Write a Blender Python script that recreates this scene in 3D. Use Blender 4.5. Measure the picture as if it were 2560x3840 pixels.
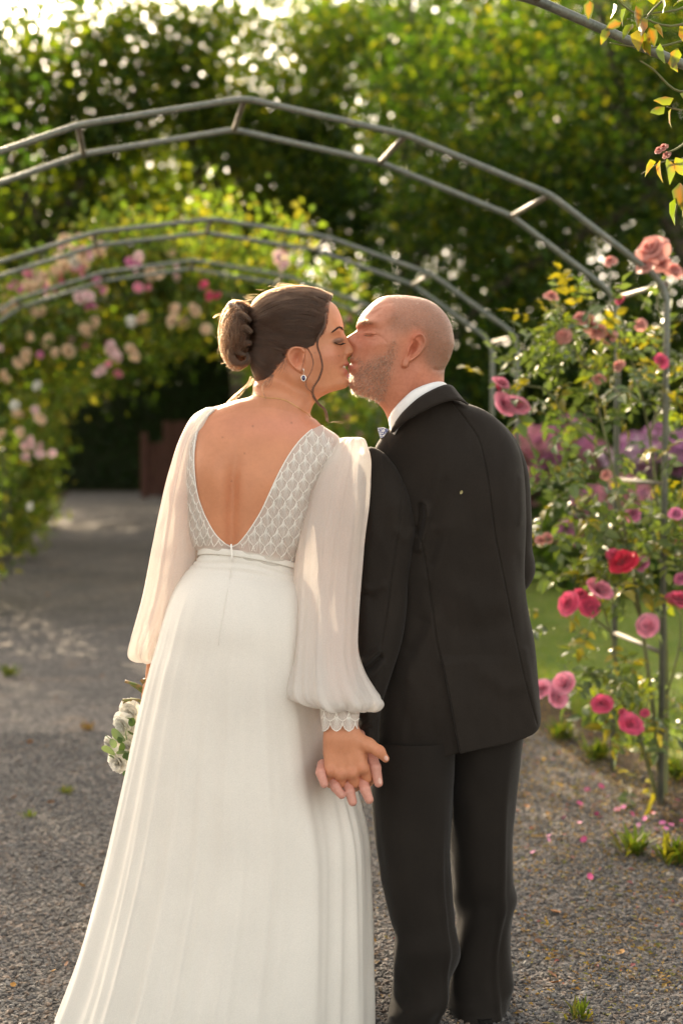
import bpy, bmesh, math, random
import numpy as np
from mathutils import Vector, Matrix
from mathutils.bvhtree import BVHTree

for _o in list(bpy.data.objects):
    bpy.data.objects.remove(_o)
SC = bpy.context.scene
COL = SC.collection

# ------------------------------------------------------------------ camera
FPX, CX, CY = 5334.0, 1280.0, 1920.0          # 50 mm lens on a 24 x 36 mm frame of 2560 x 3840 pixels
PITCH = math.atan((CY - 1600.0) / FPX)
CAMZ, D0 = 1.353, 3.15
cam_d = bpy.data.cameras.new('camera')
cam_d.sensor_fit = 'VERTICAL'; cam_d.sensor_height = 36.0; cam_d.sensor_width = 24.0
cam_d.lens = 50.0; cam_d.clip_start = 0.05; cam_d.clip_end = 3000.0
cam_d.dof.use_dof = True; cam_d.dof.focus_distance = 3.12; cam_d.dof.aperture_fstop = 2.3
cam_d.dof.aperture_blades = 0
cam = bpy.data.objects.new('camera', cam_d); COL.objects.link(cam)
cam.location = (0, 0, CAMZ); cam.rotation_euler = (math.pi / 2 - PITCH, 0, 0)
SC.camera = cam

# ------------------------------------------------------------------ light
SUN_EL, SUN_AZ = math.radians(27.0), math.radians(-22.0)     # azimuth from +Y towards +X; in front of the camera, to its left
w = bpy.data.worlds.new('World'); SC.world = w; w.use_nodes = True
_n = w.node_tree.nodes; _l = w.node_tree.links
_sky = _n.new('ShaderNodeTexSky'); _sky.sky_type = 'NISHITA'; _sky.sun_disc = False
_sky.sun_elevation = SUN_EL; _sky.sun_rotation = SUN_AZ
_sky.dust_density = 3.0; _sky.air_density = 0.8; _sky.ozone_density = 0.3
_hs = _n.new('ShaderNodeHueSaturation'); _hs.inputs['Saturation'].default_value = 0.45
_tint = _n.new('ShaderNodeMix'); _tint.data_type = 'RGBA'; _tint.blend_type = 'MULTIPLY'
_tint.inputs['Factor'].default_value = 1.0; _tint.inputs['B'].default_value = (1.0, 0.885, 0.715, 1)
_bg = _n['Background']; _bg.inputs['Strength'].default_value = 0.15
_l.new(_sky.outputs[0], _hs.inputs['Color']); _l.new(_hs.outputs[0], _tint.inputs['A'])
_l.new(_tint.outputs['Result'], _bg.inputs['Color'])
sun_d = bpy.data.lights.new('sun', 'SUN'); sun_d.energy = 4.6; sun_d.angle = math.radians(0.6)
sun_d.color = (1.0, 0.80, 0.55)
sun = bpy.data.objects.new('sun', sun_d); COL.objects.link(sun)
_sd = Vector((math.sin(SUN_AZ) * math.cos(SUN_EL), math.cos(SUN_AZ) * math.cos(SUN_EL), math.sin(SUN_EL)))
sun.rotation_euler = _sd.to_track_quat('Z', 'Y').to_euler()
vs = SC.view_settings
vs.view_transform = 'Standard'; vs.look = 'None'; vs.gamma = 1.0; vs.use_curve_mapping = False
vs.exposure = 2.25
SC.cycles.use_denoising = True
SC.cycles.max_bounces = 10; SC.cycles.transparent_max_bounces = 24
SC.cycles.transmission_bounces = 6; SC.cycles.diffuse_bounces = 4; SC.cycles.glossy_bounces = 3
SC.cycles.sample_clamp_indirect = 6.0
SC.cycles.caustics_reflective = False; SC.cycles.caustics_refractive = False

# ------------------------------------------------------------------ pixels and points
_ct, _st = math.cos(PITCH), math.sin(PITCH)
def pix(x, y, Y):
    """point on the ray through pixel (x, y) of the 2560 x 3840 photograph at depth Y"""
    a = (x - CX) / FPX; b = (CY - y) / FPX
    t = Y / (_ct + b * _st)
    return Vector((a * t, Y, CAMZ + (b * _ct - _st) * t))
def upix(x, y, Y):                      # the same for the 1568 x 2352 view
    s = 2560.0 / 1568.0
    return pix(x * s, y * s, Y)
def gpix(x, y, z=0.0):
    """point where the ray through pixel (x, y) meets the ground"""
    b = (CY - y) / FPX
    dz = b * _ct - _st
    t = (z - CAMZ) / dz
    return Vector(((x - CX) / FPX * t, (_ct + b * _st) * t, z))
def to_px(X, Y, Z):
    f = Y * _ct - (Z - CAMZ) * _st
    u = Y * _st + (Z - CAMZ) * _ct
    return CX + FPX * X / f, CY - FPX * u / f
KM = D0 / FPX                           # metres per photo pixel at the couple

# ------------------------------------------------------------------ objects
def link(name, mesh, mat=None, parent=None):
    o = bpy.data.objects.new(name, mesh); COL.objects.link(o)
    if mat is not None and hasattr(mesh, 'materials') and len(mesh.materials) == 0:
        mesh.materials.append(mat)
    if parent is not None:
        o.parent = parent
        o.matrix_parent_inverse = parent.matrix_world.inverted() if False else Matrix.Translation(-Vector(parent.location))
    return o
def empty(name, loc=(0, 0, 0)):
    o = bpy.data.objects.new(name, None); COL.objects.link(o); o.location = loc
    o.empty_display_size = 0.1
    return o
def tag(o, label=None, cat=None, group=None, kind=None):
    if label: o['label'] = label
    if cat: o['category'] = cat
    if group: o['group'] = group
    if kind: o['kind'] = kind
    return o
def mesh_np(name, V, Fc, smooth=True):
    """mesh from vertex array and an (n, 3|4) face array or a list of arrays"""
    me = bpy.data.meshes.new(name)
    if not isinstance(Fc, (list, tuple)): Fc = [Fc]
    V = np.asarray(V, np.float32)
    tot = sum(len(f) for f in Fc)
    loops = np.concatenate([np.asarray(f, np.int32).ravel() for f in Fc]) if tot else np.zeros(0, np.int32)
    sizes = np.concatenate([np.full(len(f), np.asarray(f).shape[1], np.int32) for f in Fc if len(f)])
    me.vertices.add(len(V)); me.vertices.foreach_set('co', V.ravel())
    me.loops.add(len(loops)); me.loops.foreach_set('vertex_index', loops)
    me.polygons.add(tot)
    st = np.zeros(tot, np.int32); st[1:] = np.cumsum(sizes)[:-1]
    me.polygons.foreach_set('loop_start', st)
    me.polygons.foreach_set('use_smooth', np.full(tot, bool(smooth)))
    me.update(calc_edges=True); me.validate()
    return me
def set_color(me, C, name='Col'):
    a = me.color_attributes.new(name, 'FLOAT_COLOR', 'POINT')
    C = np.asarray(C, np.float32)
    if C.shape[1] == 3: C = np.concatenate([C, np.ones((len(C), 1), np.float32)], 1)
    a.data.foreach_set('color', C.ravel())
def set_uv(me, UV):
    """per-vertex uv"""
    l = me.uv_layers.new(name='UVMap')
    vi = np.zeros(len(me.loops), np.int32); me.loops.foreach_get('vertex_index', vi)
    l.data.foreach_set('uv', np.asarray(UV, np.float32)[vi].ravel())

# ------------------------------------------------------------------ implicit surfaces
def smin(a, b, k):
    if k <= 0: return np.minimum(a, b)
    h = np.clip(0.5 + 0.5 * (b - a) / k, 0, 1)
    return b + (a - b) * h - k * h * (1 - h)
def smax(a, b, k): return -smin(-a, -b, k)
def axis(parts):
    """parts: [(start, end, step), ...] contiguous -> coordinates"""
    out = []
    for a, b, s in parts:
        n = max(1, int(round((b - a) / s)))
        out.append(np.linspace(a, b, n, endpoint=False))
    out.append(np.array([parts[-1][1]]))
    return np.concatenate(out).astype(np.float32)
class Vol:
    def __init__(s, xs, ys, zs):
        s.x, s.y, s.z = xs, ys, zs
        s.F = np.full((len(xs), len(ys), len(zs)), 1.0, np.float32)
    def box(s, lo, hi):
        r = []
        for a, l, h in zip((s.x, s.y, s.z), lo, hi):
            r.append(slice(max(0, np.searchsorted(a, l) - 1), min(len(a), np.searchsorted(a, h) + 1)))
        return tuple(r)
    def grid(s, sl):
        return s.x[sl[0]][:, None, None], s.y[sl[1]][None, :, None], s.z[sl[2]][None, None, :]
    def put(s, sl, v, k, op='u'):
        if op == 'u': s.F[sl] = smin(s.F[sl], v, k)
        else: s.F[sl] = smax(s.F[sl], -v, k)
    def cone(s, a, b, ra, rb, k=0.004, op='u', flat=None):
        """tapered capsule; flat = (axis vector, factor) squeezes its section along that axis"""
        a = np.array(a, np.float32); b = np.array(b, np.float32)
        m = max(ra, rb) + k + 0.012
        sl = s.box(np.minimum(a, b) - m, np.maximum(a, b) + m)
        X, Y, Z = s.grid(sl)
        d = b - a; L = float(d @ d) + 1e-12
        px, py, pz = X - a[0], Y - a[1], Z - a[2]
        t = np.clip((px * d[0] + py * d[1] + pz * d[2]) / L, 0, 1)
        qx, qy, qz = px - t * d[0], py - t * d[1], pz - t * d[2]
        if flat is not None:
            n, fac = flat
            n = np.array(n, np.float32); n /= np.linalg.norm(n)
            c = (qx * n[0] + qy * n[1] + qz * n[2]) * (1 / fac - 1)
            qx, qy, qz = qx + c * n[0], qy + c * n[1], qz + c * n[2]
        s.put(sl, np.sqrt(qx * qx + qy * qy + qz * qz) - (ra + (rb - ra) * t), k, op)
    def chain(s, pts, rad, k=0.004, op='u', flat=None):
        for i in range(len(pts) - 1):
            s.cone(pts[i], pts[i + 1], rad[i], rad[i + 1], k, op, flat)
    def ell(s, c, r, k=0.004, op='u', rot=None):
        c = np.array(c, np.float32); r = np.array(r, np.float32)
        m = float(r.max()) + k + 0.012
        sl = s.box(c - m, c + m)
        X, Y, Z = s.grid(sl)
        p = [X - c[0], Y - c[1], Z - c[2]]
        if rot is not None:
            R = np.array(rot, np.float32)
            p = [R[i][0] * p[0] + R[i][1] * p[1] + R[i][2] * p[2] for i in range(3)]
        k0 = np.sqrt(sum((p[i] / r[i]) ** 2 for i in range(3)))
        k1 = np.sqrt(sum((p[i] / (r[i] ** 2)) ** 2 for i in range(3))) + 1e-9
        s.put(sl, k0 * (k0 - 1) / k1, k, op)
    def mesh(s, relax=2):
        return nets(s.F, s.x, s.y, s.z, relax)
def nets(F, xs, ys, zs, relax=2):
    ins = F < 0
    c = np.zeros(tuple(n - 1 for n in F.shape), np.uint8)
    for dx in (0, 1):
        for dy in (0, 1):
            for dz in (0, 1):
                c += ins[dx:F.shape[0] - 1 + dx, dy:F.shape[1] - 1 + dy, dz:F.shape[2] - 1 + dz]
    act = (c > 0) & (c < 8)
    I, J, K = np.nonzero(act)
    n = len(I)
    vid = np.full(act.shape, -1, np.int32); vid[I, J, K] = np.arange(n)
    cor = {}
    for dx in (0, 1):
        for dy in (0, 1):
            for dz in (0, 1):
                cor[dx, dy, dz] = F[I + dx, J + dy, K + dz]
    acc = np.zeros((n, 3)); cnt = np.zeros(n)
    def edge(p, q):
        a, b = cor[p], cor[q]
        m = (a < 0) != (b < 0)
        t = np.where(m, a / np.where(m, a - b, 1), 0)
        P = np.array(p, float); Q = np.array(q, float)
        acc[m] += (P + t[:, None] * (Q - P))[m]; cnt[m] += 1
    for ax in range(3):
        for a in (0, 1):
            for b in (0, 1):
                p = [a, b]; p.insert(ax, 0); q = [a, b]; q.insert(ax, 1)
                edge(tuple(p), tuple(q))
    acc /= cnt[:, None]
    V = np.stack([xs[I] + acc[:, 0] * (xs[I + 1] - xs[I]), ys[J] + acc[:, 1] * (ys[J + 1] - ys[J]),
                  zs[K] + acc[:, 2] * (zs[K + 1] - zs[K])], 1)
    Q = []
    def faces(m, o1, o2, flip):
        i, j, k = np.nonzero(m)
        return i, j, k
    A = ins[:-1] != ins[1:]
    i, j, k = np.nonzero(A[:, 1:-1, 1:-1]); j = j + 1; k = k + 1
    q = np.stack([vid[i, j - 1, k - 1], vid[i, j, k - 1], vid[i, j, k], vid[i, j - 1, k]], 1)
    fl = ~ins[i, j, k]; q[fl] = q[fl][:, ::-1]; Q.append(q)
    A = ins[:, :-1] != ins[:, 1:]
    i, j, k = np.nonzero(A[1:-1, :, 1:-1]); i = i + 1; k = k + 1
    q = np.stack([vid[i - 1, j, k - 1], vid[i - 1, j, k], vid[i, j, k], vid[i, j, k - 1]], 1)
    fl = ~ins[i, j, k]; q[fl] = q[fl][:, ::-1]; Q.append(q)
    A = ins[:, :, :-1] != ins[:, :, 1:]
    i, j, k = np.nonzero(A[1:-1, 1:-1, :]); i = i + 1; j = j + 1
    q = np.stack([vid[i - 1, j - 1, k], vid[i, j - 1, k], vid[i, j, k], vid[i - 1, j, k]], 1)
    fl = ~ins[i, j, k]; q[fl] = q[fl][:, ::-1]; Q.append(q)
    Q = np.concatenate(Q); Q = Q[(Q >= 0).all(1)]
    for _ in range(relax):
        S = np.zeros_like(V); N = np.zeros(n)
        for a in range(4):
            u, v = Q[:, a], Q[:, (a + 1) % 4]
            for d in range(3): S[:, d] += np.bincount(u, V[v, d], n) + np.bincount(v, V[u, d], n)
            N += np.bincount(u, minlength=n) + np.bincount(v, minlength=n)
        V = V * 0.5 + 0.5 * S / np.maximum(N, 1)[:, None]
    return V, Q
def spline(P, n=6, closed=False):
    """Catmull-Rom through points (any dimension)"""
    P = np.asarray(P, float)
    m = len(P); out = []
    rng = range(m if closed else m - 1)
    for i in rng:
        if closed: p0, p1, p2, p3 = P[i - 1], P[i], P[(i + 1) % m], P[(i + 2) % m]
        else: p0, p1, p2, p3 = P[max(i - 1, 0)], P[i], P[i + 1], P[min(i + 2, m - 1)]
        t = np.linspace(0, 1, n, endpoint=False)[:, None]
        out.append(0.5 * (2 * p1 + (p2 - p0) * t + (2 * p0 - 5 * p1 + 4 * p2 - p3) * t ** 2 + (3 * p1 - p0 - 3 * p2 + p3) * t ** 3))
    out = np.concatenate(out)
    if not closed: out = np.concatenate([out, P[-1:]])
    return out
def poly_d(PX, PY, poly):
    """signed distance to a closed polygon, positive inside"""
    poly = np.asarray(poly, float)
    d2 = np.full(PX.shape, 1e12); inside = np.zeros(PX.shape, bool)
    n = len(poly)
    for i in range(n):
        ax, ay = poly[i]; bx, by = poly[(i + 1) % n]
        ex, ey = bx - ax, by - ay
        wx, wy = PX - ax, PY - ay
        t = np.clip((wx * ex + wy * ey) / (ex * ex + ey * ey + 1e-12), 0, 1)
        d2 = np.minimum(d2, (wx - ex * t) ** 2 + (wy - ey * t) ** 2)
        if ey != 0:
            c = ((ay <= PY) & (by > PY)) | ((by <= PY) & (ay > PY))
            inside ^= c & (wx < ex * wy / ey)
    d = np.sqrt(d2)
    return np.where(inside, d, -d)
def line_d(PX, PY, pl):
    """distance to an open polyline"""
    d2 = np.full(PX.shape, 1e12)
    for i in range(len(pl) - 1):
        ax, ay = pl[i]; bx, by = pl[i + 1]
        ex, ey = bx - ax, by - ay
        wx, wy = PX - ax, PY - ay
        t = np.clip((wx * ex + wy * ey) / (ex * ex + ey * ey + 1e-12), 0, 1)
        d2 = np.minimum(d2, (wx - ex * t) ** 2 + (wy - ey * t) ** 2)
    return np.sqrt(d2)
def tps(ctrl, smooth=0.0):
    """thin-plate interpolation of [(x, y, value)]"""
    C = np.asarray(ctrl, float); P = C[:, :2] / 100.0; v = C[:, 2]
    n = len(P)
    def U(r2): return r2 * np.log(r2 + 1e-9)
    D = ((P[:, None] - P[None]) ** 2).sum(-1)
    A = np.zeros((n + 3, n + 3)); A[:n, :n] = U(D) + smooth * np.eye(n)
    A[:n, n] = 1; A[:n, n + 1:] = P; A[n, :n] = 1; A[n + 1:, :n] = P.T
    s = np.linalg.solve(A, np.concatenate([v, np.zeros(3)]))
    lo, hi = v.min(), v.max()
    def f(x, y):
        x = np.asarray(x) / 100.0; y = np.asarray(y) / 100.0
        o = s[n] + s[n + 1] * x + s[n + 2] * y
        for i in range(n): o = o + s[i] * U((x - P[i, 0]) ** 2 + (y - P[i, 1]) ** 2)
        return np.clip(o, lo, hi)
    return f
def gau(PX, PY, x, y, sx, sy, ang=0.0):
    c, s = math.cos(math.radians(ang)), math.sin(math.radians(ang))
    dx, dy = PX - x, PY - y
    a = (dx * c + dy * s) / sx; b = (-dx * s + dy * c) / sy
    return np.exp(-0.5 * (a * a + b * b))
def sstep(x, a, b):
    t = np.clip((x - a) / (b - a), 0, 1)
    return t * t * (3 - 2 * t)
def inflate(vol, poly, Yc, Wf, Rf, Bf=None, Wfar=None, k=0.004, yaw=0.0, pivot=None, cut=None, ret=False, hard=None):
    """Round solid whose outline in the plane Y = Yc is the polygon (photo pixels); Wf/Rf give its half thickness and
    edge roundness (pixels), Bf relief added to both sides, cut(PX, PY) < 0 removes, hard = extra 2D distance (px) intersected."""
    poly = np.asarray(poly, float)
    lo = poly.min(0) - 40; hi = poly.max(0) + 40
    a = pix(lo[0], hi[1], Yc); b = pix(hi[0], lo[1], Yc)
    sl = vol.box((a.x, -9, a.z), (b.x, 99, b.z))
    X, Y, Z = vol.grid(sl)
    kk = Yc / FPX
    if yaw == 0:
        X2 = X[:, :, 0]; Z2 = Z[:, 0, :]
        PX, PY = to_px(X2 + 0 * Z2, Yc, Z2 + 0 * X2)
        shp = (slice(None), None, slice(None))
        yl = (Y - Yc) / kk
    else:
        pv = pix(pivot[0], pivot[1], Yc)
        c, s_ = math.cos(yaw), math.sin(yaw)
        xl = (X - pv.x) * c + (Y - Yc) * s_
        yl = (-(X - pv.x) * s_ + (Y - Yc) * c) / kk
        # sample 2D fields on a fine local table, then interpolate
        tx = np.linspace(a.x - pv.x - 0.05, b.x - pv.x + 0.05, int((b.x - a.x + 0.1) / (1.2 * kk)))
        zz = Z[0, 0, :]
        PXt, PYt = to_px((tx + pv.x)[:, None] + 0 * zz[None], Yc, zz[None] + 0 * tx[:, None])
        PX, PY = PXt, PYt
    d = poly_d(PX, PY, poly)
    W = Wf(PX, PY); R = Rf(PX, PY)
    sc_ = Yc / (Yc - np.minimum(W, R * 1.5) * kk)        # relief is placed where it is seen on the near side
    PXs, PYs = CX + (PX - CX) * sc_, CY + (PY - CY) * sc_
    B = Bf(PXs, PYs) if Bf is not None else np.zeros_like(d)
    W2 = Wfar(PX, PY) if Wfar is not None else W
    C = cut(PXs, PYs) if cut is not None else None
    if yaw == 0:
        d, W, R, B, W2 = [q[:, None, :] for q in (d, W, R, B, W2)]
        if C is not None: C = C[:, None, :]
    else:
        fi = np.clip((xl - tx[0]) / (tx[1] - tx[0]), 0, len(tx) - 1.001)
        fi = np.broadcast_to(fi, (fi.shape[0], fi.shape[1], 1))[:, :, 0]
        i0 = fi.astype(int); fr = (fi - i0)[:, :, None]
        d, W, R, B, W2 = [q[i0] * (1 - fr) + q[i0 + 1] * fr for q in (d, W, R, B, W2)]
        if C is not None: C = C[i0] * (1 - fr) + C[i0 + 1] * fr
    near = yl < 0
    Wn = np.where(near, W, W2)
    q = 1 - np.minimum(d / R, 1)
    ed = np.clip(d / 12.0, 0, 1)
    ay = np.maximum(np.abs(yl) - B * ed, 0)
    f = (np.sqrt((ay / Wn) ** 2 + q * q) - 1) * np.minimum(Wn, R) * kk
    # a closer distance estimate where the side is flat
    f = np.where(q <= 0, (ay - Wn) * kk, f)
    if C is not None: f = smax(f, -C * kk, 0.001)
    f = f.astype(np.float32)
    if ret: return sl, f
    vol.put(sl, f, k)
def seen(tree, x, y, lift=0.0006, Y0=None):
    """surface point that shows at a pixel of the photograph, lifted along its normal"""
    d = pix(x, y, 1.0) - Vector((0, 0, CAMZ)); d.normalize()
    h = tree.ray_cast(Vector((0, 0, CAMZ)), d)
    if h[0] is None: return None if Y0 is None else np.array(pix(x, y, Y0))
    return np.array(h[0]) + np.array(h[1]) * lift
def tube(pts, rad, sides=6, cap=True, V=None, Fc=None, off=0):
    """tube along points; returns vertices and quad faces"""
    P = np.asarray(pts, float); n = len(P)
    rad = np.full(n, rad) if np.isscalar(rad) else np.asarray(rad, float)
    T = np.gradient(P, axis=0); T /= np.linalg.norm(T, axis=1)[:, None] + 1e-12
    u = np.cross(T[0], [0, 0, 1.0])
    if np.linalg.norm(u) < 1e-3: u = np.cross(T[0], [1.0, 0, 0])
    u /= np.linalg.norm(u)
    U = np.zeros_like(P)
    for i in range(n):
        u = u - T[i] * (u @ T[i]); u /= np.linalg.norm(u) + 1e-12
        U[i] = u
    W_ = np.cross(T, U)
    a = np.linspace(0, 2 * math.pi, sides, endpoint=False)
    V = P[:, None] + rad[:, None, None] * (np.cos(a)[None, :, None] * U[:, None] + np.sin(a)[None, :, None] * W_[:, None])
    V = V.reshape(-1, 3)
    i = np.arange(n - 1)[:, None] * sides; j = np.arange(sides)[None]; j2 = (j + 1) % sides
    Fq = np.stack([i + j, i + j2, i + sides + j2, i + sides + j], -1).reshape(-1, 4)
    if cap:
        V = np.concatenate([V, P[:1], P[-1:]])
        c0, c1 = n * sides, n * sides + 1
        jj = np.arange(sides); j2 = (jj + 1) % sides
        e0 = np.stack([jj * 0 + c0, j2, jj, jj * 0 + c0], 1)[:, :3]
        e1 = np.stack([jj * 0 + c1, (n - 1) * sides + jj, (n - 1) * sides + j2], 1)
        return V, Fq, np.concatenate([e0, e1])
    return V, Fq, np.zeros((0, 3), int)
class MB:
    """collects pieces into one mesh"""
    def __init__(s): s.V = []; s.Q = []; s.T = []; s.C = []; s.n = 0
    def add(s, V, Q=None, T=None, col=None):
        V = np.asarray(V, float)
        if Q is not None and len(Q): s.Q.append(np.asarray(Q) + s.n)
        if T is not None and len(T): s.T.append(np.asarray(T) + s.n)
        s.V.append(V); s.n += len(V)
        if col is not None: s.C.append(np.broadcast_to(np.asarray(col, float), (len(V), 3)))
        return s
    def tube(s, pts, rad, sides=6, col=None, cap=True):
        V, Q, T = tube(pts, rad, sides, cap); return s.add(V, Q, T, col)
    def mesh(s, name, smooth=True):
        f = []
        if s.Q: f.append(np.concatenate(s.Q))
        if s.T: f.append(np.concatenate(s.T))
        me = mesh_np(name, np.concatenate(s.V), f, smooth)
        if s.C: set_color(me, np.concatenate(s.C))
        return me
    def build(s, name, mat, parent=None, smooth=True):
        return link(name, s.mesh(name, smooth), mat, parent)
def loft(rows, n=48, sub=6, Yc=None, disp=None, power=2.0, close=False):
    """rows: (xl, yl, xr, yr, depth centre, half depth) in photo pixels / metres; rings joined top to bottom"""
    R = spline(np.asarray(rows, float), sub)
    a = np.linspace(0, 2 * math.pi, n, endpoint=False)
    ca, sa = np.cos(a), np.sin(a)
    ca = np.sign(ca) * np.abs(ca) ** (2 / power); sa = np.sign(sa) * np.abs(sa) ** (2 / power)
    V = []
    for r in R:
        L = np.array(pix(r[0], r[1], r[4])); Rr = np.array(pix(r[2], r[3], r[4]))
        c = (L + Rr) / 2; h = (Rr - L) / 2
        V.append(c + h * ca[:, None] + np.array([0, r[5], 0]) * sa[:, None])
    V = np.array(V)
    if disp is not None: V = disp(V, a, R)
    m = len(R)
    i = np.arange(m - 1)[:, None] * n; j = np.arange(n)[None]; j2 = (j + 1) % n
    Q = np.stack([i + j, i + n + j, i + n + j2, i + j2], -1).reshape(-1, 4)
    return V.reshape(-1, 3), Q
def noise2(x, y, seed=0):
    """cheap smooth value noise, about -1..1"""
    xi, yi = np.floor(x).astype(int), np.floor(y).astype(int)
    fx, fy = x - xi, y - yi
    fx = fx * fx * (3 - 2 * fx); fy = fy * fy * (3 - 2 * fy)
    def h(i, j):
        v = np.sin(i * 127.1 + j * 311.7 + seed * 74.7) * 43758.5453
        return (v - np.floor(v)) * 2 - 1
    return (h(xi, yi) * (1 - fx) + h(xi + 1, yi) * fx) * (1 - fy) + (h(xi, yi + 1) * (1 - fx) + h(xi + 1, yi + 1) * fx) * fy
def hair(name, curves, rad, mat, parent, tip=0.3):
    """real hair strands from a (strands, points, 3) array"""
    P = np.asarray(curves, np.float32); m, n = P.shape[:2]
    c = bpy.data.hair_curves.new(name)
    c.add_curves([n] * m)
    c.attributes['position'].data.foreach_set('vector', P.ravel())
    if 'radius' not in c.attributes: c.attributes.new('radius', 'FLOAT', 'POINT')
    r = (rad * np.linspace(1, tip, n)[None] * np.ones((m, 1))).astype(np.float32)
    c.attributes['radius'].data.foreach_set('value', r.ravel())
    return link(name, c, mat, parent)

# ------------------------------------------------------------------ materials
MATS = {}
def nodes(name):
    m = bpy.data.materials.new(name); m.use_nodes = True
    MATS[name] = m
    nt = m.node_tree
    return m, nt.nodes, nt.links, nt.nodes['Principled BSDF']
def mixc(n, l, fac, A, B, mode='MIX'):
    x = n.new('ShaderNodeMix'); x.data_type = 'RGBA'; x.blend_type = mode
    for s, v in (('Factor', fac), ('A', A), ('B', B)):
        if hasattr(v, 'is_output') or isinstance(v, bpy.types.NodeSocket): l.new(v, x.inputs[s])
        else: x.inputs[s].default_value = v if s == 'Factor' or len(v) == 4 else (*v, 1)
    return x.outputs['Result']
def noise(n, l, scale, detail=3, rough=0.5, coord=None, dist=0.0):
    x = n.new('ShaderNodeTexNoise'); x.inputs['Scale'].default_value = scale
    x.inputs['Detail'].default_value = detail; x.inputs['Roughness'].default_value = rough
    x.inputs['Distortion'].default_value = dist
    if coord is not None: l.new(coord, x.inputs['Vector'])
    return x
def ramp(n, l, fac, stops):
    x = n.new('ShaderNodeValToRGB'); l.new(fac, x.inputs['Fac'])
    e = x.color_ramp.elements
    while len(e) < len(stops): e.new(0.5)
    for q, (p, c) in zip(e, stops): q.position = p; q.color = (*c, 1) if len(c) == 3 else c
    return x.outputs['Color']
def bump(n, l, h, strength=0.3, dist=0.002, base=None):
    x = n.new('ShaderNodeBump'); x.inputs['Strength'].default_value = strength; x.inputs['Distance'].default_value = dist
    l.new(h, x.inputs['Height'])
    if base is not None: l.new(base, x.inputs['Normal'])
    return x.outputs['Normal']
def coord(n, what='Object'):
    return n.new('ShaderNodeTexCoord').outputs[what]
def attr(n, name='Col'):
    x = n.new('ShaderNodeAttribute'); x.attribute_name = name; return x.outputs['Color']
# ================================================================== the garden
rg = np.random.default_rng(11)
PD = np.array([-0.1465, 0.9892, 0.0])                  # along the path
PN = np.array([0.9892, 0.1465, 0.0])                   # across it, to the right
def path_pt(Y, off=0.0, z=0.0):
    return np.array([0.39 - 0.148 * Y, Y, 0.0]) + PN * off + np.array([0, 0, z])
# ---- ground materials
def ground_mat(name, stops, scale, bscale, bstr, bdist, vor=None, extra=None):
    m, n, l, b = nodes(name); c = coord(n)
    n1 = noise(n, l, scale, 6, 0.65, c)
    col = ramp(n, l, n1.outputs['Fac'], stops)
    n2 = noise(n, l, bscale, 5, 0.6, c)
    h = n2.outputs['Fac']
    if vor:
        v = n.new('ShaderNodeTexVoronoi'); v.inputs['Scale'].default_value = vor; l.new(c, v.inputs['Vector'])
        tone = ramp(n, l, v.outputs['Color'], [(0.1, (0.35, 0.35, 0.36)), (0.55, (1, 0.97, 0.95)), (0.95, (1.75, 1.65, 1.6))])
        col = mixc(n, l, 0.85, col, tone, 'MULTIPLY')
        gap = ramp(n, l, v.outputs['Distance'], [(0.25, (1, 1, 1)), (0.75, (0.0, 0.0, 0.0))])
        nb = bump(n, l, gap, bstr, bdist)
        l.new(bump(n, l, h, 0.3, bdist, nb), b.inputs['Normal'])
    else:
        l.new(bump(n, l, h, bstr, bdist), b.inputs['Normal'])
    l.new(col, b.inputs['Base Color']); b.inputs['Roughness'].default_value = 0.95
    b.inputs['Specular IOR Level'].default_value = 0.15
    return m
M_soil = ground_mat('soil', [(0.3, (0.035, 0.024, 0.015)), (0.5, (0.075, 0.052, 0.033)), (0.75, (0.055, 0.06, 0.022))], 1.6, 40, 0.6, 0.03)
M_gravel = ground_mat('gravel', [(0.3, (0.110, 0.107, 0.104)), (0.55, (0.155, 0.145, 0.138)), (0.8, (0.19, 0.15, 0.115))], 3.0, 60, 0.9, 0.008, vor=75)
M_lawn = ground_mat('lawn', [(0.3, (0.085, 0.145, 0.026)), (0.55, (0.145, 0.19, 0.042)), (0.8, (0.23, 0.205, 0.08))], 2.2, 160, 0.8, 0.02)
def sheet(name, pts, z, mat, cut=1):
    mb = MB(); P = np.array([[p[0], p[1], z] for p in pts]); mb.add(P, [[0, 1, 2, 3]])
    o = mb.build(name, mat, None, False); o['kind'] = 'structure'; return o
sheet('ground', [(-400, -60), (400, -60), (400, 900), (-400, 900)], 0.0, M_soil)
def strip_pts(y0, y1, o0, o1): return [path_pt(y0, o0), path_pt(y0, o1), path_pt(y1, o1), path_pt(y1, o0)]
sheet('gravel_path', strip_pts(-4, 29.5, -1.62, 1.40), 0.004, M_gravel)
sheet('lawn', strip_pts(5.2, 27.0, 1.72, 9.0), 0.006, M_lawn)
sheet('lawn', strip_pts(8.0, 27.0, -9.0, -2.3), 0.006, M_lawn)
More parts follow.
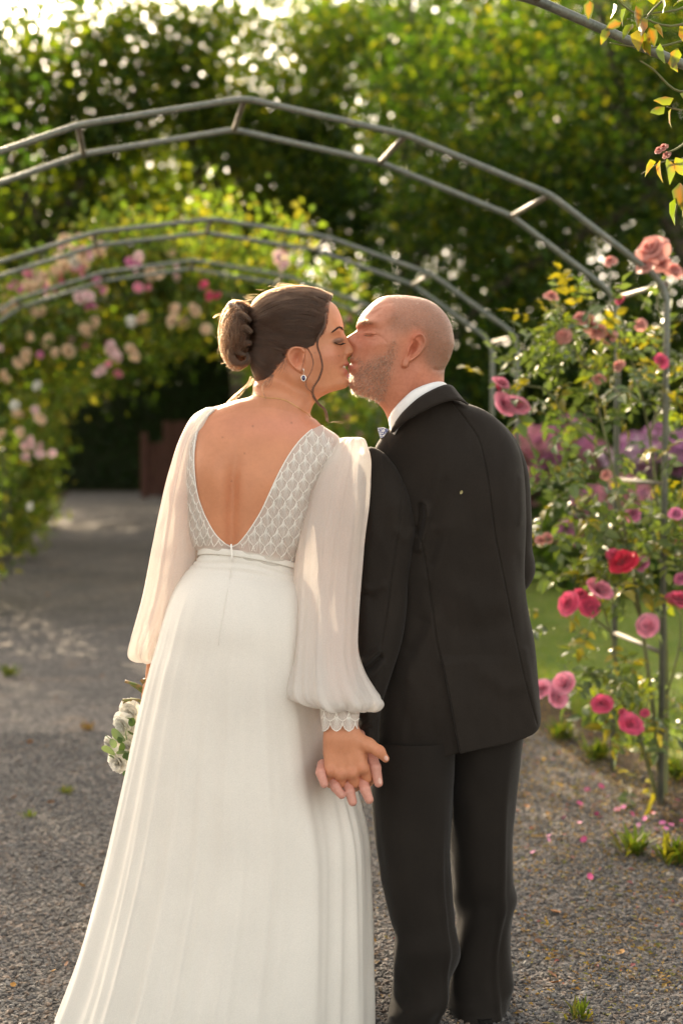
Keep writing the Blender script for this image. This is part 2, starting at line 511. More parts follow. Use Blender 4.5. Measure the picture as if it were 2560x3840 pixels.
# ---- loose stones of the near path (thousands)
m, n, l, b = nodes('pebbles'); M_peb = m
l.new(mixc(n, l, 0.5, attr(n), ramp(n, l, noise(n, l, 90, 3, 0.6, coord(n)).outputs['Fac'], [(0.3, (0.6, 0.6, 0.6)), (0.7, (1.25, 1.2, 1.15))]), 'MULTIPLY'), b.inputs['Base Color'])
b.inputs['Roughness'].default_value = 0.8
def pebbles(N, y0, y1, smin_, smax_, seed):
    q = np.random.default_rng(seed)
    ph = (1 + 5 ** 0.5) / 2
    ico = np.array([(-1, ph, 0), (1, ph, 0), (-1, -ph, 0), (1, -ph, 0), (0, -1, ph), (0, 1, ph), (0, -1, -ph), (0, 1, -ph), (ph, 0, -1), (ph, 0, 1), (-ph, 0, -1), (-ph, 0, 1)], float)
    ico /= np.linalg.norm(ico[0])
    tri = np.array([(0, 11, 5), (0, 5, 1), (0, 1, 7), (0, 7, 10), (0, 10, 11), (1, 5, 9), (5, 11, 4), (11, 10, 2), (10, 7, 6), (7, 1, 8), (3, 9, 4), (3, 4, 2), (3, 2, 6), (3, 6, 8), (3, 8, 9), (4, 9, 5), (2, 4, 11), (6, 2, 10), (8, 6, 7), (9, 8, 1)])
    yy = y0 + (y1 - y0) * q.random(N) ** 1.15
    xx = q.uniform(-0.27, 0.27, N) * yy
    off = (xx - (0.39 - 0.148 * yy)) * 0.989
    keep = (off > -1.75) & (off < 1.25 + 0.55 * q.random(N) ** 2) ; xx, yy = xx[keep], yy[keep]; N = len(xx)
    s = smin_ + (smax_ - smin_) * q.random(N) ** 2.2
    sc = np.stack([s * q.uniform(0.8, 1.5, N), s * q.uniform(0.7, 1.1, N), s * q.uniform(0.45, 0.8, N)], 1)
    an = q.uniform(0, 6.28, N); ca, sa = np.cos(an), np.sin(an)
    V = ico[None] * (1 + 0.22 * q.normal(size=(N, 12, 1))) * sc[:, None]
    Vx = V[..., 0] * ca[:, None] - V[..., 1] * sa[:, None]; Vy = V[..., 0] * sa[:, None] + V[..., 1] * ca[:, None]
    tl = q.normal(size=(N, 1)) * 0.35
    V = np.stack([Vx + xx[:, None], Vy + yy[:, None], V[..., 2] + tl * Vx + (0.004 + sc[:, 2] * 0.35)[:, None]], -1)
    T = (tri[None] + 12 * np.arange(N)[:, None, None]).reshape(-1, 3)
    base = np.array([(0.13, 0.13, 0.135), (0.17, 0.165, 0.16), (0.10, 0.10, 0.105), (0.21, 0.17, 0.145), (0.24, 0.235, 0.225), (0.15, 0.115, 0.095)])
    C_ = base[q.choice(6, N, p=[0.3, 0.24, 0.24, 0.10, 0.05, 0.07])] * q.uniform(0.40, 1.0, (N, 1)) * np.array([1.02, 1.0, 0.97])
    me = mesh_np('loose_gravel', V.reshape(-1, 3), T, False); set_color(me, np.repeat(C_, 12, 0))
    o = link('loose_gravel', me, M_peb); o['kind'] = 'stuff'; o['label'] = 'loose grey stones covering the garden path'
    return o
pebbles(72000, 2.6, 6.2, 0.0032, 0.0080, 5)

# ---- leaves
def leaf_mat(name, trans=0.45, rough=0.45, spec=0.4, var=True):
    m, n, l, b = nodes(name)
    a = attr(n)
    l.new(a, b.inputs['Base Color']); b.inputs['Roughness'].default_value = rough
    b.inputs['Specular IOR Level'].default_value = spec
    t = n.new('ShaderNodeBsdfTranslucent')
    l.new(mixc(n, l, 1.0, a, (1.8, 1.7, 0.40, 1), 'MULTIPLY'), t.inputs['Color'])
    x = n.new('ShaderNodeMixShader'); x.inputs[0].default_value = trans
    l.new(b.outputs[0], x.inputs[1]); l.new(t.outputs[0], x.inputs[2])
    l.new(x.outputs[0], n['Material Output'].inputs['Surface'])
    return m
M_leaf = leaf_mat('tree_leaf', 0.55, 0.5, 0.3)
M_cleaf = leaf_mat('climber_leaf', 0.5, 0.5, 0.3)
M_rleaf = leaf_mat('rose_leaf', 0.40, 0.34, 0.5)
m, n, l, b = nodes('bark'); M_bark = m
_bn = noise(n, l, 14, 6, 0.65, coord(n)); l.new(ramp(n, l, _bn.outputs['Fac'], [(0.3, (0.030, 0.022, 0.015)), (0.7, (0.12, 0.095, 0.07))]), b.inputs['Base Color'])
b.inputs['Roughness'].default_value = 0.95; l.new(bump(n, l, _bn.outputs['Fac'], 0.8, 0.02), b.inputs['Normal'])
m, n, l, b = nodes('rose_cane'); M_cane = m
_bn = noise(n, l, 30, 4, 0.6, coord(n)); l.new(ramp(n, l, _bn.outputs['Fac'], [(0.3, (0.10, 0.085, 0.045)), (0.55, (0.14, 0.16, 0.06)), (0.8, (0.16, 0.10, 0.06))]), b.inputs['Base Color'])
b.inputs['Roughness'].default_value = 0.7
def leaf_cloud(P, size, cols, seed, up=0.4):
    """one bent leaf (two quads along the rib) at each point"""
    q = np.random.default_rng(seed); N = len(P)
    d = q.normal(size=(N, 3)); d[:, 2] = d[:, 2] * 0.7 - 0.25; d /= np.linalg.norm(d, axis=1)[:, None]
    nn = q.normal(size=(N, 3)); nn[:, 2] = np.abs(nn[:, 2]) + up
    s = np.cross(d, nn); s /= np.linalg.norm(s, axis=1)[:, None] + 1e-9
    nn = np.cross(s, d)
    L = size * q.uniform(0.65, 1.35, (N, 1)); W_ = L * q.uniform(0.24, 0.36, (N, 1))
    tip = P + d * L - nn * L * 0.12
    mid = P + d * L * 0.45
    V = np.stack([P, mid + s * W_ + nn * L * 0.10, tip, mid - s * W_ + nn * L * 0.10], 1).reshape(-1, 3)
    i = np.arange(N)[:, None] * 4
    T = np.concatenate([i + [0, 1, 2], i + [0, 2, 3]])
    cols = np.asarray(cols, float)
    c = cols[q.integers(0, len(cols), N)] * q.uniform(0.75, 1.25, (N, 1))
    return V, T, np.repeat(c, 4, 0)
def blob_points(N, blobs, clumps, seed, spread=0.35, shell=0.55):
    """points gathered in clumps that lie towards the outside of ellipsoids (cx, cy, cz, rx, ry, rz)"""
    q = np.random.default_rng(seed); B = np.asarray(blobs, float)
    vol = B[:, 3] * B[:, 4] * B[:, 5]; ix = q.choice(len(B), clumps, p=vol / vol.sum())
    u = q.normal(size=(clumps, 3)); u /= np.linalg.norm(u, axis=1)[:, None]
    r = shell + (1 - shell) * q.random(clumps) ** 0.7
    Cc = B[ix, :3] + u * r[:, None] * B[ix, 3:]
    w_ = q.uniform(0.4, 1.6, clumps); k = q.choice(clumps, N, p=w_ / w_.sum())
    return Cc[k] + q.normal(size=(N, 3)) * spread * np.array([1, 1, 0.75])
TREE_G = [(0.022, 0.052, 0.012), (0.026, 0.058, 0.014), (0.020, 0.045, 0.013), (0.030, 0.062, 0.013), (0.024, 0.050, 0.012), (0.080, 0.115, 0.014)]  # the one bright tone stands in for sunlit leaves among unlit ones
def tree(label, base, h, blobs, N, clumps, size, cols, seed, spread=0.38, r0=0.22, limbs=7, group='trees behind the rose walk', shell=0.5):
    q = np.random.default_rng(seed)
    root = empty('tree', base); tag(root, label, 'tree', group)
    bx, by = base[0], base[1]
    mb = MB()
    top = np.mean([b_[:3] for b_ in blobs], 0)
    tp = spline([(bx, by, -0.05), (bx + 0.1, by, h * 0.25), (bx * 0.6 + top[0] * 0.4, by, h * 0.5), (top[0], top[1], h * 0.85)], 6)
    mb.tube(tp, np.linspace(r0, r0 * 0.25, len(tp)), 9)
    for i in range(limbs):
        b_ = blobs[i % len(blobs)]; k = int(len(tp) * q.uniform(0.35, 0.85))
        e = np.array(b_[:3]) + q.normal(size=3) * np.array(b_[3:]) * 0.45
        mb.tube(spline([tp[k], tp[k] * 0.5 + e * 0.5 + q.normal(size=3) * 0.3 + [0, 0, 0.25], e], 5), np.linspace(r0 * 0.4, 0.02, 11), 6)
    mb.build('trunk', M_bark, root)
    P = blob_points(N, blobs, clumps, seed + 1, spread, shell)
    P = P[P[:, 2] > 0.15]
    V, T, c = leaf_cloud(P, size, cols, seed + 2)
    me = mesh_np('crown', V, T, False); set_color(me, c)
    link('crown', me, M_leaf, root)['kind'] = 'stuff'
    return root
YG_G = [(0.022, 0.050, 0.011)] * 5 + [(0.034, 0.070, 0.012)] * 3 + [(0.10, 0.135, 0.013), (0.15, 0.155, 0.015), (0.075, 0.12, 0.013)]  # bright yellow-greens paint sunlit leaves, dark greens the unlit ones
LT_G = [(0.030, 0.062, 0.012)] * 3 + [(0.050, 0.090, 0.014)] * 2 + [(0.11, 0.14, 0.014), (0.15, 0.155, 0.016), (0.085, 0.125, 0.014)]  # same painted mix with a larger share of sunlit leaf tones
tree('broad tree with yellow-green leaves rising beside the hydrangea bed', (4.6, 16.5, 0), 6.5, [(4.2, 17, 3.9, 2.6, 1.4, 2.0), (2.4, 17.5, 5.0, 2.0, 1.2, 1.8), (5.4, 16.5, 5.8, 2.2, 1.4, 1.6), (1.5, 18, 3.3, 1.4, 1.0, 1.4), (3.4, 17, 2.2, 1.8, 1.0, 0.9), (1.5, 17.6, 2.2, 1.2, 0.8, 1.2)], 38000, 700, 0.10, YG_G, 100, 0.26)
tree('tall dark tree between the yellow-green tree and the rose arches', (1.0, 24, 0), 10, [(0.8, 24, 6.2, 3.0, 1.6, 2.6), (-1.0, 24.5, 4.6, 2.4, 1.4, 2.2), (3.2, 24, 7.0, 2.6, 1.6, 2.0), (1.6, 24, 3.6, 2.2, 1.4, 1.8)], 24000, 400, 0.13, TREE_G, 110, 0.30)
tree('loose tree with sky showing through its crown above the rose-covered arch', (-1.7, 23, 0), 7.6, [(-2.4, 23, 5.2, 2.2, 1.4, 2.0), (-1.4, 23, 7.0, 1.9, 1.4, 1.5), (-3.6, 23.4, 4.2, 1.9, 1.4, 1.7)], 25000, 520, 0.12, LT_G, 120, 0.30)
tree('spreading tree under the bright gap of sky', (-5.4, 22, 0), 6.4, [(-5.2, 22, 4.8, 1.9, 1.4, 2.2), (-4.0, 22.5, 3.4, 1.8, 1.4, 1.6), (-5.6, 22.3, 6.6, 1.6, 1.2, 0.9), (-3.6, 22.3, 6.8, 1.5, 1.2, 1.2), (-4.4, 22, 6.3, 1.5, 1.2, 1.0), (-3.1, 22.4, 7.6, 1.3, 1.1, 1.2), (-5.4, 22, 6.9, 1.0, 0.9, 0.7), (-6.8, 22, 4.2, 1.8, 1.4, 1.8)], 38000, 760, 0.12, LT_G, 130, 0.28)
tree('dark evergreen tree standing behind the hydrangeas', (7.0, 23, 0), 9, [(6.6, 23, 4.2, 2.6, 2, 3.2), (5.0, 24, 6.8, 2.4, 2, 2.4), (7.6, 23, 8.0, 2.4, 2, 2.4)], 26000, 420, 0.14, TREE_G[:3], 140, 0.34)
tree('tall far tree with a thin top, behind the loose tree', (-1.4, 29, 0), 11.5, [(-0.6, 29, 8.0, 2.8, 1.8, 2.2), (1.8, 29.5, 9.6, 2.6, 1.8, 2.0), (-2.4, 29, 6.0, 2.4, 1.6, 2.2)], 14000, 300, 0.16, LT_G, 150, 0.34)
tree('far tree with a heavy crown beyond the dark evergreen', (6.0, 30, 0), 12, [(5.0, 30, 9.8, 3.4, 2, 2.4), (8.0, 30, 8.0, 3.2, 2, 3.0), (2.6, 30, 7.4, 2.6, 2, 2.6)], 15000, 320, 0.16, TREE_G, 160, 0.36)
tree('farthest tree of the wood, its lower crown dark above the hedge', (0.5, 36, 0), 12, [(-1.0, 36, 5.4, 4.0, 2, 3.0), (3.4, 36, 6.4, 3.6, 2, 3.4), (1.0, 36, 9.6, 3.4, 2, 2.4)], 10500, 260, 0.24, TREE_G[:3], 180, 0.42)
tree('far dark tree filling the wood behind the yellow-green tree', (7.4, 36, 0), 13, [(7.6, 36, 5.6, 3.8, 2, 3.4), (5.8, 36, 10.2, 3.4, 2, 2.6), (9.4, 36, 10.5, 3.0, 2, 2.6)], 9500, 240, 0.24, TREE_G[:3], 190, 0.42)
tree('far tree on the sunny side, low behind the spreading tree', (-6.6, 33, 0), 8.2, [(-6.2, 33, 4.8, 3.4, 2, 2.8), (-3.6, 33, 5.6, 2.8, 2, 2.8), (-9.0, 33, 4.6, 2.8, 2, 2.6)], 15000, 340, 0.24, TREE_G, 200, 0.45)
tree('dense tree added outside the left rose row to shade the walk', (-5.6, 14.5, 0), 6.2, [(-4.9, 14.5, 5.8, 2.0, 1.5, 1.2), (-6.6, 14.5, 5.2, 1.8, 1.5, 1.4), (-3.6, 14.2, 6.3, 1.0, 1.2, 0.7), (-4.9, 14.5, 4.3, 1.5, 1.2, 1.0)], 19000, 400, 0.11, TREE_G, 210, 0.28)  # invented tree, mostly out of view; its crown keeps sun off the ground
# clipped hedge closing the walk
def hedge(label, x0, x1, y0, y1, h, N, seed, cols):
    q = np.random.default_rng(seed)
    root = empty('hedge', ((x0 + x1) / 2, (y0 + y1) / 2, 0)); tag(root, label, 'hedge')
    f = q.random(N); P = np.stack([q.uniform(x0, x1, N), y0 + (y1 - y0) * q.random(N) ** 2.5, h * q.random(N)], 1)
    tp = q.random(N) < 0.2; P[tp, 2] = h * (1 + 0.05 * q.normal(size=tp.sum()))
    P[:, 1] += 0.12 * np.sin(P[:, 0] * 2.1) + 0.1 * np.sin(P[:, 2] * 4 + P[:, 0])
    V, T, c = leaf_cloud(P, 0.12, cols, seed + 1)
    me = mesh_np('foliage', V, T, False); set_color(me, c); link('foliage', me, M_leaf, root)['kind'] = 'stuff'
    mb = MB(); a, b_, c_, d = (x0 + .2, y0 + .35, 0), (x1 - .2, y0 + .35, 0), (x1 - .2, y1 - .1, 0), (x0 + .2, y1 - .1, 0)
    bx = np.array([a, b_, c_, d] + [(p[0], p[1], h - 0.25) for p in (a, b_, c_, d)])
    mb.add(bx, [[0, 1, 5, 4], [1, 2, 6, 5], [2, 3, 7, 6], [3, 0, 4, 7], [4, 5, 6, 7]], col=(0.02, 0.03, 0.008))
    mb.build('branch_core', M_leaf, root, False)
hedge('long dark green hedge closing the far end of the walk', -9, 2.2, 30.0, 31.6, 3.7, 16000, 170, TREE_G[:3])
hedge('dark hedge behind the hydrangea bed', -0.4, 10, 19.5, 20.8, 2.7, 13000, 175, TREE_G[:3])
# old timber gate standing open at the end of the path
m, n, l, b = nodes('stained_timber'); M_timber = m
_tc = n.new('ShaderNodeMapping'); l.new(coord(n), _tc.inputs['Vector']); _tc.inputs['Scale'].default_value = (14, 14, 1.2)
_tn = noise(n, l, 3, 4, 0.6, _tc.outputs[0]); l.new(ramp(n, l, _tn.outputs['Fac'], [(0.3, (0.055, 0.022, 0.016)), (0.7, (0.13, 0.052, 0.038))]), b.inputs['Base Color']); b.inputs['Roughness'].default_value = 0.85
def box(c, s):
    x, y, z = c; a, b_, h = s[0] / 2, s[1] / 2, s[2] / 2
    V = np.array([(x + i * a, y + j * b_, z + k * h) for k in (-1, 1) for i, j in ((-1, -1), (1, -1), (1, 1), (-1, 1))])
    return V, [[0, 3, 2, 1], [4, 5, 6, 7], [0, 1, 5, 4], [1, 2, 6, 5], [2, 3, 7, 6], [3, 0, 4, 7]]
gp = gpix(590, 1868); gate = empty('wooden_gate', gp); tag(gate, 'red-brown timber gate standing at the end of the gravel path', 'gate')
for i, hh in enumerate((1.0, 1.02, 1.42, 1.40, 1.43, 1.41, 1.40)):
    mb = MB(); mb.add(*box((gp.x - 0.1 + 0.145 * i, gp.y + 0.02 * (i % 2), hh / 2 + 0.04), (0.135, 0.03, hh))); mb.build('board', M_timber, gate, False)
for hh in (0.35, 0.85):
    mb = MB(); mb.add(*box((gp.x + 0.34, gp.y + 0.06, hh), (1.05, 0.05, 0.11))); mb.build('rail', M_timber, gate, False)
mb = MB(); mb.add(*box((gp.x - 0.24, gp.y, 0.62), (0.12, 0.12, 1.24))); mb.build('post', M_timber, gate, False)

# ---- rose arches of bent tube
m, n, l, b = nodes('green_grey_tube'); M_tube = m
_a = noise(n, l, 18, 5, 0.65, coord(n)); _b = noise(n, l, 140, 3, 0.6, coord(n))
_c = mixc(n, l, 0.5, ramp(n, l, _a.outputs['Fac'], [(0.35, (0.115, 0.135, 0.118)), (0.62, (0.18, 0.195, 0.165)), (0.8, (0.21, 0.17, 0.12))]), ramp(n, l, _b.outputs['Fac'], [(0.35, (0.55, 0.5, 0.45)), (0.6, (1.1, 1.1, 1.1))]), 'MULTIPLY')
l.new(_c, b.inputs['Base Color']); b.inputs['Roughness'].default_value = 0.48; b.inputs['Metallic'].default_value = 0.35
l.new(bump(n, l, _b.outputs['Fac'], 0.25, 0.001), b.inputs['Normal'])
m, n, l, b = nodes('bare_rung'); M_rung = m
_c = ramp(n, l, noise(n, l, 60, 4, 0.6, coord(n)).outputs['Fac'], [(0.35, (0.10, 0.088, 0.068)), (0.65, (0.17, 0.152, 0.122))]); l.new(_c, b.inputs['Base Color']); b.inputs['Roughness'].default_value = 0.6
PROF = [(0.0, 2.442), (0.545, 2.338), (1.050, 2.150), (1.475, 1.850)]            # half arch: distance from the axis, height
def hoop_pts(Y, dz=(0, 0, 0, 0), half=1.475):
    s = half / 1.475
    pr_ = [(x * s, z + d) for (x, z), d in zip(PROF, dz)]
    pts = [(-pr_[3][0], 0.0), (-pr_[3][0], pr_[3][1])] + [(-x, z) for x, z in pr_[2:0:-1]] + pr_[:3] + [pr_[3], (pr_[3][0], 0.0)]
    out = []
    for i, p in enumerate(pts):                        # short bends instead of sharp kinks
        p = np.array(p)
        if 0 < i < len(pts) - 1:
            a, c = np.array(pts[i - 1]), np.array(pts[i + 1]); r = 0.085 if i in (1, len(pts) - 2) else 0.035
            a_ = p + (a - p) / np.linalg.norm(a - p) * r; c_ = p + (c - p) / np.linalg.norm(c - p) * r
            for t in np.linspace(0, 1, 7): out.append(a_ * (1 - t) ** 2 + 2 * p * t * (1 - t) + c_ * t * t)
        else: out.append(p)
    return np.array([path_pt(Y, o[0], o[1]) + [0, 0, -0.03 * (o[1] == 0)] for o in out]), [path_pt(Y, x, z) for x, z in pts]
def arch(label, Y0, Y1, dz=(0, 0, 0, 0), r=0.0112):
    root = empty('rose_arch', path_pt((Y0 + Y1) / 2)); tag(root, label, 'garden arch', 'tube arches over the path')
    k = []
    for Y in (Y0, Y1):
        P, kn = hoop_pts(Y, dz); mb = MB(); mb.tube(P, r, 12); mb.build('hoop', M_tube, root); k.append(kn)
    for i in range(1, len(k[0]) - 1):
        mb = MB(); d = (k[1][i] - k[0][i]); mb.tube([k[0][i] + d * 0.03, k[1][i] - d * 0.03], 0.0105, 8); mb.build('rung', M_rung, root)
    for side in (1, -1):
        for zz in (0.55, 1.15):
            a, b_ = path_pt(Y0, side * 1.475, zz), path_pt(Y1, side * 1.475, zz)
            mb = MB(); mb.tube([a, b_], 0.009, 8); mb.build('rung', M_rung, root)
    return root
ARCH_Y = [(2.78, 3.27), (4.80, 5.30), (6.72, 7.20), (8.62, 9.10), (10.6, 11.1), (12.5, 13.0)]
arch('green-grey tube arch reaching over the couple, rose twigs on its corner', *ARCH_Y[0])
arch('bare tube arch behind the couple with pink roses climbing its post', *ARCH_Y[1])
arch('bare tube arch standing between the pink rose bush arch and the next bare arch', *ARCH_Y[2], dz=(-0.12, -0.09, -0.07, -0.06))
arch('bare tube arch directly in front of the flower-covered arch', *ARCH_Y[3], dz=(-0.09, -0.07, -0.05, -0.04))
arch('first tube arch buried under climbing roses', *ARCH_Y[4], dz=(-0.05, -0.04, -0.02, 0))
arch('second tube arch buried under climbing roses', *ARCH_Y[5], dz=(-0.05, -0.04, -0.02, 0))

# ---- roses
def petal(wid, ln, cup, curl, nu=5, nv=5):
    u, v = np.meshgrid(np.linspace(-1, 1, nu), np.linspace(0, 1, nv))
    wv = wid * np.sin(np.clip(v * 0.8 + 0.12, 0, 1) * math.pi * 0.62) ** 0.8
    x = u * wv; z = ln * v * (1 - 0.10 * u * u)
    y = cup * (u * wv) ** 2 / wid + curl * v ** 3 * ln - 0.25 * ln * np.sin(v * math.pi * 0.7)
    V = np.stack([x, y, z], -1).reshape(-1, 3)
    Q = np.array([[r * nu + c, r * nu + c + 1, (r + 1) * nu + c + 1, (r + 1) * nu + c] for r in range(nv - 1) for c in range(nu - 1)])
    return V, Q
def rose_mesh(name, col, edge, seed, opened=1.0, petals=(3, 4, 5, 6, 6)):
    """open garden rose, radius about 1, facing +Z; colour runs from heart to petal edge"""
    q = np.random.default_rng(seed); mb = MB()
    for ring, n_ in enumerate(petals):
        t = ring / (len(petals) - 1)
        for i in range(n_):
            V, Q = petal(0.30 + 0.32 * t, 0.72 + 0.22 * t, -0.8 + 0.5 * t, 0.10 + 0.34 * t)
            lean = (0.10 + 1.02 * t * opened) + q.normal() * 0.07
            c, s = math.cos(lean), math.sin(lean)
            V = np.stack([V[:, 0], V[:, 1] * c + V[:, 2] * s, -V[:, 1] * s + V[:, 2] * c], 1)
            V[:, 1] += 0.05 + 0.10 * t; V[:, 2] -= 0.30 * t
            a = (i + 0.5 * (ring % 2)) * 2 * math.pi / n_ + q.normal() * 0.15
            c, s = math.cos(a), math.sin(a)
            V = np.stack([V[:, 0] * c - V[:, 1] * s, V[:, 0] * s + V[:, 1] * c, V[:, 2]], 1)
            V += q.normal(size=V.shape) * 0.028
            vv = np.repeat(np.linspace(0, 1, 5), 5)[:, None]
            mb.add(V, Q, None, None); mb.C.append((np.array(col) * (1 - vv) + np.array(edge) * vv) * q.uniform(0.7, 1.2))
    rr = max(np.abs(v[:, :2]).max() for v in mb.V)
    mb.V = [v / rr for v in mb.V]
    return mb.mesh(name)
m, n, l, b = nodes('petal'); M_petal = m
_a = attr(n); l.new(_a, b.inputs['Base Color']); b.inputs['Roughness'].default_value = 0.6; b.inputs['Sheen Weight'].default_value = 0.2
_t = n.new('ShaderNodeBsdfTranslucent'); l.new(_a, _t.inputs['Color']); _x2 = n.new('ShaderNodeMixShader'); _x2.inputs[0].default_value = 0.38
l.new(b.outputs[0], _x2.inputs[1]); l.new(_t.outputs[0], _x2.inputs[2]); l.new(_x2.outputs[0], n['Material Output'].inputs['Surface'])
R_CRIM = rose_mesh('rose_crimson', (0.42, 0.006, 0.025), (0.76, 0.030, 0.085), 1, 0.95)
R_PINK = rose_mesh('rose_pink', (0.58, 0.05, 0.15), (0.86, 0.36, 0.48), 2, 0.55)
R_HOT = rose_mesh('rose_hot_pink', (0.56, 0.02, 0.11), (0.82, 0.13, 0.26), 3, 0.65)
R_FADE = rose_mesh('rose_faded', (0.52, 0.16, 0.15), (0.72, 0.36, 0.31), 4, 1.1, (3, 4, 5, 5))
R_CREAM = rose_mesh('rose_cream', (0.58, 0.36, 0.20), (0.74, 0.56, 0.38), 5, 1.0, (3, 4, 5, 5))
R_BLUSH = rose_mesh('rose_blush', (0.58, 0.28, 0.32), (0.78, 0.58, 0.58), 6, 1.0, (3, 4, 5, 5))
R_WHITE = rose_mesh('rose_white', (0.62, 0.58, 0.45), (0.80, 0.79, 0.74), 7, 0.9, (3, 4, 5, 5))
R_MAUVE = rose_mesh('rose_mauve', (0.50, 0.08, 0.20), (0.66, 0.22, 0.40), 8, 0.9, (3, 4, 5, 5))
for me_ in (R_CRIM, R_PINK, R_HOT, R_FADE, R_CREAM, R_BLUSH, R_WHITE, R_MAUVE): me_.materials.append(M_petal)
def bloom(me_, p, r, d, parent, seed=0, name='bloom', label=None):
    o = bpy.data.objects.new(name, me_); COL.objects.link(o)
    o.location = Vector(p) - Vector(parent.location); o.scale = (r, r, r)
    e = Vector(d).to_track_quat('Z', 'Y') @ __import__('mathutils').Quaternion((0, 0, 1), seed * 1.7)
    o.rotation_mode = 'QUATERNION'; o.rotation_quaternion = e; o.parent = parent
    if label: o['label'] = label
    return o
def leaflet(L, W_, col, fold=0.25, droop=0.15):
    v = np.array([0, 0.28, 0.62, 1.0]); wv = np.array([0.08, 0.92, 0.78, 0.04]) * W_
    V = []
    for i in range(4):
        z = -droop * L * v[i] ** 2
        V += [(-wv[i], v[i] * L, z + fold * wv[i]), (0, v[i] * L, z), (wv[i], v[i] * L, z + fold * wv[i])]
    Q = [[r * 3 + c, r * 3 + c + 1, (r + 1) * 3 + c + 1, (r + 1) * 3 + c] for r in range(3) for c in range(2)]
    return np.array(V), np.array(Q)
def compound_leaf(name, cols, seed, n5=5, L=0.042):
    """rose leaf: stalk with five leaflets, along +Y"""
    q = np.random.default_rng(seed); mb = MB()
    st = np.array([(0, 0, 0), (0, L * 0.9, 0.004), (0, L * 1.9, 0.0)])
    col = np.array(cols[seed % len(cols)])
    V, Q, T = tube(st, 0.0011, 4, False); mb.add(V, Q, None, (0.12, 0.14, 0.05))
    for i, (a, y, s) in enumerate([(0, 1.9, 1.1), (70, 1.45, 0.95), (-70, 1.45, 0.95), (75, 0.7, 0.8), (-75, 0.7, 0.8)][:n5]):
        V, Q = leaflet(L * s * q.uniform(0.85, 1.15), L * s * 0.31, None, q.uniform(0.1, 0.45), q.uniform(0.05, 0.4))
        t = q.normal() * 0.35; V = np.stack([V[:, 0] * math.cos(t) - V[:, 2] * math.sin(t), V[:, 1], V[:, 0] * math.sin(t) + V[:, 2] * math.cos(t)], 1)
        an = math.radians(a + q.normal() * 9); c, s_ = math.cos(an), math.sin(an)
        V = np.stack([V[:, 0] * c + V[:, 1] * s_, -V[:, 0] * s_ + V[:, 1] * c + L * y, V[:, 2]], 1)
        mb.add(V, Q, None, None); mb.C.append(np.broadcast_to(col * q.uniform(0.8, 1.2), (len(V), 3)))
    me_ = mb.mesh(name, False); me_.materials.append(M_rleaf); return me_
LCOL = [(0.080, 0.125, 0.045), (0.095, 0.14, 0.065), (0.070, 0.105, 0.055), (0.13, 0.165, 0.028), (0.20, 0.18, 0.024), (0.095, 0.14, 0.045)]
LEAVES = [compound_leaf('rose_leaf', LCOL, s) for s in range(12)]
def place_leaf(me_, p, d, parent, s=1.0, roll=0.0, name='leaf'):
    o = bpy.data.objects.new(name, me_); COL.objects.link(o)
    d = Vector(d).normalized(); q_ = d.to_track_quat('Y', 'Z')
    o.rotation_mode = 'QUATERNION'; o.rotation_quaternion = q_ @ __import__('mathutils').Quaternion((0, 1, 0), roll)
    o.location = Vector(p) - Vector(parent.location); o.scale = (s, s, s); o.parent = parent
    return o
def leaf_mass(name, items, parent):
    """many compound leaves joined into one part; items = (mesh, point, direction, scale, roll)"""
    Vs_, Fs_, Cs_ = [], [], []; n0 = 0; cache = {}
    for me_, p, d, s, roll in items:
        if me_.name not in cache:
            v = np.zeros(len(me_.vertices) * 3, np.float32); me_.vertices.foreach_get('co', v)
            f = np.array([list(pp.vertices) for pp in me_.polygons]); c = np.zeros(len(me_.vertices) * 4, np.float32); me_.color_attributes['Col'].data.foreach_get('color', c)
            cache[me_.name] = (v.reshape(-1, 3), f, c.reshape(-1, 4)[:, :3])
        v, f, c = cache[me_.name]
        R = np.array((Vector(d).normalized().to_track_quat('Y', 'Z') @ __import__('mathutils').Quaternion((0, 1, 0), roll)).to_matrix())
        Vs_.append((v * s) @ R.T + np.array(p)); Fs_.append(f + n0); Cs_.append(c); n0 += len(v)
    me2 = mesh_np(name, np.concatenate(Vs_), np.concatenate(Fs_), False); set_color(me2, np.concatenate(Cs_))
    o = link(name, me2, M_rleaf, parent); o['kind'] = 'stuff'; return o

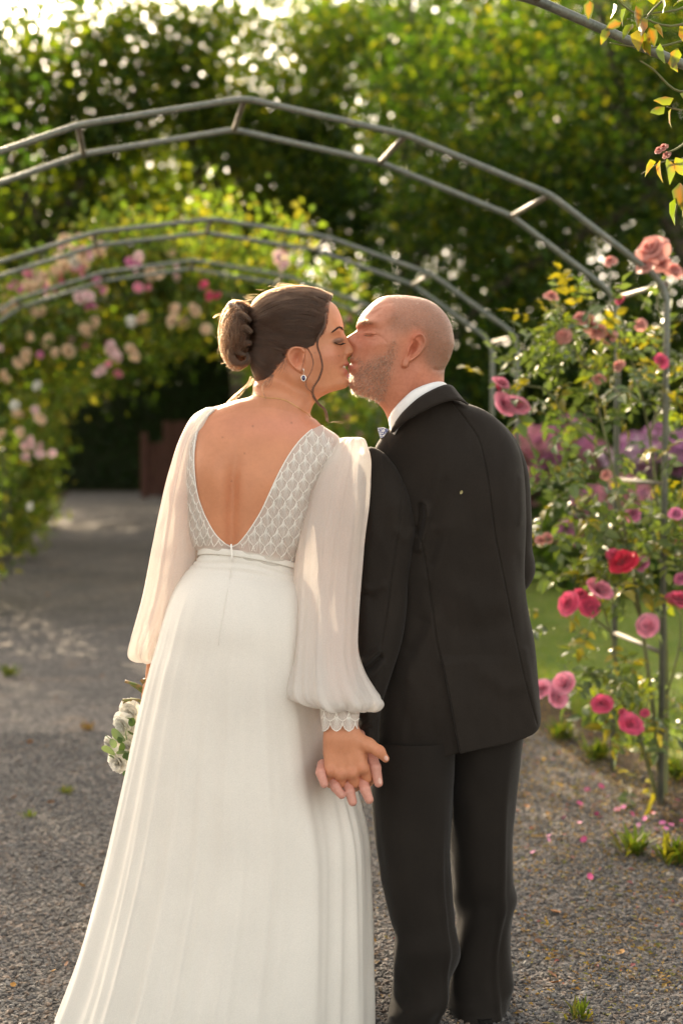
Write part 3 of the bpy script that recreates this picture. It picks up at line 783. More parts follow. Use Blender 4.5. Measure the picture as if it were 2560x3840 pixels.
# the pink rose bush climbing the post of the nearest standing arch
def up_px(x, y, Y): return np.array(upix(x, y, Y))
rb_base = path_pt(5.08, 1.50)
rb = empty('rose_bush', rb_base); tag(rb, 'climbing rose with crimson and pink blooms on the arch post beside the groom', 'rose bush')
CANES = [[(1522, 1868, 5.10), (1500, 1640, 5.05), (1470, 1420, 5.0), (1440, 1250, 4.98), (1400, 1050, 4.98), (1350, 850, 5.0), (1310, 740, 5.0)],
         [(1525, 1872, 5.15), (1530, 1600, 5.2), (1520, 1300, 5.2), (1490, 1000, 5.15), (1440, 800, 5.1), (1390, 690, 5.1)],
         [(1518, 1866, 5.12), (1470, 1700, 5.05), (1425, 1560, 5.0), (1400, 1450, 4.98), (1375, 1370, 4.95)],
         [(1470, 1700, 5.05), (1440, 1640, 5.0), (1400, 1570, 4.95), (1340, 1545, 4.92), (1290, 1570, 4.9), (1262, 1590, 4.9)],
         [(1470, 1420, 5.0), (1440, 1340, 4.95), (1428, 1295, 4.92)], [(1400, 1450, 4.98), (1350, 1410, 4.95), (1312, 1390, 4.93)],
         [(1440, 1250, 4.98), (1330, 1180, 5.0), (1250, 1100, 5.02), (1215, 1010, 5.02), (1180, 930, 5.0)],
         [(1400, 1050, 4.98), (1300, 960, 5.0), (1260, 900, 5.0), (1200, 885, 5.0), (1150, 888, 5.0)],
         [(1500, 1640, 5.05), (1470, 1680, 5.0), (1447, 1668, 4.95)], [(1425, 1560, 5.0), (1400, 1600, 4.96), (1383, 1618, 4.95)],
         [(1530, 1600, 5.2), (1560, 1480, 5.15), (1560, 1390, 5.1)], [(1490, 1000, 5.15), (1530, 850, 5.2), (1510, 700, 5.2), (1505, 600, 5.2)],
         [(1520, 1300, 5.2), (1580, 1050, 5.3), (1590, 800, 5.3)], [(1350, 850, 5.0), (1280, 760, 5.0), (1265, 690, 5.0)], [(1440, 1250, 4.98), (1360, 1150, 4.9), (1300, 1130, 4.9), (1250, 1180, 4.9), (1240, 1240, 4.9)],
         [(1520, 1300, 5.2), (1440, 1180, 5.1), (1380, 1120, 5.05)], [(1518, 1872, 5.1), (1490, 1760, 5.0), (1470, 1690, 4.98), (1490, 1600, 4.95)]]
cane3 = []
for i, c in enumerate(CANES):
    P = spline([up_px(*q) for q in c], 6); cane3.append(P)
    r0 = 0.0095 if i in (0, 1, 2) else 0.0048
    mb = MB(); mb.tube(P, np.linspace(r0, 0.0022, len(P)), 7); mb.build('cane', M_cane, rb)
q = np.random.default_rng(77); items = []
def bush_leaf_pt():
    while True:
        i = q.choice(len(cane3), p=np.array([len(c) for c in cane3]) / sum(len(c) for c in cane3)); P = cane3[i]; k = q.integers(1, len(P))
        p = P[k] + q.normal(size=3) * np.array([0.055, 0.07, 0.05])
        ux, uy = to_px(*p); ux /= U_; uy /= U_
        dens = 1.0 if 720 < uy < 1330 else (0.16 if uy < 1560 else 0.22)
        if uy > 1700: dens = 0.05
        if ux < 1285: dens *= 0.3
        if 940 < uy < 1180: dens *= 0.22
        if uy < 1300 and ux > 1250: p += q.normal(size=3) * np.array([0.06, 0.08, 0.05])
        if q.random() < dens: return p, P[k]
U_ = 2560.0 / 1568.0
for i in range(560):
    p, c = bush_leaf_pt(); d = (p - c) + q.normal(size=3) * 0.05 + np.array([-0.02, -0.03, -0.01])
    items.append((LEAVES[q.integers(0, 12)], p, d, q.uniform(0.8, 1.4), q.normal() * 0.6))
items.sort(key=lambda t: t[1][1] - 0.15 * t[3])
for me_, p, d, s, roll in items[:290]: place_leaf(me_, p, d, rb, s, roll)
leaf_mass('leaf_mass', items[290:], rb)
BL = [(1430, 1292, 30, R_CRIM, 4.90), (1408, 1278, 16, R_HOT, 4.93), (1373, 1360, 29, R_PINK, 4.92), (1310, 1388, 25, R_HOT, 4.92), (1350, 1394, 22, R_HOT, 4.95), (1332, 1368, 15, R_HOT, 4.96), (1490, 1440, 25, R_PINK, 4.92),
      (1557, 1385, 27, R_HOT, 5.0), (1297, 1574, 26, R_PINK, 4.88), (1275, 1602, 24, R_PINK, 4.88), (1243, 1588, 25, R_PINK, 4.90), (1382, 1620, 22, R_HOT, 4.93), (1445, 1667, 25, R_HOT, 4.92), (1147, 886, 20, R_PINK, 4.98), (1152, 932, 27, R_PINK, 4.98),
      (1183, 938, 27, R_PINK, 5.0), (1350, 742, 22, R_FADE, 5.0), (1332, 730, 16, R_FADE, 5.0), (1372, 760, 18, R_FADE, 5.0), (1292, 772, 18, R_FADE, 5.0), (1400, 775, 17, R_FADE, 5.02), (1420, 840, 14, R_FADE, 5.0), (1375, 870, 14, R_FADE, 4.98), (1497, 575, 34, R_FADE, 5.15), (1480, 610, 20, R_FADE, 5.15),
      (1518, 606, 18, R_FADE, 5.15), (1545, 622, 20, R_FADE, 5.15), (1452, 1182, 17, R_MAUVE, 4.96), (1516, 832, 16, R_HOT, 5.1), (1425, 690, 11, R_HOT, 5.1), (1265, 680, 15, R_FADE, 5.0), (1470, 745, 14, R_FADE, 5.1), (1240, 1240, 11, R_FADE, 4.9), (1258, 1235, 12, R_FADE, 4.9), (1475, 1295, 16, R_MAUVE, 4.95),
      (1550, 1180, 15, R_MAUVE, 5.0), (1562, 1330, 14, R_MAUVE, 5.05), (1400, 600, 14, R_FADE, 5.1), (1480, 1640, 10, R_HOT, 4.95), (1430, 1640, 10, R_HOT, 4.95), (1570, 1250, 18, R_HOT, 5.1), (1390, 1090, 12, R_FADE, 4.95)]
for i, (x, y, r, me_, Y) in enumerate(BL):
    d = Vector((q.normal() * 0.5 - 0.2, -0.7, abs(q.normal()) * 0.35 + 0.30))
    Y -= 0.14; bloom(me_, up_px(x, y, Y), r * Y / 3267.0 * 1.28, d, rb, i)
# twigs of another rose on the arch overhead
tw = empty('rose_bush', path_pt(3.3, 1.5)); tag(tw, 'spotted yellow rose leaves and bare twigs hanging from the arch overhead', 'rose bush')
LSP = [(0.13, 0.16, 0.018), (0.085, 0.13, 0.02), (0.19, 0.165, 0.018), (0.060, 0.10, 0.03), (0.10, 0.14, 0.022)]
LEAF1 = []
for s in range(8):
    mb = MB(); V, Q = leaflet(0.040, 0.0125, None, 0.3, 0.3); qq = np.random.default_rng(s)
    mb.add(V, Q); c0 = np.array(LSP[s % 5]); cc_ = np.tile(c0, (len(V), 1)); sp = qq.random(len(V)) < 0.16; cc_[sp] = (0.22, 0.10, 0.03); mb.C.append(cc_)
    me_ = mb.mesh('leaflet', True); me_.materials.append(M_rleaf); LEAF1.append(me_)
TW = [[(1640, 60, 3.30), (1560, 95, 3.26), (1480, 110, 3.24), (1400, 98, 3.22)], [(1640, 20, 3.28), (1540, 60, 3.25), (1440, 20, 3.22), (1400, -30, 3.2)], [(1600, -60, 3.25), (1500, 20, 3.22), (1475, 70, 3.22), (1470, 120, 3.22)],
      [(1640, 180, 3.3), (1560, 210, 3.27), (1500, 160, 3.25), (1470, 140, 3.25)], [(1640, 260, 3.28), (1570, 330, 3.25), (1530, 350, 3.24), (1512, 345, 3.24)], [(1640, 330, 3.28), (1565, 365, 3.25), (1520, 372, 3.24), (1472, 400, 3.22)],
      [(1640, 400, 3.28), (1570, 430, 3.26), (1552, 480, 3.25), (1548, 510, 3.25)], [(1640, 200, 3.28), (1575, 250, 3.26), (1530, 245, 3.25)], [(1640, -20, 3.3), (1560, 20, 3.25), (1500, 30, 3.23), (1440, 44, 3.22)]]
for c in TW:
    P = spline([up_px(*t) for t in c], 5); mb = MB(); mb.tube(P, np.linspace(0.0035, 0.0012, len(P)), 6); mb.build('twig', M_cane, tw)
for x, y, Y, dx, dy, s in [(1352, 2, 3.2, -0.1, -1, 1.0), (1408, 8, 3.2, 0.05, -1, 1.0), (1436, 20, 3.2, -0.4, -0.8, 1.2), (1460, 12, 3.2, 0.3, -0.9, 1.2), (1470, 40, 3.2, 0.2, -1, 1.3), (1452, 55, 3.2, -0.6, -0.6, 1.0), (1425, 50, 3.2, -0.9, -0.4, 1.0), (1480, 75, 3.2, 0.1, -1, 1.2),
                            (1462, 70, 3.2, -0.1, -1, 1.3), (1500, 60, 3.2, 0.7, -0.7, 1.1), (1520, 30, 3.2, 0.3, 0.9, 1.1), (1545, 15, 3.2, 0.6, 0.5, 1.2), (1500, 10, 3.22, -0.2, 1, 1.1), (1395, 65, 3.2, -0.4, -0.8, 0.9), (1545, 225, 3.24, -0.9, -0.3, 1.2), (1525, 245, 3.24, -0.9, -0.6, 1.1), (1540, 250, 3.24, -0.3, -1, 1.1), (1560, 215, 3.24, 0.5, -0.7, 1.2),
                            (1505, 372, 3.22, -0.8, -0.6, 1.4), (1515, 368, 3.22, -0.1, -1, 1.2), (1530, 365, 3.22, 0.3, -1, 1.4), (1550, 362, 3.22, 0.6, -0.8, 1.4), (1560, 420, 3.24, -0.1, -1, 1.5), (1552, 455, 3.24, -0.3, -1, 1.5), (1565, 440, 3.24, 0.3, -0.9, 1.4), (1490, 62, 3.2, 0.4, -0.9, 1.1), (1475, 95, 3.2, 0.6, -0.6, 0.9), (1515, 100, 3.2, 0.1, -1, 1.1),
                            (1560, 60, 3.22, 0.4, -0.7, 1.2), (1555, 110, 3.22, -0.2, -1, 1.1), (1540, 130, 3.22, 0.4, -1, 0.9), (1430, 0, 3.2, 0.4, 0.7, 1.1), (1480, -4, 3.2, 0.1, 1, 1.2)]:
    place_leaf(LEAF1[q.integers(0, 8)], up_px(x, y, Y), (dx, q.normal() * 0.35 - 0.2, dy), tw, s, q.normal() * 1.1)
for x, y in ((1512, 345), (1523, 338), (1530, 356)): bloom(R_FADE, up_px(x, y, 3.24), 0.012, (-0.5, -0.5, 0.6), tw, x, 'withered_bloom')

# roses smothering the far arches
R_MIX = [R_CREAM] * 6 + [R_BLUSH] * 4 + [R_PINK] * 2 + [R_WHITE] * 2 + [R_MAUVE]
def smothered(label, Y, seed, spans, N, nb, rad=0.36, size=0.075, mix=R_MIX, group='roses over the arches'):
    """climbing rose following the arch: spans = [(offset0, z0, offset1, z1, weight)]"""
    q = np.random.default_rng(seed); root = empty('climbing_rose', path_pt(Y, spans[0][0])); tag(root, label, 'rose bush', group)
    S = np.array(spans, float); w_ = S[:, 4] * np.hypot(S[:, 2] - S[:, 0], S[:, 3] - S[:, 1]); w_ /= w_.sum()
    nc = 150; k = q.choice(len(S), nc, p=w_); t = q.random(nc)
    o = S[k, 0] * (1 - t) + S[k, 2] * t; z = S[k, 1] * (1 - t) + S[k, 3] * t
    Cc = np.stack([0.39 - 0.148 * Y + 0.9892 * o, Y + 0.1465 * o, z], 1) + np.clip(q.normal(size=(nc, 3)), -1.5, 1.5) * rad * np.array([0.62, 0.9, 0.62])
    kk = q.integers(0, nc, N); P = Cc[kk] + q.normal(size=(N, 3)) * 0.13; P = P[P[:, 2] > 0.05]
    V, T, c = leaf_cloud(P, size, [(0.085, 0.145, 0.034), (0.105, 0.165, 0.036), (0.07, 0.12, 0.032), (0.14, 0.175, 0.034), (0.18, 0.175, 0.034)], seed + 1)
    me = mesh_np('foliage', V, T, False); set_color(me, c); link('foliage', me, M_cleaf, root)['kind'] = 'stuff'
    for s in S[:4]:
        a, b_ = path_pt(Y + 0.25, s[0], s[1]), path_pt(Y + 0.25, s[2], s[3])
        mb = MB(); mb.tube(spline([a, a * 0.66 + b_ * 0.34 + q.normal(size=3) * 0.06, a * 0.33 + b_ * 0.67 + q.normal(size=3) * 0.06, b_], 4), 0.014, 6); mb.build('cane', M_cane, root)
    kk = q.choice(q.choice(nc, max(6, nb // 4)), nb)
    for i in range(nb):
        p = Cc[kk[i]] + np.clip(q.normal(size=3), -1.5, 1.5) * 0.10 + np.array([0, -0.30 - 0.30 * q.random(), 0.04])
        if p[2] < 0.25: p[2] += 0.4
        bloom(mix[q.integers(0, len(mix))], p, q.uniform(0.026, 0.055), (q.normal() * 0.6, -0.8, q.normal() * 0.4 + 0.2), root, i)
    return root
OVER = [(-1.95, 0.1, -1.62, 1.7, 0.8), (-1.47, 1.8, -1.0, 2.2, 1.4), (-1.0, 2.25, 0.0, 2.62, 1.5), (0.0, 2.62, 0.95, 2.3, 1.1), (0.95, 2.25, 1.45, 1.75, 0.7), (1.47, 1.8, 1.47, 0.0, 0.8)]
cr = smothered('cream and blush roses smothering the first covered arch', 10.8, 300, OVER, 17000, 90)
_kq = np.random.default_rng(303)
_K = {'c': R_CREAM, 'b': R_BLUSH, 'p': R_PINK, 'w': R_WHITE, 'm': R_MAUVE, 'f': R_FADE, 'r': R_HOT}
for _k, _pts in {'p': [(146, 632), (195, 627), (150, 640), (188, 634), (327, 663), (320, 655), (270, 846), (262, 838)], 'w': [(146, 609), (295, 734), (91, 881), (70, 1156), (700, 612), (38, 945)], 'm': [(35, 667), (45, 672), (232, 663), (225, 655), (316, 598), (306, 602)],
                  'r': [(457, 653), (482, 677), (474, 668), (465, 660)], 'b': [(260, 804), (240, 812), (272, 812), (228, 853), (77, 948), (70, 1022), (105, 1033), (62, 1030), (92, 1026), (255, 790), (640, 600), (655, 606)],
                  'c': [(228, 584), (197, 614), (63, 663), (81, 653), (10, 702), (88, 716), (397, 737), (330, 727), (221, 737), (197, 765), (119, 772), (70, 769), (53, 825), (119, 811), (309, 818), (300, 806), (32, 948), (98, 973), (46, 994), (7, 860), (408, 706), (457, 709), (471, 755), (105, 640), (125, 628), (60, 812), (45, 836), (205, 755), (390, 730), (28, 690)]}.items():
    for _i, (_x2_, _y2_) in enumerate(_pts):
        for _j in range(2 if _k in 'cb' else 1):
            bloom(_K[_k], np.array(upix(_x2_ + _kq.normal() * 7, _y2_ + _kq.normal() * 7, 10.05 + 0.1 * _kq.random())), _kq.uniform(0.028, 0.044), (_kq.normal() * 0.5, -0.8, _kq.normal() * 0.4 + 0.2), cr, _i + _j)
smothered('leafy rose over the second covered arch', 12.7, 310, OVER, 12000, 80)
for i, (Y, lab) in enumerate(((14.6, 'climbing rose on the left row, next after the covered arches'), (16.8, 'climbing rose on the left row, beside the sunlit patch of path'), (19.4, 'last climbing rose on the left row before the hedge'))):
    smothered(lab, Y, 320 + 10 * i, [(-1.85, 0, -1.7, 1.9, 1.0), (-1.7, 1.9, -1.2, 2.25, 0.8)], 5000, 30, 0.36, 0.09)
smothered('leafy rose hanging at the far side of the covered arch by the lawn', 14.6, 350, [(1.5, 0, 1.5, 1.9, 1.0), (1.5, 1.9, 1.0, 2.3, 0.8)], 5000, 25, 0.40, 0.09)

# hydrangea bed beyond the lawn
def head_mesh(name, cols, seed, n=70):
    q = np.random.default_rng(seed); u = q.normal(size=(n, 3)); u[:, 2] = np.abs(u[:, 2]) * 0.9 - 0.15; u /= np.linalg.norm(u, axis=1)[:, None]
    mb = MB()
    for d in u:
        s = np.cross(d, q.normal(size=3)); s /= np.linalg.norm(s); t = np.cross(d, s); r = 0.20
        c = np.array(cols[q.integers(0, len(cols))]) * q.uniform(0.8, 1.15)
        mb.add([d * 0.92, d + s * r, d * 1.03 + (s + t) * r * 0.2, d + t * r, d - s * r, d - t * r], None, [[0, 1, 3], [0, 3, 4], [0, 4, 5], [0, 5, 1]], c)
    me_ = mb.mesh(name, False); me_.materials.append(M_petal); return me_
HY = [head_mesh('hydrangea_head', [(0.52, 0.15, 0.34), (0.60, 0.24, 0.42)], 1), head_mesh('hydrangea_head', [(0.50, 0.19, 0.40), (0.56, 0.28, 0.46)], 2), head_mesh('hydrangea_head', [(0.62, 0.22, 0.32), (0.66, 0.32, 0.36)], 3), head_mesh('hydrangea_head', [(0.55, 0.36, 0.50), (0.62, 0.46, 0.56)], 4)]
def hydrangea(label, x, Y, w_, h, seed, nh, kinds):
    q = np.random.default_rng(seed); root = empty('hydrangea', (x, Y, 0)); tag(root, label, 'shrub', 'hydrangeas beyond the lawn')
    P = blob_points(2600, [(x, Y, h * 0.5, w_, 0.55, h * 0.5), (x + 0.2 * w_, Y - 0.1, h * 0.62, w_ * 0.7, 0.5, h * 0.36)], 120, seed, 0.13, 0.45); P = P[P[:, 2] > 0.03]
    V, T, c = leaf_cloud(P, 0.13, [(0.060, 0.115, 0.022), (0.080, 0.13, 0.026), (0.045, 0.085, 0.02)], seed + 1)
    me = mesh_np('foliage', V, T, False); set_color(me, c); link('foliage', me, M_leaf, root)['kind'] = 'stuff'
    for i in range(5):
        mb = MB(); mb.tube([(x + q.normal() * 0.1, Y, 0), (x + q.normal() * w_ * 0.5, Y + q.normal() * 0.2, h * 0.7)], 0.010, 5); mb.build('stem', M_cane, root)
    for i in range(int(nh * 1.7)):
        a = q.uniform(0.1, math.pi - 0.1) if i % 3 else q.uniform(0.9, 2.2)
        rr = q.uniform(0.75, 1.02)
        p = np.array([x + w_ * math.cos(a) * rr * q.uniform(0.5, 1), Y - 0.42 * q.uniform(0.3, 1.1), h * (0.5 + 0.52 * math.sin(a) * rr) - (0.3 * q.random() if i % 2 else 0)])
        bloom(HY[kinds[i % len(kinds)]], p, q.uniform(0.11, 0.17), (q.normal() * 0.3, -0.6, 0.8), root, i, 'flower_head')
for i, (lab, x, Y, w_, h, nh, kinds) in enumerate([
        ('rose-pink hydrangea right behind the groom\'s shoulder', 2.05, 13.4, 0.75, 1.30, 16, (0, 2, 2)), ('lilac hydrangea with mixed heads in the middle of the bed', 2.9, 12.6, 0.75, 1.25, 18, (1, 0, 3)),
        ('large magenta hydrangea behind the arch post', 3.55, 13.2, 0.85, 1.48, 20, (0, 0, 1)), ('violet hydrangea at the far end of the bed', 4.4, 13.0, 0.8, 1.42, 18, (1, 0)), ('low pink hydrangea at the front of the bed', 2.3, 11.9, 0.6, 0.85, 10, (2, 0, 1))]):
    hydrangea(lab, x, Y, w_, h, 400 + 10 * i, nh, kinds)
# ---- lawn blades, weeds, fallen petals and leaves
def blades(N, seed):
    q = np.random.default_rng(seed); yy = 5.6 + 7 * q.random(N) ** 1.3; off = 1.66 + 3.2 * q.random(N) ** 1.2
    P = np.array([0.39, 0, 0]) + np.stack([-0.148 * yy + 0.9892 * off, yy + 0.1465 * off, 0 * yy], 1)
    a = q.uniform(0, 6.28, N); h = q.uniform(0.018, 0.045, N) * (1 + 1.1 * (off < 1.8)); w_ = 0.0025
    s = np.stack([np.cos(a), np.sin(a), 0 * a], 1); ln = np.stack([np.sin(a * 3), np.cos(a * 5), 0 * a], 1) * h[:, None] * 0.5
    V = np.stack([P - s * w_, P + s * w_, P + ln + np.stack([0 * a, 0 * a, h], 1)], 1).reshape(-1, 3)
    T = np.arange(3 * N).reshape(-1, 3)
    cl = np.array([(0.10, 0.17, 0.028), (0.13, 0.19, 0.04), (0.20, 0.20, 0.06), (0.08, 0.14, 0.026)])[q.integers(0, 4, N)]
    me = mesh_np('grass', V, T, False); set_color(me, np.repeat(cl, 3, 0)); o = link('grass', me, M_leaf); o['kind'] = 'stuff'; o['label'] = 'short mown grass of the lawn beside the path'
blades(42000, 9)
def litter(N, seed):
    q = np.random.default_rng(seed); yy = 2.9 + 4.2 * q.random(N); off = 1.25 + 0.5 * q.normal(size=N) + 0.25 * np.sin(yy * 5) * np.sin(yy * 2.3)
    P = np.array([0.39, 0, 0.008]) + np.stack([-0.148 * yy + 0.9892 * off, yy + 0.1465 * off, 0.006 * q.random(N)], 1)
    d = q.normal(size=(N, 3)); d[:, 2] *= 0.25; d /= np.linalg.norm(d, axis=1)[:, None]; s = np.cross(d, [0, 0, 1.0]) + q.normal(size=(N, 3)) * 0.15
    L = (0.006 + 0.02 * q.random(N) ** 2.5)[:, None]
    V = np.stack([P, P + d * L * 0.5 + s * L * 0.28 + [0, 0, 0.003], P + d * L, P + d * L * 0.5 - s * L * 0.28 + [0, 0, 0.002]], 1).reshape(-1, 3)
    i = np.arange(N)[:, None] * 4; T = np.concatenate([i + [0, 1, 2], i + [0, 2, 3]])
    cl = np.array([(0.14, 0.085, 0.045), (0.20, 0.13, 0.07), (0.09, 0.06, 0.035), (0.14, 0.14, 0.03), (0.30, 0.20, 0.06), (0.30, 0.10, 0.14)])[q.choice(6, N, p=[0.22, 0.2, 0.14, 0.22, 0.18, 0.04])]
    me = mesh_np('leaf_litter', V, T, False); set_color(me, np.repeat(cl, 4, 0)); o = link('leaf_litter', me, M_leaf); o['kind'] = 'stuff'; o['label'] = 'brown leaf crumbs and moss scattered along the edge of the path'
litter(15000, 71)
def weed(label, x, y, s, n_, seed, cols, group='weeds in the gravel'):
    q = np.random.default_rng(seed); g = gpix(x * U_, y * U_); root = empty('weed', g); tag(root, label, 'weed', group)
    mb = MB()
    for i in range(n_ * 3):
        a = q.uniform(0, 6.28); L = s * q.uniform(0.5, 1.1); el = q.uniform(0.5, 1.35)
        d = np.array([math.cos(a) * math.cos(el), math.sin(a) * math.cos(el), math.sin(el)]); sd_ = np.array([-math.sin(a), math.cos(a), 0])
        b0 = np.array(g) + q.normal(size=3) * np.array([s * 0.15, s * 0.15, 0]); wv = L * 0.06
        V = [b0, b0 + d * L * 0.5 - sd_ * wv, b0 + d * L * 0.5 + sd_ * wv, b0 + d * L - np.array([0, 0, L * 0.15])]
        mb.add(V, None, [[0, 1, 2], [1, 3, 2]], np.array(cols[q.integers(0, len(cols))]) * q.uniform(0.8, 1.2))
    mb.build('foliage', M_leaf, root, False)
WG = [(0.085, 0.12, 0.022), (0.14, 0.14, 0.03), (0.055, 0.09, 0.02)]
for i, (lab, x, y, s, n_) in enumerate([('yellowing weed at the edge of the gravel beside the left rose row', 25, 1555, 0.10, 16), ('small weed in the gravel left of the bouquet', 155, 1825, 0.06, 9), ('weed tuft in the gravel beside the skirt hem', 66, 1880, 0.05, 9),
        ('tall weed tuft in the soil below the pink rose bush', 1455, 1965, 0.12, 24), ('bright yellow-green weed at the foot of the rose bush', 1545, 1985, 0.13, 26), ('low weed near the groom\'s shoes', 1330, 2345, 0.07, 12), ('broad weed clump beside the arch post', 1555, 1790, 0.14, 26), ('weed patch behind the rear arch post', 1290, 1700, 0.13, 30), ('weed patch beside the rear arch post', 1370, 1745, 0.13, 30), ('reddish dry weed in the gravel beside the bouquet', 205, 1680, 0.07, 12)]):
    weed(lab, x, y, s, n_, 500 + i, WG if i != 9 else [(0.22, 0.10, 0.04), (0.16, 0.13, 0.04)])
m, n, l, b = nodes('dry_leaf'); M_dry = m
l.new(attr(n), b.inputs['Base Color']); b.inputs['Roughness'].default_value = 0.7
def flake(name, s, col, seed):
    q = np.random.default_rng(seed); mb = MB(); u, v = np.meshgrid(np.linspace(-1, 1, 4), np.linspace(-1, 1, 4))
    x = u * np.sqrt(1 - v * v / 2); y = v * np.sqrt(1 - u * u / 2); z = 0.30 * (x * x + y * y) + 0.06 * q.normal(size=x.shape)
    V = np.stack([x * 0.7, y, z], -1).reshape(-1, 3) * s
    mb.add(V, [[r * 4 + c, r * 4 + c + 1, (r + 1) * 4 + c + 1, (r + 1) * 4 + c] for r in range(3) for c in range(3)], None, col); me_ = mb.mesh(name); me_.materials.append(M_dry); return me_
FP = [flake('petal', 0.012, (0.62, 0.16, 0.36), 1), flake('petal', 0.010, (0.68, 0.28, 0.42), 2), flake('petal', 0.013, (0.55, 0.08, 0.22), 3)]
FL = [flake('leaf', 0.024, (0.30, 0.13, 0.04), 4), flake('leaf', 0.02, (0.38, 0.20, 0.05), 5), flake('leaf', 0.022, (0.20, 0.09, 0.04), 6)]
qf = np.random.default_rng(55)
for i in range(26):
    if i < 18: x, y = [(1347, 1822), (1396, 1838), (1380, 1815), (1295, 1888), (1330, 1900), (1355, 2025), (1480, 1890), (1500, 1878), (1450, 1880), (1520, 1900), (1300, 1870), (1420, 1870), (1540, 1905), (1465, 1905), (1370, 1880), (1505, 1915), (1260, 1930), (1330, 1855)][i]
    else: x, y = qf.uniform(1220, 1568), qf.uniform(1790, 1990)
    o = bpy.data.objects.new('rose_petal', FP[i % 3]); COL.objects.link(o); g = gpix(x * U_, y * U_); o.location = (g.x, g.y, 0.014)
    o.rotation_euler = (qf.normal() * 0.4, qf.normal() * 0.4, qf.uniform(0, 6.28)); tag(o, 'fallen pink rose petal on the ground below the rose bush', 'petal', 'fallen rose petals')
for i in range(26):
    if i < 3: x, y = [(70, 1712), (110, 1720), (50, 1716)][i]
    elif i < 17: x, y = qf.uniform(1190, 1568), qf.uniform(1700, 2340)
    else: x, y = qf.uniform(0, 260), qf.uniform(1350, 2300)
    o = bpy.data.objects.new('dry_leaf', FL[i % 3]); COL.objects.link(o); g = gpix(x * U_, y * U_); o.location = (g.x, g.y, 0.014); s = qf.uniform(0.35, 0.7); o.scale = (s, s, s)
    o.rotation_euler = (qf.normal() * 0.4, qf.normal() * 0.4, qf.uniform(0, 6.28)); tag(o, 'small dry brown leaf lying on the gravel', 'fallen leaf', 'dry leaves on the path')
# ================================================================== materials of the couple
def skin_mat(name, rough=0.5, fleck=0.34):
    m, n, l, b = nodes(name)
    c = coord(n)
    n1 = noise(n, l, 130, 5, 0.7, c); n2 = noise(n, l, 16, 5, 0.6, c)
    col = mixc(n, l, 0.35, attr(n), ramp(n, l, n2.outputs['Fac'], [(0.35, (0.75, 0.68, 0.66)), (0.65, (1.12, 1.05, 1.02))]), 'MULTIPLY')
    col = mixc(n, l, fleck, col, ramp(n, l, n1.outputs['Fac'], [(0.3, (0.7, 0.55, 0.5)), (0.6, (1.1, 1.1, 1.1))]), 'MULTIPLY')
    l.new(col, b.inputs['Base Color'])
    b.inputs['Roughness'].default_value = rough
    b.inputs['Specular IOR Level'].default_value = 0.36
    b.inputs['Subsurface Weight'].default_value = 0.10
    b.inputs['Subsurface Radius'].default_value = (0.012, 0.005, 0.003)
    b.inputs['Subsurface Scale'].default_value = 0.6
    n3 = noise(n, l, 260, 4, 0.6, c)
    l.new(bump(n, l, n3.outputs['Fac'], 0.28, 0.0016), b.inputs['Normal'])
    return m
M_skin_f = skin_mat('bride_skin', 0.48, 0.14)
M_skin_m = skin_mat('groom_skin', 0.46)
def hair_mat(name, col, rough=0.38, rnd=0.4):
    m, n, l, b = nodes(name)
    n.remove(b)
    h = n.new('ShaderNodeBsdfHairPrincipled'); h.model = 'CHIANG'; h.parametrization = 'COLOR'
    hi = n.new('ShaderNodeHairInfo')
    l.new(ramp(n, l, hi.outputs['Random'], [(0.0, tuple(v * (1 - rnd) for v in col)), (1.0, tuple(min(0.9, v * (1 + 1.4 * rnd)) for v in col))]), h.inputs['Color'])
    h.inputs['Roughness'].default_value = rough; h.inputs['Radial Roughness'].default_value = 0.5
    l.new(h.outputs[0], n['Material Output'].inputs['Surface'])
    return m
M_hair = hair_mat('brown_hair', (0.030, 0.014, 0.0075), 0.36, 0.75)
M_hair_l = hair_mat('light_brown_hair', (0.048, 0.021, 0.0095), 0.36, 0.8)
M_beard = hair_mat('greying_beard', (0.17, 0.12, 0.085), 0.5, 0.8)
M_brow = hair_mat('brow_hair', (0.07, 0.042, 0.025), 0.5, 0.4)
M_scalp = hair_mat('cropped_hair', (0.12, 0.085, 0.06), 0.6, 0.6)
m, n, l, b = nodes('hair_base'); M_haircap = m
_wv = noise(n, l, 55, 4, 0.6, coord(n))
l.new(ramp(n, l, _wv.outputs['Fac'], [(0.3, (0.012, 0.006, 0.004)), (0.7, (0.050, 0.025, 0.013))]), b.inputs['Base Color'])
b.inputs['Roughness'].default_value = 0.55
m, n, l, b = nodes('lash'); M_lash = m
b.inputs['Base Color'].default_value = (0.015, 0.009, 0.007, 1); b.inputs['Roughness'].default_value = 0.6
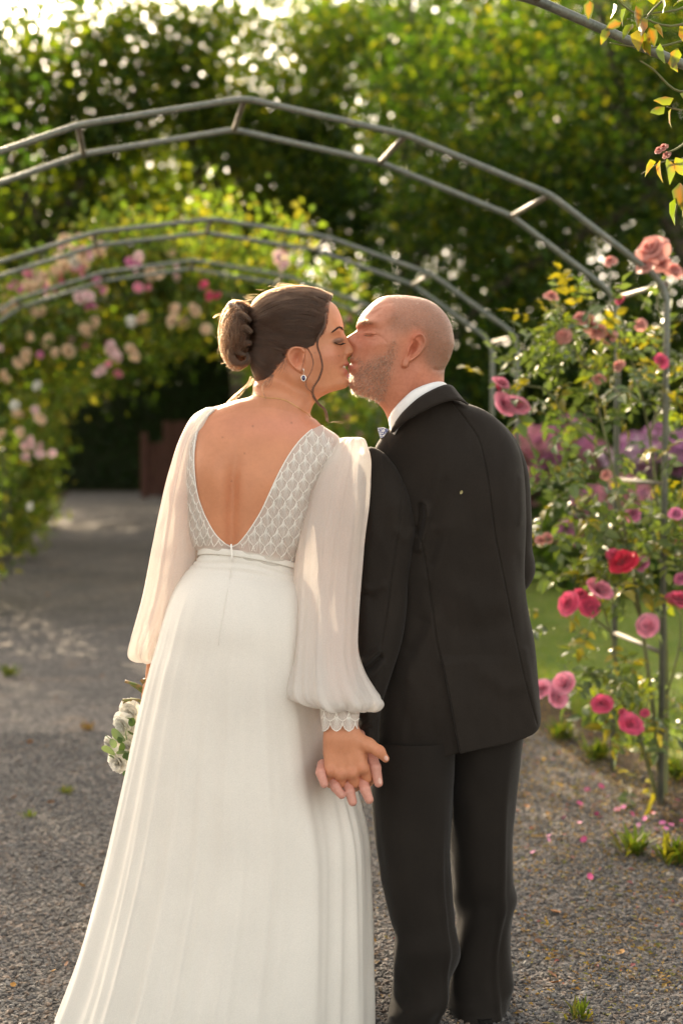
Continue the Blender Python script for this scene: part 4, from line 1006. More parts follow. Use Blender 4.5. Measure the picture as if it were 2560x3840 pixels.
def cloth(name, col, rough=0.8, scale=1500, bstr=0.15, var=0.08, sheen=0.2, trans=0.0, alpha=0.0, wave=None):
    """woven fabric; trans = light let through diffusely, alpha = share of open weave"""
    m, n, l, b = nodes(name)
    c = coord(n)
    big = noise(n, l, 9, 3, 0.5, c)
    lo = tuple(v * (1 - var) for v in col); hi = tuple(min(1, v * (1 + var)) for v in col)
    colo = ramp(n, l, big.outputs['Fac'], [(0.3, lo), (0.7, hi)])
    gr = noise(n, l, 420, 3, 0.7, c)
    colo = mixc(n, l, min(1.0, var * 4), colo, ramp(n, l, gr.outputs['Fac'], [(0.35, (0.6, 0.6, 0.6)), (0.65, (1.35, 1.35, 1.35))]), 'MULTIPLY')
    l.new(colo, b.inputs['Base Color'])
    b.inputs['Roughness'].default_value = rough
    b.inputs['Specular IOR Level'].default_value = 0.25
    b.inputs['Sheen Weight'].default_value = sheen; b.inputs['Sheen Roughness'].default_value = 0.4
    fine = noise(n, l, scale, 2, 0.6, c)
    l.new(bump(n, l, fine.outputs['Fac'], bstr, 0.0008), b.inputs['Normal'])
    out = b.outputs[0]; mo = n['Material Output']
    if trans > 0:
        t = n.new('ShaderNodeBsdfTranslucent'); l.new(colo, t.inputs['Color'])
        x = n.new('ShaderNodeMixShader'); x.inputs[0].default_value = trans
        l.new(out, x.inputs[1]); l.new(t.outputs[0], x.inputs[2]); out = x.outputs[0]
    if alpha > 0:
        t = n.new('ShaderNodeBsdfTransparent'); t.inputs['Color'].default_value = (1, 0.99, 0.97, 1)
        lw = n.new('ShaderNodeLayerWeight'); lw.inputs['Blend'].default_value = 0.35
        mp = n.new('ShaderNodeMapRange'); l.new(lw.outputs['Facing'], mp.inputs['Value'])
        mp.inputs['To Min'].default_value = alpha; mp.inputs['To Max'].default_value = alpha * 0.25
        x = n.new('ShaderNodeMixShader'); l.new(mp.outputs[0], x.inputs[0])
        l.new(out, x.inputs[1]); l.new(t.outputs[0], x.inputs[2]); out = x.outputs[0]
    l.new(out, mo.inputs['Surface'])
    return m
M_satin = cloth('ivory_crepe', (0.84, 0.81, 0.75), 0.62, 900, 0.06, 0.03, 0.25, 0.18)
M_chiffon = cloth('sheer_chiffon', (0.86, 0.83, 0.79), 0.6, 1200, 0.05, 0.03, 0.3, 0.45, 0.19)
M_lacebase = cloth('lace_tulle', (0.84, 0.80, 0.75), 0.75, 1600, 0.1, 0.03, 0.2, 0.3, 0.36)
M_thread = cloth('lace_thread', (0.88, 0.86, 0.81), 0.8, 1500, 0.2, 0.03, 0.1)
M_wool = cloth('dark_wool', (0.0165, 0.0125, 0.0095), 0.85, 1900, 0.35, 0.14, 0.07)
M_wool2 = cloth('dark_wool_trousers', (0.0125, 0.0095, 0.0072), 0.85, 1900, 0.35, 0.14, 0.12)
M_shirt = cloth('white_shirt', (0.80, 0.80, 0.80), 0.7, 1400, 0.1, 0.02, 0.1)
m, n, l, b = nodes('gold_chain'); M_gold = m
b.inputs['Base Color'].default_value = (0.85, 0.58, 0.22, 1); b.inputs['Metallic'].default_value = 1; b.inputs['Roughness'].default_value = 0.25
m, n, l, b = nodes('silver'); M_silver = m
b.inputs['Base Color'].default_value = (0.85, 0.84, 0.82, 1); b.inputs['Metallic'].default_value = 1; b.inputs['Roughness'].default_value = 0.15
m, n, l, b = nodes('blue_stone'); M_stone = m
b.inputs['Base Color'].default_value = (0.008, 0.012, 0.09, 1); b.inputs['Roughness'].default_value = 0.06; b.inputs['Coat Weight'].default_value = 1
m, n, l, b = nodes('teeth'); M_teeth = m
b.inputs['Base Color'].default_value = (0.75, 0.70, 0.62, 1); b.inputs['Roughness'].default_value = 0.25
m, n, l, b = nodes('nail'); M_nail = m
b.inputs['Base Color'].default_value = (0.66, 0.40, 0.33, 1); b.inputs['Roughness'].default_value = 0.2
m, n, l, b = nodes('black_leather'); M_leather = m
_nz = noise(n, l, 300, 3, 0.5, coord(n)); l.new(bump(n, l, _nz.outputs['Fac'], 0.2, 0.0006), b.inputs['Normal'])
b.inputs['Base Color'].default_value = (0.012, 0.011, 0.010, 1); b.inputs['Roughness'].default_value = 0.3
m, n, l, b = nodes('floral_print'); M_print = m
_v = n.new('ShaderNodeTexVoronoi'); _v.inputs['Scale'].default_value = 210; l.new(coord(n), _v.inputs['Vector'])
_w = noise(n, l, 260, 2, 0.5, coord(n), 1.5)
_f = mixc(n, l, ramp(n, l, _v.outputs['Distance'], [(0.30, (1, 1, 1)), (0.36, (0, 0, 0))]),
          ramp(n, l, _w.outputs['Fac'], [(0.46, (0.82, 0.83, 0.85)), (0.50, (0.12, 0.16, 0.34))]), (0.05, 0.07, 0.25))
l.new(_f, b.inputs['Base Color']); b.inputs['Roughness'].default_value = 0.7
# ================================================================== the bride
P2 = lambda pts: [tuple(p) for p in pts]
YB = 3.150                                   # mid plane of her head
bride = empty('person', pix(900, 3890, 3.15)); bride.location.z = 0.0
tag(bride, 'woman in ivory open-backed lace wedding dress with brown updo, kissing the man in the suit', 'person')

B_HEAD = [(1100, 1085), (1160, 1085), (1221, 1120), (1256, 1143), (1274, 1173), (1284, 1205), (1288, 1230), (1289, 1246), (1295, 1258), (1307, 1274),
          (1323, 1297), (1333, 1311), (1333, 1320), (1326, 1329), (1312, 1336), (1304, 1343), (1304, 1352), (1309, 1362), (1307, 1370),
          (1296, 1374), (1288, 1378), (1296, 1382), (1304, 1390), (1304, 1399), (1298, 1409), (1300, 1417), (1308, 1427), (1308, 1442), (1299, 1453), (1278, 1461),
          (1238, 1472), (1205, 1488), (1182, 1508), (1164, 1536), (1158, 1560), (1170, 1610), (1100, 1660), (960, 1640), (940, 1560), (950, 1500), (956, 1462), (957, 1425),
          (965, 1380), (962, 1300), (955, 1220), (975, 1150), (1030, 1100)]
bW = tps([(1080, 1180, 118), (1000, 1150, 100), (1100, 1110, 95), (975, 1260, 85), (1109, 1349, 106), (1210, 1230, 98), (1250, 1180, 66), (1270, 1200, 48),
          (1225, 1150, 72), (1252, 1240, 80), (1250, 1290, 80), (1268, 1285, 64), (1280, 1262, 40), (1290, 1258, 20), (1300, 1280, 16), (1318, 1306, 17), (1326, 1318, 15),
          (1303, 1330, 25), (1290, 1310, 30), (1280, 1330, 46), (1255, 1335, 80), (1215, 1310, 98), (1160, 1300, 106), (1300, 1360, 24), (1284, 1378, 42), (1262, 1385, 66), (1225, 1390, 86),
          (1170, 1420, 94), (1130, 1430, 96), (1297, 1438, 30), (1275, 1446, 48), (1235, 1452, 66), (1195, 1462, 74), (1100, 1470, 84), (1000, 1430, 72), (1080, 1540, 92), (970, 1540, 90), (1150, 1540, 88), (1060, 1620, 95)])
bR = tps([(1080, 1180, 110), (980, 1250, 90), (1270, 1250, 16), (1310, 1300, 12), (1300, 1390, 14), (1280, 1180, 34), (1290, 1440, 22), (1200, 1470, 34), (1170, 1520, 60),
          (1000, 1480, 70), (1080, 1600, 80), (1120, 1080, 100)])
EAR_F = spline([(1118, 1297), (1138, 1303), (1146, 1318), (1143, 1340), (1139, 1362), (1138, 1384), (1131, 1396), (1117, 1388), (1098, 1372), (1081, 1349), (1076, 1325), (1086, 1305), (1102, 1297)], 5, True)
def ear_bump(PX, PY, out, rim, concha, tragus, lobe, h=15.0):
    d = poly_d(PX, PY, out)
    b = h * sstep(d, -3.0, 3.0)
    b += 9 * np.exp(-0.5 * (np.maximum(line_d(PX, PY, rim) - 1.0, 0) / 3.2) ** 2) * sstep(d, -4, 2)
    cx, cy, sx, sy, an = concha
    b -= (h + 13) * gau(PX, PY, cx, cy, sx, sy, an) * sstep(d, 2, 10)
    b += 7 * gau(PX, PY, tragus[0], tragus[1], 6, 8)
    b += 4 * gau(PX, PY, lobe[0], lobe[1], 10, 10) * sstep(d, -1, 5)
    return b
def bride_relief(PX, PY):
    g = lambda *a: gau(PX, PY, *a)
    B = -7 * g(1268, 1262, 17, 9, -12) + 4.5 * g(1262, 1242, 20, 8, -15)          # socket, brow
    B += 7 * g(1268, 1279, 15, 9, -4) - 4 * g(1266, 1293, 16, 4, -4) - 3 * g(1264, 1271, 16, 3, -8)     # closed lid
    B += 6 * g(1240, 1330, 34, 24) - 5 * g(1283, 1352, 9, 20, 25)                  # cheek, fold beside the nose
    B += 9 * g(1303, 1328, 9, 8) - 7 * g(1291, 1330, 4, 9, 15) - 10 * g(1319, 1333, 7, 3, -20)   # nostril wing, crease, nostril
    B += 5 * g(1297, 1366, 9, 4, -12) + 5 * g(1296, 1392, 9, 5, 10) - 9 * g(1289, 1378, 9, 2.4, 0) - 6 * g(1279, 1380, 4, 4)    # lips
    B += -5 * g(1294, 1408, 10, 5) + 5 * g(1290, 1434, 14, 12)
    B += 6 * g(1165, 1435, 60, 16, 25) - 6 * g(1140, 1470, 60, 14, 22)               # jaw line
    B += 5 * np.exp(-0.5 * (line_d(PX, PY, [(1085, 1395), (1120, 1470), (1150, 1550)]) / 13) ** 2) # neck cord
    B += ear_bump(PX, PY, EAR_F, spline([(1140, 1316), (1124, 1302), (1100, 1303), (1083, 1325), (1088, 1350), (1104, 1371)], 5),
                  (1116, 1342, 11, 19, 12), (1139, 1345), (1127, 1386))
    return B
B_TORSO = [(958, 1440), (948, 1482), (880, 1502), (800, 1530), (752, 1560), (716, 1610), (700, 1690), (692, 1800), (702, 1950), (718, 2035), (760, 2082), (758, 2140),
           (725, 2260), (700, 2420), (720, 2700), (1120, 2700), (1140, 2420), (1130, 2250), (1105, 2130), (1160, 2000), (1190, 1860), (1235, 1770), (1280, 1735), (1290, 1690), (1268, 1640),
           (1213, 1602), (1186, 1575), (1160, 1556), (1150, 1500), (1060, 1440)]
tW = tps([(760, 1600, 84), (950, 1530, 84), (1100, 1560, 88), (1260, 1640, 84), (800, 1720, 150), (905, 1700, 146), (1080, 1760, 156), (740, 1850, 130), (870, 1950, 150), (960, 2000, 152),
          (1120, 1950, 146), (870, 2090, 138), (1080, 2090, 138), (780, 2080, 112), (800, 2350, 175), (1050, 2350, 175), (920, 2600, 175), (940, 2250, 150), (870, 2160, 138), (1050, 2160, 138)])
tR = tps([(800, 1560, 60), (1100, 1560, 62), (900, 1500, 50), (740, 1800, 90), (1150, 1900, 95), (870, 2000, 105), (920, 2500, 180), (1270, 1650, 60)])
SPINE = [(915, 1545), (893, 1650), (880, 1760), (871, 1880), (867, 1980), (866, 2060), (866, 2120)]
def back_relief(PX, PY):
    g = lambda *a: gau(PX, PY, *a)
    s = sstep(PY, 1560, 1840)
    ld = line_d(PX, PY, SPINE)
    B = -(3 + 24 * s) * np.exp(-0.5 * (ld / 19) ** 2) + (2 + 5 * s) * (np.exp(-0.5 * ((ld - 62) / 34) ** 2))
    B += 10 * g(805, 1770, 42, 85, -8) + 9 * g(1010, 1770, 46, 85, 12) - 7 * g(862, 1800, 18, 90, -10) - 5 * g(930, 1790, 16, 80, 8)
    B += 4 * g(985, 1570, 40, 14) - 5 * g(1000, 1610, 60, 22, 10)
    return B
# nearer, coarser cells away from face and hands
k_ = KM
_x = lambda p: (p - CX) * KM
_z = lambda p: pix(CX, p, D0).z
VB = Vol(axis([(_x(430), _x(930), 6 * k_), (_x(930), _x(1200), 3.0 * k_), (_x(1200), _x(1470), 2.4 * k_)]),
         axis([(2.86, 2.90, 6 * k_), (2.90, 3.27, 3.2 * k_), (3.27, 3.42, 6 * k_)]),
         axis([(-0.01, _z(3060), 14 * k_), (_z(3060), _z(2700), 2.8 * k_), (_z(2700), _z(2110), 8 * k_), (_z(2110), _z(1570), 5 * k_), (_z(1570), _z(1055), 2.4 * k_)]))
YT = 3.125
inflate(VB, spline(B_TORSO, 4, True), YT, tW, tR, back_relief, k=0.002)
inflate(VB, spline(B_HEAD, 3, True), YB, bW, bR, bride_relief, k=0.016)
for _hx in (800, 1060):                                                            # legs under the skirt
    VB.chain([pix(_hx, 2560, 3.15), pix(_hx, 3150, 3.14), pix(_hx, 3790, 3.15), pix(_hx, 3840, 3.20)], [0.085, 0.058, 0.045, 0.035], 0.02)
# right arm
A_R = [pix(1246, 1725, 3.125), pix(1250, 1900, 3.105), pix(1262, 2180, 3.095), pix(1275, 2450, 3.035), pix(1280, 2700, 2.967)]
VB.chain(A_R, [0.043, 0.045, 0.038, 0.036, 0.027], 0.015)
A_L = [pix(755, 1650, 3.125), pix(712, 1850, 3.13), pix(668, 2110, 3.16), pix(616, 2330, 3.21), pix(586, 2530, 3.26)]
VB.chain(A_L, [0.043, 0.042, 0.035, 0.032, 0.024], 0.015)
# right hand
YH = 2.95
H = lambda x, y, dy=0.0: pix(1050 + 0.3189 * x, 2480 + 0.3189 * y, YH + dy)
pr = 0.3189 * KM
hr = lambda r: r * pr
VB.cone(H(715, 700, 0.01), H(715, 900, 0.004), hr(185), hr(195), 0.008, flat=((0, 1, 0), 0.62))
for (kx, ky), wx in (((590, 1290), 625), ((712, 1335), 680), ((845, 1325), 760), ((975, 1265), 840)):
    VB.cone(H(wx, 880, 0.006), H(kx, ky, -0.004), hr(92), hr(72), 0.010)
VB.ell(H(770, 1060, 0.012), (hr(250), 0.019, hr(260)), 0.010)
def finger(vol, pts, rad, k=0.0022): vol.chain(pts, rad, k)
finger(VB, [H(585, 1290, 0.000), H(572, 1375, 0.010), H(590, 1430, 0.045), H(610, 1330, 0.066)], [hr(70), hr(62), hr(56), hr(46)])
finger(VB, [H(712, 1330, -0.003), H(716, 1425, 0.006), H(725, 1470, 0.046), H(735, 1350, 0.068)], [hr(72), hr(64), hr(58), hr(48)])
finger(VB, [H(850, 1320, -0.003), H(872, 1425, 0.006), H(880, 1470, 0.046), H(885, 1350, 0.068)], [hr(74), hr(66), hr(60), hr(50)])
finger(VB, [H(980, 1260, 0.000), H(1020, 1365, 0.008), H(1040, 1410, 0.046), H(1030, 1300, 0.066)], [hr(76), hr(64), hr(58), hr(48)])
for q in ((590, 1285), (712, 1325), (848, 1315), (972, 1255)):                      # knuckles
    VB.ell(H(q[0], q[1], -0.012), (hr(52), 0.010, hr(50)), 0.008)
VB.chain([H(900, 920, 0.004), H(1040, 985, -0.004), H(1165, 1060, -0.010), H(1238, 1145, -0.008)], [hr(92), hr(74), hr(60), hr(43)], 0.008)
# left hand round the stems
YL = 3.275
VB.chain([pix(594, 2530, 3.262), pix(590, 2590, YL), pix(579, 2650, YL)], [0.024, 0.034, 0.030], 0.010, flat=((0, 1, 0), 0.75))
for q in range(4):
    yy = 2588 + 24 * q
    VB.chain([pix(582, yy, YL - 0.02), pix(555, yy + 4, YL - 0.022), pix(545, yy + 8, YL + 0.004), pix(563, yy + 10, YL + 0.026)], [0.0100, 0.0095, 0.009, 0.0075], 0.002)
VB.chain([pix(587, 2575, YL - 0.02), pix(572, 2610, YL - 0.034), pix(562, 2655, YL - 0.034)], [0.012, 0.0105, 0.008], 0.004)
V, Q = VB.mesh(2)
del VB
PXv, PYv = to_px(V[:, 0], V[:, 1], V[:, 2])
def paint(C, wgt, col):
    return C * (1 - wgt[:, None]) + np.asarray(col, float)[None] * wgt[:, None]
C = np.tile(np.array([0.57, 0.258, 0.140]), (len(V), 1))
_h = PYv < 1480
def gv(*a): return gau(PXv, PYv, *a)
C = paint(C, 0.45 * gv(1240, 1335, 32, 28) * _h, (0.62, 0.26, 0.19))
C = paint(C, 0.5 * gv(1110, 1345, 30, 42) * _h, (0.62, 0.27, 0.19))
C = paint(C, 0.85 * sstep(gv(1268, 1277, 21, 10, -12), 0.35, 0.8) * _h, (0.15, 0.085, 0.060))     # eye shadow
C = paint(C, 0.9 * np.clip(gv(1302, 1366, 9, 6, -8) + gv(1300, 1394, 9, 8, 8), 0, 1) * _h * (PXv > 1280), (0.50, 0.16, 0.14))
C = paint(C, 0.30 * gv(985, 1590, 160, 40) + 0.22 * gv(1120, 1600, 70, 40), (0.64, 0.26, 0.20))
for mx, my, r in ((948, 1598, 3.2), (917, 1700, 3.0), (868, 1804, 2.6), (1093, 1585, 3), (835, 1640, 3), (1270, 1334, 2.6), (1180, 1323, 2.2)):
    C = paint(C, 0.55 * np.clip(1.2 * gv(mx, my, r * 0.8, r * 0.8), 0, 1), (0.20, 0.09, 0.06))
hx = lambda x, y: (1050 + 0.3189 * x, 2480 + 0.3189 * y)
for _q in ((590, 1280), (712, 1322), (848, 1312), (972, 1252), (1165, 1050)):
    C = paint(C, 0.45 * gv(*hx(*_q), 13, 9), (0.44, 0.15, 0.085))
for _q in ((650, 1180), (760, 1160), (880, 1120)):
    C = paint(C, 0.18 * gv(*hx(*_q), 5, 34), (0.62, 0.30, 0.17))
C = paint(C, 0.35 * sstep(PYv, 2680, 2900) * (PYv < 3050), (0.52, 0.225, 0.13))
me = mesh_np('body', V, Q); set_color(me, C)
body = link('body', me, M_skin_f, bride); body['label'] = 'bare tanned back, neck, face and hands'
bride_tree = BVHTree.FromPolygons([tuple(v) for v in V], [tuple(q) for q in Q])
# brow, lashes, teeth
def on_face(tree, x, y, Y0, lift=0.0006):
    return seen(tree, x, y, lift, Y0)
rng = np.random.default_rng(7)
brow = []
for i in range(170):
    t = rng.random(); s = rng.normal() * (2.6 - 1.5 * t)
    bx = 1287 - 40 * t; by = 1236 - 9 * math.sin(min(1, t * 1.5) * math.pi * 0.62) + 26 * max(0, t - 0.35) ** 1.1 + s
    dx, dy = (-4.0 - 3 * t, -3.5 + 7 * t)
    brow.append([on_face(bride_tree, bx + dx * u, by + dy * u, YB, 0.0006 + 0.0008 * u) for u in (0, 0.5, 1.0)])
hair('eyebrow', brow, 0.00042, M_lash, bride, 0.5)
lash = []
for i in range(46):
    t = i / 45.0
    ex = 1252 + 33 * t; ey = 1284 + 8 * math.sin(t * math.pi * 0.9) - 2 * t
    p = on_face(bride_tree, ex, ey, YB, 0.0004)
    L = 0.0055 + 0.003 * t
    out = np.array([0.55 + 0.3 * t, -0.6, -0.28 + 0.1 * rng.normal()])
    lash.append([p, p + out * L * 0.5, p + out * L + np.array([0, 0, 0.0016])])
hair('eyelash', lash, 0.00045, M_lash, bride, 0.4)
mb = MB()
for q in range(5):
    yy = YB + (q - 2) * 0.006
    c = np.array(pix(1291 - 1.5 * abs(q - 2), 1375, yy))
    a = np.linspace(0, 2 * math.pi, 8, endpoint=False)
    ring = lambda s, z: np.stack([c[0] + 0.0028 * s * np.cos(a), c[1] + 0.0030 * s * np.sin(a), np.full(8, c[2] + z)], 1)
    Vt = np.concatenate([ring(1, 0.004), ring(1, -0.001), ring(0.75, -0.0028)])
    Qt = [[r * 8 + j, r * 8 + (j + 1) % 8, (r + 1) * 8 + (j + 1) % 8, (r + 1) * 8 + j] for r in range(2) for j in range(8)]
    mb.add(Vt, Qt, [[16, 16 + j, 16 + j + 1] for j in range(1, 7)])
mb.build('teeth', M_teeth, bride)

# ------------------------------------------------------------------ her hair
H_OUT = [(1246, 1108), (1226, 1090), (1190, 1073), (1140, 1064), (1091, 1062), (1040, 1069), (1000, 1082), (965, 1100), (938, 1130), (922, 1180), (918, 1240), (922, 1310), (935, 1370),
         (945, 1405), (956, 1430), (985, 1432), (1017, 1410), (1046, 1368), (1074, 1336), (1082, 1312), (1102, 1298), (1130, 1300), (1150, 1308), (1172, 1296), (1190, 1280), (1206, 1250), (1218, 1215), (1224, 1180), (1222, 1140)]
HC = Vol(axis([(_x(890), _x(1270), 2.6 * k_)]), axis([(3.05, 3.25, 2.8 * k_)]), axis([(_z(1450), _z(1045), 2.6 * k_)]))
_hout = spline(H_OUT, 3, True)
hW = lambda PX, PY: bW(PX, PY) - 1.0 + 10 * sstep(poly_d(PX, PY, _hout), 0, 46) + 5 * gau(PX, PY, 1080, 1200, 90, 70)
hRf = tps([(1080, 1180, 110), (940, 1250, 80), (1230, 1120, 40), (960, 1410, 50), (1150, 1290, 90), (1091, 1080, 100)])
H_BACK = [(1250, 1100), (1226, 1090), (1190, 1073), (1140, 1064), (1091, 1062), (1040, 1069), (1000, 1082), (965, 1100), (938, 1130), (922, 1180), (918, 1240), (922, 1310), (935, 1370),
          (945, 1405), (956, 1430), (1000, 1520), (1100, 1520), (1300, 1450), (1330, 1250), (1300, 1150)]
hcut = lambda PX, PY: poly_d(PX, PY, spline(H_OUT, 3, True))
inflate(HC, spline(H_BACK, 3, True), YB, hW, hRf, lambda PX, PY: 2.6 * noise2(PX / 40, (PY + 0.25 * np.abs(PX - 1070)) / 9) + 2.0 * noise2(PX / 60, (PY + 0.25 * np.abs(PX - 1070)) / 19, 3), k=0.001, cut=hcut)
Vc, Qc = HC.mesh(2)
hair_tree = BVHTree.FromPolygons([tuple(v) for v in Vc], [tuple(q) for q in Qc])
updo = MB()
updo.add(Vc, Qc)
# bun: thick coils
COILS = [([(945, 1165), (905, 1144), (866, 1156), (842, 1205), (838, 1262), (856, 1305)], 17, -0.018, -0.026),
         ([(942, 1205), (900, 1180), (868, 1205), (864, 1252), (886, 1284), (920, 1276)], 17, -0.046, -0.05),
         ([(946, 1250), (918, 1228), (892, 1240), (880, 1284), (896, 1322), (926, 1330)], 15, -0.054, -0.052),
         ([(946, 1288), (908, 1288), (872, 1305), (870, 1343), (900, 1368), (930, 1352), (926, 1322)], 14, -0.048, -0.05),
         ([(858, 1175), (842, 1230), (844, 1290), (866, 1335), (908, 1374)], 16, -0.004, -0.012),
         ([(945, 1165), (905, 1146), (866, 1160), (844, 1210), (844, 1270), (872, 1328)], 18, 0.03, 0.034),
         ([(940, 1210), (895, 1192), (866, 1240), (882, 1310), (925, 1330)], 22, 0.045, 0.045)]
_cq = np.random.default_rng(19)
for _i in range(24):                                       # smaller twisted locks over the coils
    a0 = _cq.uniform(0, 6.28); da = _cq.uniform(1.2, 3.2) * _cq.choice([-1, 1]); e0 = _cq.uniform(0.25, 1.0); e1 = np.clip(e0 + _cq.normal() * 0.35, 0.12, 1.0)
    tt = np.linspace(0, 1, 7); ee = e0 + (e1 - e0) * tt; aa = a0 + da * tt
    px_ = 888 + 50 * ee * np.cos(aa) + 4 * np.sin(tt * 9 + _i); py_ = 1258 - 106 * ee * np.sin(aa)
    dp = -0.056 * np.sqrt(np.clip(1.08 - ee ** 2, 0.05, 1))
    COILS.append(([(float(x), float(y)) for x, y in zip(px_, py_)], float(_cq.uniform(5, 10)), float(dp[0]), float(dp[-1])))
def coil3(c):
    p2 = spline(c[0], 8); n_ = len(p2)
    return np.array([pix(p2[i, 0], p2[i, 1], YB + c[2] + (c[3] - c[2]) * i / (n_ - 1)) for i in range(n_)])
_coils = [(coil3(c), c[1] * KM * 0.74) for c in COILS]
for P3, r in _coils:
    t = np.linspace(0, 1, len(P3))
    updo.tube(P3, r * (0.55 + 0.45 * np.sin(np.clip(t * 1.1, 0, 1) * math.pi) ** 0.5), 12)
cc = pix(892, 1258, YB); a_, b_ = np.meshgrid(np.linspace(0, 2 * math.pi, 20, endpoint=False), np.linspace(0.1, math.pi - 0.1, 12))
El = np.stack([cc.x + 0.0325 * np.sin(b_) * np.cos(a_), cc.y + 0.0545 * np.sin(b_) * np.sin(a_), cc.z + 0.0625 * np.cos(b_)], -1).reshape(-1, 3)
updo.add(El, [[r * 20 + j, (r + 1) * 20 + j, (r + 1) * 20 + (j + 1) % 20, r * 20 + (j + 1) % 20] for r in range(11) for j in range(20)])
hair_o = updo.build('hair', M_haircap, bride); hair_o['label'] = 'dark brown hair swept back into a coiled bun'
GUIDE = [[(1242, 1107), (1190, 1078), (1091, 1067), (1000, 1088), (945, 1125), (922, 1165)],
         [(1230, 1132), (1165, 1100), (1075, 1098), (995, 1128), (950, 1165), (918, 1195)],
         [(1226, 1178), (1160, 1148), (1070, 1150), (1000, 1175), (955, 1198), (918, 1222)],
         [(1217, 1232), (1150, 1208), (1070, 1208), (1000, 1222), (955, 1232), (918, 1240)],
         [(1192, 1276), (1140, 1268), (1070, 1258), (1000, 1254), (955, 1254), (920, 1255)],
         [(1150, 1306), (1105, 1294), (1060, 1288), (1005, 1282), (960, 1272), (922, 1268)],
         [(1082, 1328), (1050, 1325), (1012, 1315), (978, 1300), (950, 1286), (924, 1278)],
         [(1046, 1366), (1018, 1360), (988, 1342), (964, 1318), (948, 1300), (926, 1288)],
         [(1016, 1408), (988, 1396), (966, 1372), (952, 1345), (942, 1320), (928, 1300)],
         [(966, 1430), (952, 1404), (944, 1376), (938, 1350), (932, 1330), (926, 1312)]]
GUIDE = np.array([spline(g, 3) for g in GUIDE])
def strands(N, lift, seed, frac=(0, 1), side=-1):
    r = np.random.default_rng(seed); out = []
    for i in range(N):
        s = r.random() * (len(GUIDE) - 1.001); i0 = int(s); f = s - i0
        g = GUIDE[i0] * (1 - f) + GUIDE[i0 + 1] * f
        a, b = sorted(r.uniform(frac[0], frac[1], 2))
        if b - a < 0.25: a, b = max(0, a - 0.2), min(1, b + 0.25)
        if r.random() < 0.3: a = 0
        t = np.linspace(a, b, 9) * (len(g) - 1)
        p = np.stack([np.interp(t, np.arange(len(g)), g[:, d]) for d in (0, 1)], 1)
        p += np.stack([0 * t, 3.0 * np.sin(t * r.uniform(0.1, 0.5) + r.uniform(0, 6.3))], 1) * r.uniform(0.2, 1)
        lf = abs(r.normal()) * lift
        c = []
        for q in p:
            h = seen(hair_tree, q[0], q[1], 0.0006 + lf)
            if h is None: break
            if side > 0: h[1] = 2 * YB - h[1]
            c.append(h)
        if len(c) == 9: out.append(c)
    return out
def coil_strands(P3, r, N, seed, spread=1.05):
    q = np.random.default_rng(seed); out = []
    T = np.gradient(P3, axis=0); T /= np.linalg.norm(T, axis=1)[:, None]
    U = np.cross(T, [0, 1.0, 0]); U /= np.linalg.norm(U, axis=1)[:, None] + 1e-9
    W_ = np.cross(T, U)
    m_ = len(P3)
    for i in range(N):
        a0 = q.uniform(0, 6.28); tw = q.normal() * 1.0; k0 = q.uniform(0, 0.35); k1 = q.uniform(0.65, 1)
        rr = r * (spread + abs(q.normal()) * 0.09)
        t = np.linspace(k0, k1, 11); f = t * (m_ - 1)
        I = np.clip(f.astype(int), 0, m_ - 2); fr = (f - I)[:, None]
        L = lambda A: A[I] * (1 - fr) + A[I + 1] * fr
        prof = 0.55 + 0.45 * np.sin(np.clip(t * 1.1, 0, 1) * math.pi) ** 0.5
        an = a0 + tw * t
        out.append(L(P3) + (rr * prof)[:, None] * (np.cos(an)[:, None] * L(U) + np.sin(an)[:, None] * L(W_)))
    return out
hs = strands(3600, 0.0011, 3) + strands(1100, 0.0012, 4, side=1)
hair('hair_strands', hs, 0.00030, M_hair, hair_o)
bs = []
for i, (P3, r) in enumerate(_coils): bs += coil_strands(P3, r, 240 if i < 7 else 90, 50 + i, 1.02 + 0.25 * (i % 3 == 0))
_mq = np.random.default_rng(91)
for _i in range(2600):                                     # untidy strands round the whole bun
    ax = _mq.normal(size=3); ax /= np.linalg.norm(ax); u0 = np.cross(ax, _mq.normal(size=3)); u0 /= np.linalg.norm(u0); v0 = np.cross(ax, u0)
    a0 = _mq.uniform(0, 6.28); da = _mq.uniform(0.5, 1.9); tl = _mq.normal() * 0.28; rr = _mq.uniform(0.95, 1.17)
    aa = np.linspace(a0, a0 + da, 11); wv = 1 + 0.035 * np.sin(aa * _mq.uniform(4, 9) + _i)
    S = (np.cos(aa)[:, None] * u0 + np.sin(aa)[:, None] * v0 + tl * ax) / math.sqrt(1 + tl * tl)
    c0 = pix(888, 1258, YB)
    bs.append(np.array(c0) + S * np.array([0.0345, 0.060, 0.0665]) * (rr * wv)[:, None])
hair('bun_strands', bs, 0.00030, M_hair_l, hair_o)
# flyaways and loose wisps
fly = []
for i in range(44):
    s = rng.uniform(0, 1); g = GUIDE[0]; _a, _b = rng.uniform(10, 60), rng.uniform(-4, 22); k0 = s * (len(g) - 1); p = np.array([np.interp(k0, np.arange(len(g)), g[:, d]) for d in (0, 1)])
    c = []
    for j in range(8):
        u = j / 7.0
        c.append(pix(p[0] - _a * u, p[1] - 1 - _b * u * (1 - 0.5 * u) + 6 * u * u, YB + rng.normal() * 0.0008 + 0.02 * math.sin(i)))
    fly.append(c)
for i in range(60):
    a0 = rng.uniform(1.6, 4.6); c = []
    x0, y0 = 888 + 58 * math.cos(a0), 1260 - 118 * math.sin(a0)
    dx, dy = math.cos(a0) * rng.uniform(4, 26), -math.sin(a0) * rng.uniform(4, 26) + rng.normal() * 10
    cv = rng.normal() * 14
    for j in range(8):
        u = j / 7.0
        c.append(pix(x0 + dx * u - cv * u * u * math.sin(a0), y0 + dy * u + cv * u * u, YB + 0.03 * math.sin(i * 1.7)))
    fly.append(c)
